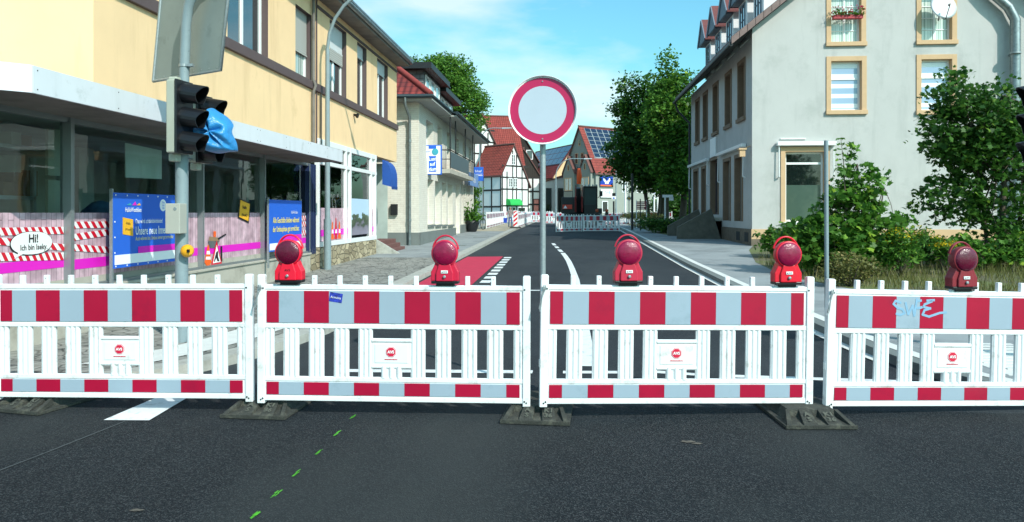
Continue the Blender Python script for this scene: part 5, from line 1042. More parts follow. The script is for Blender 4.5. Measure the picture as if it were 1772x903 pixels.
shrub('dark hedge shrub filling the gap behind the goldenrod', 1560, 450, 19.5, [E(1590, 425, 19.5, 60, 26), E(1500, 430, 19.5, 60, 30)], 150, 18, .12, .12, M['leaf_dark'], 66, 'star')
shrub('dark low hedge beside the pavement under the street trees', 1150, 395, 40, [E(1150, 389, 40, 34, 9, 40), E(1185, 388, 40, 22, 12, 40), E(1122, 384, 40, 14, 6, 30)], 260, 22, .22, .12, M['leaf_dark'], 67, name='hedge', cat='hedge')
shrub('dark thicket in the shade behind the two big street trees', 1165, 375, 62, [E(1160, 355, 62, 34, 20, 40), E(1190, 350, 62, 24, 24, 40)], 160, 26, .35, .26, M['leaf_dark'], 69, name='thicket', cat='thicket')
shrub('straw coloured dry grass clump under the red direction boards', 1100, 375, 50, [E(1098, 373, 50, 26, 6), E(1125, 372, 50, 22, 6)], 90, 22, .12, .13, leafmat('straw', '#a89a55', '#d6c987', None, .3), 68, 'long', name='dry_grass_clump', cat='grass clump')
# small street tree in front of the timbered house
tree('small_street_tree', 'slim young street tree beside the blue parking sign', 'tree', (-6.6, 50, .62), [(0, 0, 2.5, .04, 0, 0)], [E(825, 325, 50, 8, 12), E(822, 345, 50, 9, 14)], 40, 16, .16, .15, M['leaf_mid'], 71)
# grass of the verge
g = np.random.default_rng(5); n = 15000; X = g.uniform(4.7, 15, n); Y = g.uniform(13.2, 22, n); keep = np.array([x > vl(y)+.05 for x, y in zip(X, Y)]); X, Y = X[keep], Y[keep]
dens = (np.sin(X*2.1)+np.cos(Y*1.7+X)+g.normal(size=len(X))*.7) > -.6; X, Y = X[dens], Y[dens]
def blades(name, X, Y, h, m, base=.10, seed=2):
    g = np.random.default_rng(seed); n = len(X); H_ = h*g.uniform(.4, 1.3, n); a = g.uniform(0, 6.28, n); w = .007; z = np.array([gz(y)+base for y in Y]); lx = g.normal(size=n)*.3*H_; ly = g.normal(size=n)*.3*H_
    V = np.zeros((n, 3, 3)); V[:, 0] = np.stack([X-w*np.cos(a), Y-w*np.sin(a), z], 1); V[:, 1] = np.stack([X+w*np.cos(a), Y+w*np.sin(a), z], 1); V[:, 2] = np.stack([X+lx, Y+ly, z+H_], 1)
    me = bpy.data.meshes.new(name); me.vertices.add(n*3); me.vertices.foreach_set('co', V.ravel()); me.loops.add(n*3); me.loops.foreach_set('vertex_index', np.arange(n*3, dtype=np.int32)); me.polygons.add(n); me.polygons.foreach_set('loop_start', np.arange(0, n*3, 3, dtype=np.int32)); me.polygons.foreach_set('loop_total', np.full(n, 3, dtype=np.int32)); me.materials.append(m); me.update(calc_edges=True)
    o = bpy.data.objects.new(name, me); scene.collection.objects.link(o); return o
stuff(blades('grass', X, Y, .26, M['leaf_dry']), 'rough dry grass and weeds on the verge before the pale gable', 'grass')
# geraniums
g = np.random.default_rng(9); F = []; a_, b_ = PY(1441, 27, 27.8), PY(1494, 12, 27.8)
P = np.stack([g.uniform(a_.x, b_.x, 260), g.uniform(27.68, 27.95, 260), a_.z+np.abs(g.normal(size=260))*.1], 1); leaves('foliage', P, .09, M['leaf_bright'], fbx, 3)
P = np.stack([g.uniform(a_.x-.08, b_.x+.05, 130), g.uniform(27.62, 27.9, 130), a_.z+.1+g.uniform(-.1, .24, 130)], 1); leaves('flowers', P, .07, M['flower_red'], fbx, 4)
# ------------------------------------------------------------------ planters
def planter(label, c, r, h, m, seed, ph, spread, lm, shape='kite', ls=.06, n=400):
    t = thing('planter', label, 'planter', c); mb = MB(); mb.lathe(c, (0, 0, 1), [(0, r*.62), (h*.3, r*.85), (h*.75, r*1.02), (h, r), (h, r*.86), (h*.9, r*.84)], 18); mb.build('pot', m, t)
    g = np.random.default_rng(seed); P = np.stack([c[0]+g.normal(size=n)*spread*.5, c[1]+g.normal(size=n)*spread*.5, c[2]+h+np.abs(g.normal(size=n))*ph*.5], 1); leaves('plant', P, ls, lm, t, seed, shape); return t
c = PG(668, 415, .22); planter('tall dark round planter with low green plants by the blue awning', (c.x, 24.8, gz(24.8)+.22), .24, .62, M['blacksteel'], 4, .1, .22, M['leaf_bright'])
c = PG(815, 401, .1); planter('wide black flower pot with a tall leafy bush at the white building', (c.x+.05, c.y, c.z), .38, .62, M['blacksteel'], 5, .75, .5, M['leaf_mid'], 'long', .2, 420)
# ------------------------------------------------------------------ plastic barrier
M['pl_white'] = mat('barrier_plastic', '#e4e7e8', .42, .05, 3, rand=True, stain='#a8a69c', smin=.55, smax=.76, sscale=8)
M['foil_white'] = mat('reflective_white', '#98aab8', .3, .04, 2, rand=True, spec=.6, stain='#8498a4', smin=.55, smax=.8, sscale=4)
M['foil_red'] = mat('reflective_red', '#a60a34', .3, .10, 2, rand=True, spec=.6, stain='#8a0c33', smin=.55, smax=.8, sscale=5)
M['emblem'] = mat('emblem_red', '#cf1f42', .4, .03); M['screw'] = mat('screw', '#5a5e60', .4, .1, metal=.8)
LB = 2.133
def make_barrier():
    t = thing('barrier_panel', 'x', 'barrier', group='barriers across the road')
    mb = MB()
    for x0 in (0, LB-.058): 
        mb.box(x0, x0+.058, -.026, .026, 0, 1.0); mb.box(x0+.004, x0+.054, -.022, .022, .997, 1.006)
    def rail(z0, z1, y=.026): mb.tube([(.03, 0, (z0+z1)/2), (LB-.03, 0, (z0+z1)/2)], (z1-z0)/2, 10); mb.box(.05, LB-.05, -.02, .02, z0+.003, z1-.003)
    rail(.888, .93); rail(.585, .624); rail(.172, .212); rail(.020, .062)
    mb.box(.05, LB-.05, -.014, .014, .60, .90); mb.box(.05, LB-.05, -.014, .014, .04, .19)
    for z in (.30, .5, .72): mb.box(-.006, .064, -.018, .018, z, z+.06) if z != .5 else None
    xs = [.06+(88-88)/716, ]
    # slats: three ribs each, with gaps between them
    S = [(.052, .127), (.201, .324), (.402, .522), (.601, .720), (.793, .905), (1.205, 1.318), (1.397, 1.518), (1.600, 1.720), (1.797, 1.923), (2.003, 2.081)]
    for a, b in S:
        mb.box(a, b, -.010, .014, .205, .595); n = 3 if b-a > .1 else 2
        for k in range(n): x = a+(b-a)*(k+.5)/n; mb.tube([(x, -.004, .206), (x, -.004, .592)], (b-a)/n*.40, 8)
    for k in range(3): x = .994+.06*k; mb.tube([(x, -.004, .206), (x, -.004, .30)], .022, 8)
    mb.box(.975, 1.135, -.010, .014, .205, .30)
    mb.box(.90, 1.21, -.012, .016, .30, .50); mb.tube([(.9, -.004, .497), (1.21, -.004, .497)], .018, 8); mb.tube([(.9, -.004, .293), (1.21, -.004, .293)], .016, 8)
    for k in range(1, 11):
        x = .066+.2*k-.02
        if x < LB-.1: mb.box(x-.018, x+.018, -.017, .017, .925, 1.0)
    mb.build('frame', M['pl_white'], t, local=True, bevel=.006)
    bd = MB(); 
    for z0, z1, nm in ((.632, .880, 0), (.070, .168, 0)):
        edges = [.075]+[.075+.0985+.197*k for k in range(10)]+[2.05]
        edges = [.072, .170]+[.170+.1976*k for k in range(1, 10)]+[2.052]
        for k, (a, b) in enumerate(zip(edges, edges[1:])): bd.box(a+.0005, b-.0005, -.0215 if z0 > .5 else -.0205, -.0135, z0, z1, k % 2)
        b_ = bd.build('reflective_board', [M['foil_red'], M['foil_white']], t, local=True); bd = MB()
    pl_ = MB(); pl_.box(.925, 1.185, -.0165, -.012, .325, .468); P_ = pl_.build('name_plate', M['pl_white'], t, local=True, bevel=.004)
    em = MB()
    for r, y, mi in ((.043, -.0185, 0), (.040, -.0195, 1), (.037, -.0205, 0)): em.prism([(1.052+r*math.cos(R(22.5+45*k)), y, .41+r*math.sin(R(22.5+45*k))) for k in range(8)], (0, .002, 0), mi)
    em.build('octagon_emblem', [M['emblem'], M['white']], P_, local=True); text('lettering', 'AVS', .030, M['white'], P_, (1.052, -.0208, .41), (1, 0, 0), bold=.0012, local=True)
    text('lettering', 'VERKEHRSSICHERUNG', .0105, M['emblem'], P_, (1.052, -.0170, .352), (1, 0, 0), bold=.0006, local=True, sx=.95)
    sc = MB()
    for x in (.045, LB-.045):
        for z in (.04, .90): sc.lathe((x, -.024, z), (0, -1, 0), [(0, .008), (.005, .007)], 8)
    for x in (.03, LB-.03): sc.lathe((x, -.026, .03), (0, -1, 0), [(0, .007), (.004, .006)], 8)
    for k in (2, 4, 7, 9): sc.lathe((.046+.2*k, -.0175, .975), (0, -1, 0), [(0, .004), (.001, .003)], 6)
    sc.build('screws', M['screw'], t, local=True)
    hk = MB(); hk.tube([(.035, -.035, .90), (.030, -.042, .925), (.018, -.045, .925), (.012, -.045, .90), (-.002, -.047, .77), (-.008, -.047, .745), (-.018, -.047, .75), (-.006, -.046, .80), (.022, -.04, .88), (.035, -.035, .90)], .0045, 6); hk.lathe((.022, -.024, .905), (0, -1, 0), [(0, .012), (.02, .010)], 10); hk.build('steel_hook', M['galv'], t, local=True)
    return t
bar0 = make_barrier()
first = [True]
def put_barrier(pl, wl, zl, pr, wr, zr_, label, group='barriers across the road'):
    """ends given by their column in the view and their distance"""
    def at(px, w): u = (px-886)/1300; return Vector((-math.sin(YAW)*w+u*w*math.cos(YAW), math.cos(YAW)*w+u*w*math.sin(YAW), 0))
    A_, B_ = at(pl, wl), at(pr, wr); d = B_-A_; A_.z = zl
    return set_barrier(A_, math.atan2(d.y, d.x), math.atan2(zl-zr_, d.length), label, group)
def set_barrier(A_, rz, ry, label, group):
    t = bar0 if first[0] else copy_tree(bar0); first[0] = False
    t.rotation_mode = 'XYZ'; t.location = A_; t.rotation_euler = (0, ry, rz); tag(t, label, 'barrier', group); return t
b1 = put_barrier(-10, 6.05, .078, 437, 5.936, .091, 'leftmost foreground road barrier, below the advertising banners, without lamps')
b2 = put_barrier(447, 5.893, .092, 921, 5.795, .087, 'foreground road barrier with a small blue sticker and two lamps')
b3 = put_barrier(933, 5.72, .105, 1413, 5.86, .075, 'foreground road barrier in front of the round sign pole, with two lamps')
b4 = put_barrier(1425.6, 5.806, .065, 1895, 6.08, -.0, 'rightmost foreground road barrier with pale blue graffiti')
for t_, d_y in ((b1, 0), (b2, 0), (b3, 0), (b4, 0)): pass
# sticker and graffiti: children of their barriers
mb = MB(); c0 = (.663-.02, .80); mb.prism([(.565, -.0232, .802), (.665, -.0232, .786), (.676, -.0232, .858), (.575, -.0232, .874)], (0, .001, 0)); st_ = mb.build('sticker', mat('sticker_blue', '#2a3aa0', .5, .9, 60), b2, local=True); text('lettering', 'Arminia', .026, M['white'], st_, (.62, -.0235, .83), (1, 0, -.15), (.15, 0, 1), local=True)
gm = mat('spray_blue', '#82aac6', .5, .1, 30); gf = MB()
def stroke(pts, w=.018):
    for k in range(len(pts)-1):
        a, b = Vector(pts[k]), Vector(pts[k+1]); d = (b-a).normalized(); q = Vector((-d.y, d.x))*w/2; a2, b2_ = a-d*w*.3, b+d*w*.3
        gf.prism([(p.x, -.0236-.0003*(k % 2), p.y) for p in (a2-q, b2_-q, b2_+q, a2+q)], (0, .001, 0))
stroke([(.60, .83), (.555, .845), (.54, .82), (.575, .79), (.615, .78), (.635, .75), (.60, .735), (.565, .745)]); stroke([(.64, .83), (.665, .74), (.70, .81), (.715, .73), (.735, .86)]); stroke([(.735, .845), (.77, .85)], .018)
stroke([(.74, .79), (.785, .80), (.755, .79)]); stroke([(.86, .845), (.80, .82), (.79, .80), (.85, .79), (.80, .775), (.785, .74), (.84, .725), (.93, .755), (.985, .76)]); stroke([(.82, .85), (.88, .855)], .018)
gf.build('graffiti', gm, b4, local=True)
# ------------------------------------------------------------------ warning lamps on the barriers
def lamp(par_b, u, label, body, lensm, plate_=True, tilt=0):
    bpy.context.view_layer.update(); mw = par_b.matrix_world; p = mw @ Vector((u, 0, .945)); t = thing('warning_lamp', label, 'warning lamp', p, par_b.rotation_euler.z+tilt, 'lamps on the front barriers')
    mb = MB(); prof = [(-.108, 0.02), (-.108, .09), (-.085, .135), (-.072, .17), (.072, .17), (.085, .135), (.108, .09), (.108, .02)]
    mb.prism([(x, -.045, z) for x, z in prof], (0, .09, 0)); mb.prism([(x*.62, -.062, .02+(z-.02)*.9) for x, z in prof], (0, .03, 0)); mb.box(-.06, .06, -.04, .04, .15, .2)
    mb.lathe((0, .03, .235), (0, -1, 0), [(0, .088), (.02, .098), (.075, .104), (.088, .104), (.090, .094)], 28); mb.build('body', body, t, local=True, bevel=.007)
    b_ = MB(); b_.box(-.105, .105, -.05, .05, 0, .022); b_.box(-.07, .07, -.03, .03, -.02, .0); b_.build('base', M['blackplastic'], t, local=True, bevel=.004)
    ln = MB(); ln.lathe((0, -.055, .235), (0, -1, 0), [(0, .095), (.008, .092), (.016, .08), (.022, .06), (.026, .035), (.028, .004)], 28); rg = ln.build('lens', lensm, t, local=True)
    md_ = MB(); ar = [(.102*math.cos(R(a)), .0, .245+.125*math.sin(R(a))) for a in range(8, 173, 12)]; md_.tube(ar, .007, 7); md_.tube([(x*.97, .02, z) for x, _, z in ar], .005, 6)
    md_.build('handle', body, t, local=True)
    lk_ = MB(); lk_.lathe((0, -.066, .055), (0, -1, 0), [(0, .012), (.01, .011), (.011, .006)], 12); lk_.build('lock', M['galv'], t, local=True)
    if plate_:
        o = MB().box(-.026, .026, -.068, -.063, .082, .104).build('label_plate', M['white'], t, local=True); text('lettering', '▲ AVS', .017, M['blackline'], o, (.0, -.0690, .093), (1, 0, 0), local=True, sx=.85) if False else text('lettering', 'AVS', .018, M['blackline'], o, (.006, -.0690, .093), (1, 0, 0), local=True)
        MB().prism([(-.022, -.0692, .087), (-.012, -.0692, .087), (-.017, -.0692, .099)], (0, .001, 0)).build('small_triangle', M['blackline'], o, local=True)
    else: text('lettering', 'AVS', .026, M['blackline'], t, (0.0, -.063, .098), (1, 0, 0), local=True)
    return t
def lens_mat(name, c): 
    m = mat(name, c, .22, .3, 30, spec=.5, coat=.25); nt = m.node_tree; b = nt.nodes['Principled BSDF']; t = nt.nodes.new('ShaderNodeTexCoord'); v = nt.nodes.new('ShaderNodeTexVoronoi'); v.inputs['Scale'].default_value = 160; nt.links.new(t.outputs['Object'], v.inputs[0])
    bp = nt.nodes.new('ShaderNodeBump'); bp.inputs['Strength'].default_value = .5; bp.inputs['Distance'].default_value = .003; nt.links.new(v.outputs[0], bp.inputs['Height']); nt.links.new(bp.outputs[0], b.inputs['Normal']); return m
LM = lens_mat('dark_red_lens', '#5a0428'); LM2 = lens_mat('crimson_lens', '#86083a')
BR = [mat('lamp_body_bright', '#e01334', .35, .06, 4, spec=.6), mat('lamp_body_crimson', '#c21a3e', .4, .06, 4), mat('lamp_body_faded', '#b72440', .45, .08, 4), mat('lamp_body_red', '#d8162f', .35, .06, 4), mat('lamp_body_dull', '#84202c', .5, .1, 4)]
def ub(b, px):      # position along a barrier below a column of the view
    bpy.context.view_layer.update(); lo, hi = 0, LB
    for _ in range(40):
        m_ = (lo+hi)/2; p = b.matrix_world @ Vector((m_, 0, .95)); u = p.x*math.cos(YAW)+p.y*math.sin(YAW); w = -p.x*math.sin(YAW)+p.y*math.cos(YAW)
        if 886+1300*u/w < px: lo = m_
        else: hi = m_
    return lo
lamp(b2, ub(b2, 502), 'bright red warning lamp with dark lens at the left end of the stickered barrier', BR[0], LM, False)
lamp(b2, ub(b2, 771), 'crimson warning lamp with white label on the stickered barrier, before the red lane', BR[1], LM2)
lamp(b3, ub(b3, 1086), 'faded red warning lamp on the barrier just right of the round sign pole', BR[2], LM2)
lamp(b3, ub(b3, 1360), 'red warning lamp at the right end of the barrier, before the pale gable', BR[3], LM2, True)
lamp(b4, ub(b4, 1663), 'dull dark red warning lamp on the graffitied barrier', BR[4], LM)
# ------------------------------------------------------------------ recycled rubber foot plates
def make_foot():
    t = thing('foot_plate', 'x', 'foot plate'); mb = MB(); w, h, d = .26, .092, .80; s = .06
    # solid back part and front slope with pockets
    mb.hexa([(-w, .0, 0), (w, .0, 0), (w, d, 0), (-w, d, 0), (-w, .0, .022), (w, 0, .022), (w, d, .022), (-w, d, .022)])
    mb.hexa([(-w+.012, .012, .022), (w-.012, .012, .022), (w*.78, .19, .022), (-w*.78, .19, .022), (-w+.012, .05, .024), (w-.012, .05, .024), (w*.78, .2, h-.045), (-w*.78, .2, h-.045)])
    mb.hexa([(-w+.05, .17, .022), (w-.05, .17, .022), (w-.03, d-.03, .022), (-w+.03, d-.03, .022), (-w+.09, .20, h), (w-.09, .20, h), (w-.07, d-.12, h), (-w+.07, d-.12, h)])
    for a, b in ((-.25, -.215), (-.125, -.02), (.055, .16), (.215, .25)):
        k = .78; mb.hexa([(a, .01, .022), (b, .01, .022), (b*k, .2, .022), (a*k, .2, .022), (a, .012, .026), (b, .012, .026), (b*k, .205, h+.004), (a*k, .205, h+.004)])
    mb.hexa([(-w, .0, .022), (w, 0, .022), (w, .012, .022), (-w, .012, .022), (-w, .002, .03), (w, .002, .03), (w, .010, .03), (-w, .010, .03)])
    o = mb.build('rubber_block', M['rubber'], t, local=True, bevel=.004); up = Vector((0, .185, .08)).normalized()
    for x, s_ in ((-.072, 'A\nS'), (.107, 'K1\n36')): text('raised_lettering', s_, .062, mat('rubber_ridge', '#54564d', .9, .2), t, (x*.9, .095, .064), (1, 0, 0), up, off=.004, local=True, bold=.002)
    return t
ft0 = make_foot()
for k, (px, py, rz, lab) in enumerate([(20, 716, R(-12), 'grey rubber foot plate at the left edge of the photo'), (436, 726, R(-2), 'grey rubber foot plate between the leftmost and the stickered barrier'), (925, 736, R(-3), 'grey rubber foot plate with raised 36 below the round sign pole'), (1423, 744, R(4), 'grey rubber foot plate turned aslant at the graffitied barrier')]):
    t = ft0 if k == 0 else copy_tree(ft0); p = PG(px, py); t.location = (p.x, p.y, .004); t.rotation_euler = (0, 0, rz); tag(t, lab, 'foot plate', 'foot plates of the front barriers')
# ------------------------------------------------------------------ round no-entry sign
sx = PY(939.5, 190, 6.72); rs = thing('round_sign', 'round white sign with broad red ring on a grey pole', 'traffic sign', (sx.x, 6.72, 0))
c = Vector((sx.x, 6.62, PY(939.5, 190.5, 6.62).z)); rd = .298
mb = MB(); mb.lathe(c, (0, -1, 0), [(.0, .1), (.0, rd-.012), (-.004, rd-.012), (.03, rd), (.034, rd+.004), (.03, rd+.006), (-.01, rd+.003), (-.012, rd-.02), (-.012, .02)], 64); mb.build('rim', M['whiteframe'], rs)
ring = MB(); n = 64
for k in range(n):
    a0, a1 = 2*math.pi*k/n, 2*math.pi*(k+1)/n; ro, ri = rd-.012, .211
    ring.quad([(c.x+ro*math.cos(a0), c.y-.003, c.z+ro*math.sin(a0)), (c.x+ro*math.cos(a1), c.y-.003, c.z+ro*math.sin(a1)), (c.x+ri*math.cos(a1), c.y-.003, c.z+ri*math.sin(a1)), (c.x+ri*math.cos(a0), c.y-.003, c.z+ri*math.sin(a0))])
ring.build('red_ring', mat('ring_red', '#b31450', .35, .04, 3), rs); MB().lathe(c, (0, -1, 0), [(.002, .212), (.0035, .212)], 64).build('white_disc', mat('sign_white', '#b3bfcb', .35, .03, 5, stain='#a3afbb', smin=.6, smax=.75, sscale=40), rs)
mb = MB(); 
for s in (1, -1): mb.lathe(c+Z*s*(rd-.045), (0, -1, 0), [(0, .008), (.009, .006)], 8)
mb.build('screws', M['galv'], rs); MB().box(c.x-.03, c.x+.03, c.y+.02, c.y+.05, c.z-.2, c.z+.2).build('bracket', M['galv'], rs)
MB().tube([(sx.x, 6.70, 0), (sx.x, 6.70, c.z+.2)], .026, 14).build('pole', M['galv'], rs)
# thin pole on the right
p = PY(1431, 487, 9.6); tag(MB().tube([(p.x, 9.6, 0), (PY(1429.5, 243, 9.6).x, 9.6, PY(1430, 243, 9.6).z)], .026, 12).build('thin_pole', M['pole_paint'], loc=(p.x, 9.6, 0)), 'thin bare grey steel pole standing before the maple sapling', 'pole')
# ------------------------------------------------------------------ signal mast on the left
TX = PY(314, 400, 8.3); sp = thing('signal_mast', 'grey signal mast on the left with button box and bent upper tube', 'signal mast', (TX.x, 8.3, .1))
mb = MB(); top = PY(318.5, 120, 8.3); q = [(TX.x, 8.3, .1), (TX.x, 8.3, 2.25), (TX.x+.01, 8.3, 2.3)]
mb.tube([(TX.x, 8.3, .1), (TX.x+.005, 8.3, 2.28)], .072, 18); mb.tube([(TX.x+.005, 8.3, 2.28), (TX.x+.005, 8.3, 2.36)], [.072, .05], 18)
q = [PY(318, 200, 8.3), PY(319, 120, 8.3), PY(322, 40, 8.3), PY(326, 10, 8.28), PY(337, -20, 8.25), PY(360, -50, 8.2), PY(420, -80, 8.0)]; mb.tube(q, .055, 16); mb.build('mast', M['pole_paint'], sp)
mb = MB(); p = PY(319, 116, 8.3); mb.lathe(p, (0, 0, 1), [(0, .062), (.03, .062)], 16); mb.box(p.x, p.x+.12, 8.25, 8.3, p.z, p.z+.03); mb.build('clamp', M['galv'], sp)
a, b = PY(293, 352, 8.16), PY(318, 404, 8.16); o = MB().box(a.x, b.x, 8.07, 8.23, b.z, a.z).build('control_box', mat('beige_box', '#a9aaa0', .5, .05, 3), sp, bevel=.008); mb = MB(); mb.lathe(((a.x+b.x)/2+.03, 8.07, a.z-.06), (0, -1, 0), [(0, .02), (.004, .018)], 12); mb.build('box_lock', M['galv'], o)
p = PY(328, 434, 8.2); mb = MB(); mb.lathe((p.x-.045, 8.22, p.z), (.75, -.66, 0), [(0, .07), (.03, .074), (.06, .062), (.08, .04)], 18); o = mb.build('push_button', mat('button_yellow', '#e8a51c', .4, .05), sp); o.scale = (1, 1, 1); MB().box(p.x+.0, p.x+.03, 8.135, 8.15, p.z-.015, p.z+.02).build('button', M['blackplastic'], o)
# signal heads
def head(label, c, yaw, mats, group=None, n=3, bodym=None, vis=True):
    t = thing('traffic_light', label, 'traffic light', c, yaw, group); mb = MB(); H_ = .27
    mb.box(-.01, .10, -.15, .15, -H_*n/2, H_*n/2); mb.box(-.05, .05, -.05, .05, H_*n/2, H_*n/2+.05); mb.box(-.05, .05, -.05, .05, -H_*n/2-.09, -H_*n/2)
    mb.build('housing', bodym, t, local=True, bevel=.015); fr = MB(); fr.box(.10, .125, -.165, .165, -H_*n/2-.005, H_*n/2+.005); fr.build('black_front', M['blackplastic'], t, local=True, bevel=.01)
    for k in range(n):
        z = H_*(n-1)/2-H_*k; v = MB(); pr = []; sg = 18
        ang = [R(-60+300*i/sg) for i in range(sg+1)]
        def ringp(x, r, dz): return [(x-(.0 if x < .2 else .17*(1-max(0, math.sin(a)))*.5), r*math.cos(a), z+dz+r*math.sin(a)) for a in ang]
        A_, B_ = ringp(.12, .118, 0), ringp(.40, .105, -.035)
        A2, B2 = ringp(.12, .110, 0), ringp(.40, .097, -.035)
        for i in range(sg): v.quad([A_[i], A_[i+1], B_[i+1], B_[i]]); v.quad([A2[i], A2[i+1], B2[i+1], B2[i]]); v.quad([B_[i], B_[i+1], B2[i+1], B2[i]])
        v.build('visor', M['blackplastic'], t, local=True); MB().lathe((.125, 0, z), (1, 0, 0), [(0, .1), (.012, .09), (.02, .05), (.022, .004)], 18).build('lens', mats[k], t, local=True)
    return t
LR = mat('signal_lens_red', '#3c1012', .15, .1, 20, coat=.7); LY = mat('signal_lens_amber', '#43300c', .15, .1, 20, coat=.7); LG = mat('signal_lens_green', '#0e3326', .15, .1, 20, coat=.7)
hb = mat('signal_housing', '#a8ad9f', .5, .05, 4)
p = PY(313, 204, 8.18); head('traffic light with three black hoods on the left signal mast, seen from its side', (p.x-.05, 8.14, p.z), R(-5), [LR, LY, LG], 'traffic light heads', bodym=hb)
p = PY(352, 226, 8.75); h2 = head('second traffic light behind the mast, wrapped in a blue plastic bag', (p.x-.12, 8.8, p.z+.02), R(-6), [LR, LY, LG], 'traffic light heads', bodym=hb)
tr_ = MB(); tr_.tube([(TX.x, 8.35, p.z+.3), (p.x-.12, 8.7, p.z+.3)], .02, 6); tr_.tube([(TX.x, 8.35, p.z-.35), (p.x-.12, 8.7, p.z-.35)], .02, 6); tr_.build('head_bracket', M['galv'], sp)
# blue bag draped over the second head
bagp = [(362, 190), (372, 187), (388, 200), (402, 216), (405, 232), (410, 260), (398, 262), (375, 266), (352, 258), (338, 232), (345, 215), (356, 203)]
g_ = random.Random(8); mb = MB(); cc = PY(374, 230, 8.5); n = len(bagp); rings = []
for s, yo in ((1.0, .04), (1.02, -.05), (.86, -.17), (.5, -.22), (.12, -.2)):
    r_ = []
    for i, (x, y) in enumerate(bagp):
        for f in (0, .5):
            x2 = x+(bagp[(i+1) % n][0]-x)*f; y2 = y+(bagp[(i+1) % n][1]-y)*f; q = PY(x2, y2, 8.5); r_.append(Vector((cc.x+(q.x-cc.x)*s*g_.uniform(.93, 1.07), 8.5+yo+g_.uniform(-.07, .07)+.05*math.sin(i*2.2+s*3), cc.z+(q.z-cc.z)*s)))
    rings.append(r_)
vs = [v for r_ in rings for v in r_]; k2 = 2*n; mb.add(vs, [[j*k2+i, j*k2+(i+1) % k2, (j+1)*k2+(i+1) % k2, (j+1)*k2+i] for j in range(4) for i in range(k2)]+[list(range(4*k2, 5*k2))], smooth=True)
o = mb.build('plastic_bag', mat('blue_bag_plastic', '#2f86c4', .35, .15, 6, bump=1, bscale=14), loc=cc); ss_ = o.modifiers.new('soft', 'SUBSURF'); ss_.levels = ss_.render_levels = 2; tag(o, 'crumpled light blue plastic bag pulled over the second traffic light', 'bag')
# the big sign board seen from behind
bd = thing('sign_board', 'large grey direction board seen from behind, high on the left mast', 'sign board', PY(319, 60, 8.35))
q = [PY(254, 137, 8.62), PY(372, 117, 8.05), PY(390, -60, 8.05), PY(273, -70, 8.62)]; nrm = (q[1]-q[0]).cross(q[3]-q[0]).normalized()
if nrm.y > 0: nrm = -nrm
bo = Vector((0, .14, 0)); q = [x+bo for x in q]; mb = MB(); mb.prism(q, -nrm*.015); mb.build('board', mat('board_back', '#7f8a86', .55, .08, 3, stain='#6a7471', smin=.55, smax=.75, sscale=5), bd)
mb = MB(); mb.tube([q[0], q[1], q[2]], .018, 8); mb.tube([q[0], q[3]], .018, 8); u_ = (q[1]-q[0]).normalized(); pass
mb.build('board_rim', M['galv'], bd); mb = MB()
for k in range(9): mb.lathe(q[0].lerp(q[1], (k+.5)/9)+(q[3]-q[0]).normalized()*.04, nrm, [(0, .007), (.005, .006)], 6)
mb.build('rivets', M['galv'], bd)
# signal head at the right edge
p = PY(1772, 210, 7.6); t = head('black hooded traffic light cut off by the right edge of the photo', (p.x+.36, 7.6, p.z-.0), R(172), [LR, LY, LG], 'traffic light heads', bodym=M['blackplastic'])
tag(MB().tube([(p.x+.62, 7.7, 0), (p.x+.62, 7.7, 3.4)], .07, 14).build('signal_post', M['pole_paint'], loc=(p.x+.62, 7.7, 0)), 'grey post just outside the right edge that carries the hooded traffic light', 'signal post')
# ------------------------------------------------------------------ street lamps and far poles
def slamp(label, x, y, h, arm, r=.06, rise=.5, drop=0):
    t = thing('street_lamp', label, 'street lamp', (x, y, gz(y)), 0, None); zb = gz(y); mb = MB(); mb.tube([(x, y, zb), (x, y, zb+1.3)], r*1.35, 12); mb.tube([(x, y, zb+1.3), (x, y, h-.9)], [r, r*.75], 12)
    s = 1 if arm > 0 else -1; q = [(x+arm*(1-math.cos(R(a)))*.6, y, h-.9+(.9+rise)*math.sin(R(a))) for a in range(0, 91, 15)]+[(x+arm, y, h+rise-.02)]; mb.tube(q, r*.62, 10); mb.build('pole', M['pole_paint'], t)
    e = Vector(q[-1]); hd = MB(); hd.hexa([(e.x, y-.09, e.z-.05), (e.x+s*.7, y-.06, e.z-.02), (e.x+s*.7, y+.06, e.z-.02), (e.x, y+.09, e.z-.05), (e.x, y-.06, e.z+.05), (e.x+s*.65, y-.04, e.z+.04), (e.x+s*.65, y+.04, e.z+.04), (e.x, y+.06, e.z+.05)]); hd.build('lamp_head', M['galv'], t, bevel=.01); return t
lx = PG(552.5, 466, .1); zz = PX(553, 75, -5.72).z
slamp('tall grey street lamp in front of the yellow building, its arm bending over the road', -5.72, lx.y, PX(553, 75, -5.72).z+.9, 2.3, .065, .55)
p = PY(830, 240, 50); slamp('street lamp with a slim arm above the white building, before the tiled roofs', p.x, 50, PY(830, 228, 50).z, 1.5, .05, .25)
p = PY(962, 300, 62); slamp('street lamp with long arm left of the digger boom', p.x, 62, PY(962, 285, 62).z, 2.3, .06, .5)
p = PY(1066, 300, 72); slamp('street lamp with short arm between the bank and the dark trees', p.x, 72, PY(1066, 280, 72).z, -1.4, .06, .4)
def pole(label, px, pyt, Y, r, m, name='pole'):
    p = PY(px, pyt, Y); return tag(MB().tube([(p.x, Y, gz(Y)), (p.x, Y, p.z)], r, 10).build(name, m, loc=(p.x, Y, gz(Y))), label, 'pole')
pole('pale slim pole right of the bank sign', 1082, 292, 66, .09, M['whiteframe']); pole('dark pole standing at the pavement edge under the dark trees', 1094, 300, 44, .07, M['blacksteel'])
for k, px in enumerate((1132, 1138)): pole(('left', 'right')[k]+' one of two white flag poles behind the red direction boards', px, 335, 60, .07, M['whiteframe'], 'flag_pole')
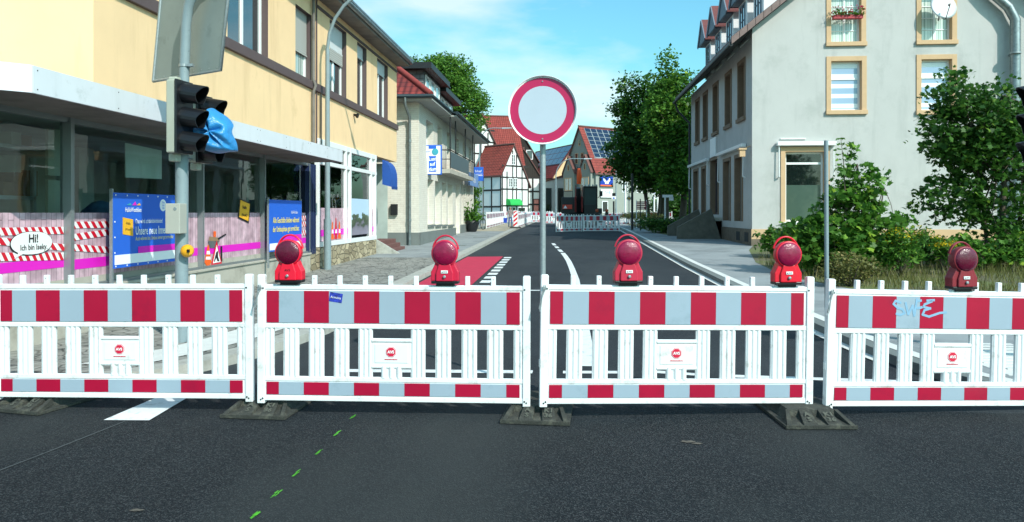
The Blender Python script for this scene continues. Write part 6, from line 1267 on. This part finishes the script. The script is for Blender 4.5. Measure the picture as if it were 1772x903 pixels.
# priority road sign
p = PY(1088.5, 343, 52); t = thing('priority_sign', 'white and yellow diamond priority sign beside the dark pole', 'traffic sign', (p.x, 52, gz(52))); MB().tube([(p.x, 52.03, gz(52)), (p.x, 52.03, p.z+.6)], .03, 8).build('pole', M['galv'], t)
for r, y, m, nm in ((.20, .0, 'white', 'sign_plate'), (.10, -.01, 'signyellow', 'yellow_field')): MB().prism([(p.x-r, 52+y, p.z), (p.x, 52+y, p.z-r), (p.x+r, 52+y, p.z), (p.x, 52+y, p.z+r)], (0, .01, 0)).build(nm, M[m], t)
# red direction boards
a, b = PY(1101.5, 348, 48), PY(1119, 363, 48); t = thing('direction_boards', 'stack of dark red direction boards with white lettering on two posts', 'sign', ((a.x+b.x)/2, 48, gz(48))); mb = MB()
for x in (a.x, b.x): mb.tube([(x, 48.03, gz(48)), (x, 48.03, a.z+.05)], .03, 6)
mb.build('posts', M['whiteframe'], t); hh = (a.z-b.z)/5
for k, s in enumerate(('Zentrum', 'Rathaus', 'Bahnhof', 'Museum', 'Kirche')): o = MB().box(a.x, b.x, 47.97, 48.0, a.z-hh*(k+1)+.015, a.z-hh*k-.015).build('board', mat('board_red', '#8f1640', .5, .1), t); text('lettering', s, hh*.7, M['white'], o, ((a.x+b.x)/2, 47.96, a.z-hh*(k+.5)), (1, 0, 0))
pole('thin dark leaning post right of the dark pole', 1108, 344, 43, .03, M['blacksteel'], 'thin_post')
a = PY(1151, 378, 42); t = thing('street_name_sign', 'white street name sign on a white post under the dark trees', 'sign', (a.x, 42, gz(42))); z1 = PY(1151, 340, 42).z; MB().tube([(a.x, 42, gz(42)), (a.x, 42, z1)], .045, 8).build('post', M['whiteframe'], t)
mb = MB(); mb.box(a.x-.15, a.x+.42, 41.97, 42.0, z1-.05, z1+.1); mb.box(a.x+.22, a.x+.46, 42.01, 42.04, z1-.22, z1-.02); mb.build('name_plate', M['white'], t)
# temporary signal near the bank
p = PY(1062, 348, 58); t = thing('pedestrian_signal', 'slim black pedestrian signal with a small pale sign beside the bank', 'traffic light', (p.x, 58, gz(58))); MB().tube([(p.x, 58, gz(58)), (p.x, 58, p.z)], .07, 8).build('post', M['blacksteel'], t)
MB().box(p.x-.12, p.x+.12, 57.88, 58.1, PY(0, 341, 58).z, PY(0, 336, 58).z).build('signal_box', M['blackplastic'], t); o = MB().box(p.x-.17, p.x+.17, 57.85, 57.88, PY(0, 346, 58).z, PY(0, 341, 58).z).build('small_sign', M['white'], t); MB().prism([(p.x-.08, 57.84, PY(0, 345.5, 58).z), (p.x+.08, 57.84, PY(0, 345.5, 58).z), (p.x, 57.84, PY(0, 342, 58).z)], (0, .005, 0)).build('blue_mark', M['bannerblue'], o)
# blue parking sign on the left
a, b = PY(819, 289, 44.5), PY(836.5, 313, 44.5); t = thing('parking_sign', 'blue and white shop sign on a slim pole before the timbered house', 'sign', ((a.x+b.x)/2, 44.5, gz(44.5))); o = MB().box(a.x, b.x, 44.45, 44.5, b.z, a.z).build('sign_panel', M['bannerblue'], t, bevel=.01)
for k, (s, m) in enumerate((('Schaaf', 'inkwhite'), ('Augenoptik', 'inkwhite'))): text('lettering', s, .2-.07*k, M[m], o, ((a.x+b.x)/2, 44.44, a.z-.25-.18*k), (1, 0, 0), sx=.8)
MB().box(a.x+.05, b.x-.05, 44.43, 44.45, b.z+.3, b.z+.33).build('white_line', M['inkwhite'], o); MB().tube([(b.x-.04, 44.52, gz(44.5)), (b.x-.04, 44.52, a.z)], .025, 8).build('pole', M['galv'], t)
# ------------------------------------------------------------------ far barriers
def far(xa, ya, xb, yb, label, group):
    d = math.atan2(yb-ya, xb-xa); return set_barrier(Vector((xa, ya, gz(min(ya, 100))+(.1 if xa < -3.3 or xa > 3.4 else .0)+.02)), d, 0, label, group)
G2 = 'barriers in front of the digger'
A_ = PY(962, 400, 42.6); B_ = PY(1007, 400, 43.9); f1 = far(A_.x, 42.6, A_.x+1.5, 44.1, 'left one of two barriers in front of the digger, set aslant', G2); A_ = PY(1009, 400, 43.6); f2 = far(A_.x, 43.7, A_.x+2.1, 43.9, 'right one of two barriers in front of the digger, facing the camera', G2)
def farlamp(x, y, z, label): 
    t = thing('warning_lamp', label, 'warning lamp', (x, y, z), 0, 'lamps on the digger barriers'); MB().box(-.1, .1, -.05, .05, 0, .18).build('body', M['blackplastic'], t, local=True, bevel=.01); MB().lathe((0, .03, .26), (0, -1, 0), [(0, .1), (.08, .1), (.09, .02)], 14).build('lens', mat('amber_lens', '#a8482a', .3, .1), t, local=True)
for k, px in enumerate((1033, 1050)): p = PY(px, 370, 43.8); farlamp(p.x, 43.8, gz(43.8)+.96, ('left', 'right')[k]+' orange lamp on the far barrier in front of the digger')
mb = MB(); p = PY(974, 370, 43.6); tag(mb.hexa([(p.x-.3, 43.9, 1.5-.05), (p.x+.3, 44.2, 1.5-.05), (p.x+.3, 44.5, 1.45), (p.x-.3, 44.3, 1.45), (p.x-.22, 43.9, 1.62), (p.x+.28, 44.2, 1.66), (p.x+.28, 44.5, 1.66), (p.x-.22, 44.3, 1.62)]).build('excavator_bucket', M['blacksteel'], loc=(p.x, 44, 1.45)), 'black digger bucket resting behind the left far barrier', 'bucket') if False else None
G3 = 'barriers along the left footpath'; n3 = 7
ls_ = ['nearest', 'second nearest', 'third', 'fourth', 'fifth', 'sixth', 'farthest']
for k in range(n3): y = 45.2+2.18*k; far(-4.93-.03*k, y, -4.93-.03*(k+1), y+2.12, ls_[k]+' white barrier of the row left of the walking man', G3)
G4 = 'barriers along the left kerb'; nm8 = ['nearest', 'second', 'third', 'fourth', 'fifth', 'sixth', 'seventh', 'farthest']
for k in range(8): y = 49.5+2.2*k; far(-3.30, y, -3.29, y+2.12, nm8[k]+' white barrier of the kerb row behind the striped beacon', G4)
G5 = 'barriers closing the footpath behind the man'
for k in range(2): far(-5.5+2.15*k*.95, 66, -3.4+2.15*k*.95, 66.3, ('left', 'right')[k]+' red and white barrier closing the path behind the walking man', G5)
G6 = 'barriers along the right edge of the works'
for k, (xa, ya, xb, yb) in enumerate([(3.0, 62, 4.9, 61.2), (5.0, 61, 5.9, 59.2), (5.9, 58, 7.7, 57), (.0, 74, 2.1, 74.2), (-2.3, 66, -.2, 66.3)]): far(xa, ya, xb, yb, ['white barrier at the works edge just right of the digger', 'second white barrier right of the digger, turned away', 'white barrier behind the dark pole', 'white barrier behind the digger boom', 'white barrier left of the digger below the far lamp'][k], G6)
# striped beacon
p = PG(885+0, 389); bx_, by_ = PY(892, 388, 47).x, 47; t = thing('striped_beacon', 'red and white striped beacon at the kerb beside the walking man', 'beacon', (bx_, by_, gz(47)+.1)); zb = gz(47)+.1
bo_ = MB().box(bx_-.125, bx_+.125, by_-.03, by_+.03, zb+.1, zb+1.12).build('beacon_blade', M['white'], t, bevel=.005); rs_ = MB()
for k in range(4):
    z = zb+.1+.27*k; rs_.prism([(bx_-.12, by_-.034, z), (bx_+.12, by_-.034, min(z+.2, zb+1.1)), (bx_+.12, by_-.034, min(z+.34, zb+1.11)), (bx_-.12, by_-.034, z+.14)], (0, .003, 0))
rs_.build('red_stripes', M['red'], bo_); MB().hexa([(bx_-.4, by_-.2, zb), (bx_+.4, by_-.2, zb), (bx_+.4, by_+.2, zb), (bx_-.4, by_+.2, zb), (bx_-.3, by_-.12, zb+.1), (bx_+.3, by_-.12, zb+.1), (bx_+.3, by_+.12, zb+.1), (bx_-.3, by_+.12, zb+.1)]).build('foot', M['rubber'], t)
# ------------------------------------------------------------------ digger
dgx, dgy = PY(1008, 370, 57).x, 57; dg = gz(57); t = thing('excavator', 'dark excavator with an upright orange boom behind the far barriers', 'excavator', (dgx, dgy, dg))
def D(px, py, y=56.5): return PY(px, py, y)
dk = mat('digger_dark', '#12181b', .45, .2, 2); og = mat('digger_orange', '#ff5a24', .45, .12, 3)
un = MB(); un.box(dgx-1.1, dgx+1.1, dgy-1.2, dgy+1.6, dg+.45, dg+.95); un.build('undercarriage', dk, t, bevel=.04)
for sx_ in (-1, 1):
    for dy in (-1.0, 1.3):
        w = MB(); w.lathe((dgx+sx_*1.0, dgy+dy, dg+.5), (sx_, 0, 0), [(0, .25), (0, .46), (.06, .5), (.34, .5), (.4, .46), (.4, .25)], 20); o = w.build('wheel', M['rubber'], t); MB().lathe((dgx+sx_*1.38, dgy+dy, dg+.5), (sx_, 0, 0), [(0, .25), (.04, .2), (.05, .06)], 16).build('rim', og, o)
a, b = D(972, 372), D(996, 341); ub_ = MB(); ub_.box(a.x, D(1000, 0).x, dgy-.9, dgy+2.2, dg+.95, b.z); ub_.box(a.x, D(1042, 0).x, dgy-.7, dgy+2.2, dg+.95, dg+1.35); ub_.build('engine_body', dk, t, bevel=.06)
a, b = D(973.5, 361, 56), D(990, 354, 56); o = MB().box(a.x, b.x, 55.98, 56.05, b.z-.32, b.z).build('warning_panel', mat('warning_panel_red', '#d8452f', .5, .3, 3), t); MB().prism([(a.x+.05, 55.96, b.z-.28), (a.x+.35, 55.96, b.z-.28), (a.x+.2, 55.96, b.z-.04)], (0, .01, 0)).build('white_triangle', M['white'], o)
a, b = D(1009, 371, 56), D(1034, 322, 56); cb_ = MB()
for x in (a.x, b.x-.1):
    for y in (55.9, 57.3): cb_.box(x, x+.1, y, y+.1, a.z, b.z)
cb_.box(a.x, b.x, 55.85, 57.45, b.z-.12, b.z); cb_.box(a.x, b.x, 55.9, 57.4, a.z, a.z+.75); cb_.box(a.x, b.x, 57.3, 57.4, a.z+.7, b.z); CB = cb_.build('cab', dk, t, bevel=.03)
MB().box(a.x+.1, b.x-.1, 55.93, 55.95, a.z+.75, b.z-.12).build('front_window', mat('cab_glass', '#1c3234', .35, .2, 2, spec=.4), CB); MB().box(b.x-.03, b.x-.01, 56.0, 57.3, a.z+.75, b.z-.12).build('side_window', M['pane'], CB); st_ = MB(); st_.box(a.x+.4, a.x+.9, 56.5, 56.9, a.z+.75, b.z-.5); st_.build('seat', M['blackplastic'], CB)
lb = MB()
for k in range(4): lb.lathe((a.x+.15+.28*k, 55.8, b.z+.06), (0, -1, 0), [(0, .07), (.06, .06)], 10)
lb.build('work_lights', M['galv'], CB)
bm_ = MB(); P0, P1, P2 = D(1003, 366, 56.3), D(1000, 325, 55.4), D(1002, 291, 55.2)
bm_.tube([P0, D(1001, 345, 55.6), P1], [.32, .30, .26], 4); BM = bm_.build('lower_boom', dk, t)
MB().tube([D(1001.5, 318, 55.3), D(1002.5, 305, 55.2), P2], [.2, .27, .17], 4).build('orange_arm', og, t); MB().lathe(P2-Vector((.14, 0, 0)), (1, 0, 0), [(0, .12), (.28, .12)], 12).build('arm_joint', dk, t)
cy = MB()
for px in (996, 1007): cy.tube([D(px, 366, 55.7), D(px, 340, 55.2)], .07, 8); cy.tube([D(px, 340, 55.2), D(px+.5, 320, 55.1)], .035, 8)
cy.build('hydraulic_cylinder', mat('red_cylinder', '#7d2c2c', .4, .2), t)
hr_ = MB(); a, b = D(975, 341), D(991, 331); hr_.tube([(a.x, 56.2, a.z), (a.x, 56.2, b.z), (b.x, 56.2, b.z), (b.x, 56.2, a.z)], .025, 6); hr_.tube([(a.x, 57.5, a.z), (a.x, 57.5, b.z), (a.x, 56.2, b.z)], .025, 6); hr_.build('handrail', dk, t)
mr = MB(); c = D(1040, 335, 55.9); mr.box(c.x-.12, c.x+.12, 55.85, 55.92, c.z-.2, c.z+.2); mr.tube([(c.x, 55.9, c.z), (c.x-.2, 56, c.z-.3), (c.x-.35, 56, c.z-.3)], .02, 6); mr.build('mirror', dk, t)
bk = MB(); c = D(1003, 378, 55); bk.prism([(c.x-.5, 55.0, dg+.25), (c.x-.5, 55.7, dg+.05), (c.x-.5, 55.9, dg+.6), (c.x-.5, 55.3, dg+.8)], (1.0, 0, 0)); bk.build('bucket', dk, t, bevel=.03)
# ------------------------------------------------------------------ people
def person(label, loc, h, yaw, lean, mats, seedp=0, arm=(.2, .25)):
    """one skinned body mesh; colours by body zone: skin, jacket, trousers, shoes, hair"""
    k = h/1.75; V = [(0, 0, .95), (0, .0, 1.12), (0, -lean*.4, 1.35), (0, -lean*.7, 1.47), (0, -lean, 1.56), (0, -lean*1.15, 1.66), (0, -lean*1.2, 1.72)]
    Rr = [(.15, .11), (.145, .10), (.17, .11), (.07, .065), (.055, .055), (.085, .095), (.055, .06)]; Eg = [(0, 1), (1, 2), (2, 3), (3, 4), (4, 5), (5, 6)]
    for s in (-1, 1):
        b = len(V); V += [(s*.17, -lean*.55, 1.38), (s*.24, -lean*.4+.03, 1.12), (s*(.25+.02), -arm[0]*(1 if s > 0 else .4), .92), (s*.25, -arm[1]*(1 if s > 0 else .4), .83)]; Rr += [(.07, .07), (.05, .05), (.036, .036), (.035, .045)]; Eg += [(2, b), (b, b+1), (b+1, b+2), (b+2, b+3)]
        b = len(V); st = .16*s; V += [(s*.09, 0, .88), (s*.10, -.04-st*.5, .50), (s*.10, .02-st*1.1, .10), (s*.10, -.12-st*1.1, .04)]; Rr += [(.10, .10), (.065, .07), (.045, .045), (.045, .035)]; Eg += [(0, b), (b, b+1), (b+1, b+2), (b+2, b+3)]
    me = bpy.data.meshes.new('person'); me.from_pydata([(x*k, y*k, z*k) for x, y, z in V], Eg, []); o = bpy.data.objects.new('person', me); scene.collection.objects.link(o)
    sk = o.modifiers.new('skin', 'SKIN'); ly = me.skin_vertices[0] if len(me.skin_vertices) else None
    if ly is None: bm = bmesh.new(); bm.from_mesh(me); bm.verts.layers.skin.verify(); bm.to_mesh(me); bm.free(); ly = me.skin_vertices[0]
    for i, (a, b) in enumerate(Rr): ly.data[i].radius = (a*k, b*k)
    ly.data[0].use_root = True; o.modifiers.new('sub', 'SUBSURF').levels = 2; bpy.context.view_layer.update()
    m2 = bpy.data.meshes.new_from_object(o.evaluated_get(bpy.context.evaluated_depsgraph_get())); bpy.data.objects.remove(o)
    m2.materials.clear()
    for m in mats: m2.materials.append(m)
    for p in m2.polygons:
        c = p.center/k; p.use_smooth = True
        if c.z > 1.66 or (c.z > 1.56 and c.y > -lean*1.15+.03): i = 4
        elif c.z > 1.50: i = 0
        elif abs(c.x) > .2 and c.z < .90: i = 0
        elif c.z > .88 or abs(c.x) > .2: i = 1
        elif c.z > .10: i = 2
        else: i = 3
        p.material_index = i
    p_ = bpy.data.objects.new('person', m2); scene.collection.objects.link(p_); p_.location = loc; p_.rotation_euler = (0, 0, yaw); tag(p_, label, 'person'); return p_
skin = mat('skin', '#b98468', .6, .05)
px_ = PY(883, 390, 49.5); zz = gz(49.5)+.1
person('older person in a grey jacket and blue jeans walking along the fenced footpath', (px_.x, 49.5, zz), 1.36, R(15), .06, [skin, mat('grey_jacket', '#8c8482', .9, .5, 14), mat('jeans', '#4a6584', .9, .2, 12), M['blackplastic'], mat('grey_hair', '#8e8a86', .9, .1)])
b_ = MB(); b_.hexa([(px_.x-.42, 49.3, zz+.3), (px_.x-.22, 49.3, zz+.3), (px_.x-.22, 49.4, zz+.3), (px_.x-.42, 49.4, zz+.3), (px_.x-.44, 49.28, zz+.62), (px_.x-.2, 49.28, zz+.62), (px_.x-.2, 49.42, zz+.62), (px_.x-.44, 49.42, zz+.62)]); b_.tube([(px_.x-.40, 49.35, zz+.62), (px_.x-.31, 49.35, zz+.76), (px_.x-.24, 49.35, zz+.62)], .012, 5)
tag(b_.build('carrier_bag', mat('bag_blue', '#1f49b8', .5, .1), loc=(px_.x-.3, 49.35, zz+.3)), 'blue carrier bag held by the walking person', 'bag')
# ------------------------------------------------------------------ bicycle
c = PG(825, 398, .1); bx, by, bz = c.x, c.y+1.2, c.z; t = thing('bicycle', 'dark bicycle with brown panniers parked behind the wide flower pot', 'bicycle', (bx, by, bz)); dv = Vector((.55, -.83, 0)).normalized()
def W(a, h): return Vector((bx, by, bz))+dv*a+Z*h
for a in (-.52, .52):
    w = MB(); n = 24; w.tube([W(a+.33*math.cos(2*math.pi*k/n), .35+.33*math.sin(2*math.pi*k/n)) for k in range(n+1)], .022, 6); o = w.build('wheel', M['rubber'], t); s_p = MB()
    for k in range(8): s_p.tube([W(a, .35), W(a+.32*math.cos(math.pi*k/4), .35+.32*math.sin(math.pi*k/4))], .004, 4)
    s_p.build('spokes', M['galv'], o)
fr = MB(); 
for A1, B1_ in (((-.52, .35), (-.05, .33)), ((-.52, .35), (-.15, .85)), ((-.05, .33), (-.18, .95)), ((-.05, .33), (.38, .8)), ((-.16, .82), (.36, .86)), ((.36, .95), (.52, .35))): fr.tube([W(*A1), W(*B1_)], .018, 6)
fr.build('frame', M['blacksteel'], t); sd_ = MB(); sd_.hexa([W(-.3, .95)-Vector((.06, .04, 0)), W(-.05, .95)-Vector((.02, .01, 0)), W(-.05, .95)+Vector((.02, .01, 0)), W(-.3, .95)+Vector((.06, .04, 0)), W(-.3, 1.02)-Vector((.06, .04, 0)), W(-.05, 1.0)-Vector((.02, .01, 0)), W(-.05, 1.0)+Vector((.02, .01, 0)), W(-.3, 1.02)+Vector((.06, .04, 0))]); sd_.build('saddle', M['blackplastic'], t)
nv = Vector((.83, .55, 0)); hbm = MB(); hbm.tube([W(.3, 1.05)-nv*.28, W(.36, 1.05), W(.3, 1.05)+nv*.28], .014, 6); hbm.build('handlebar', M['galv'], t); pn = MB(); pn.hexa([W(-.75, .35)-nv*.15, W(-.4, .35)-nv*.15, W(-.4, .35)+nv*.15, W(-.75, .35)+nv*.15, W(-.75, .68)-nv*.15, W(-.4, .68)-nv*.15, W(-.4, .68)+nv*.15, W(-.75, .68)+nv*.15]); pn.build('pannier', mat('pannier_brown', '#8a5a38', .8, .1), t)
# storey of clutter: small drain covers on the left pavement
for k, (px, py) in enumerate(((833, 410), (790, 424))):
    p = PG(px, py, .108); struct(MB().box(p.x-.35, p.x+.35, p.y-.25, p.y+.25, p.z-.02, p.z+.004).build('drain_cover', M['plinthgrey']))
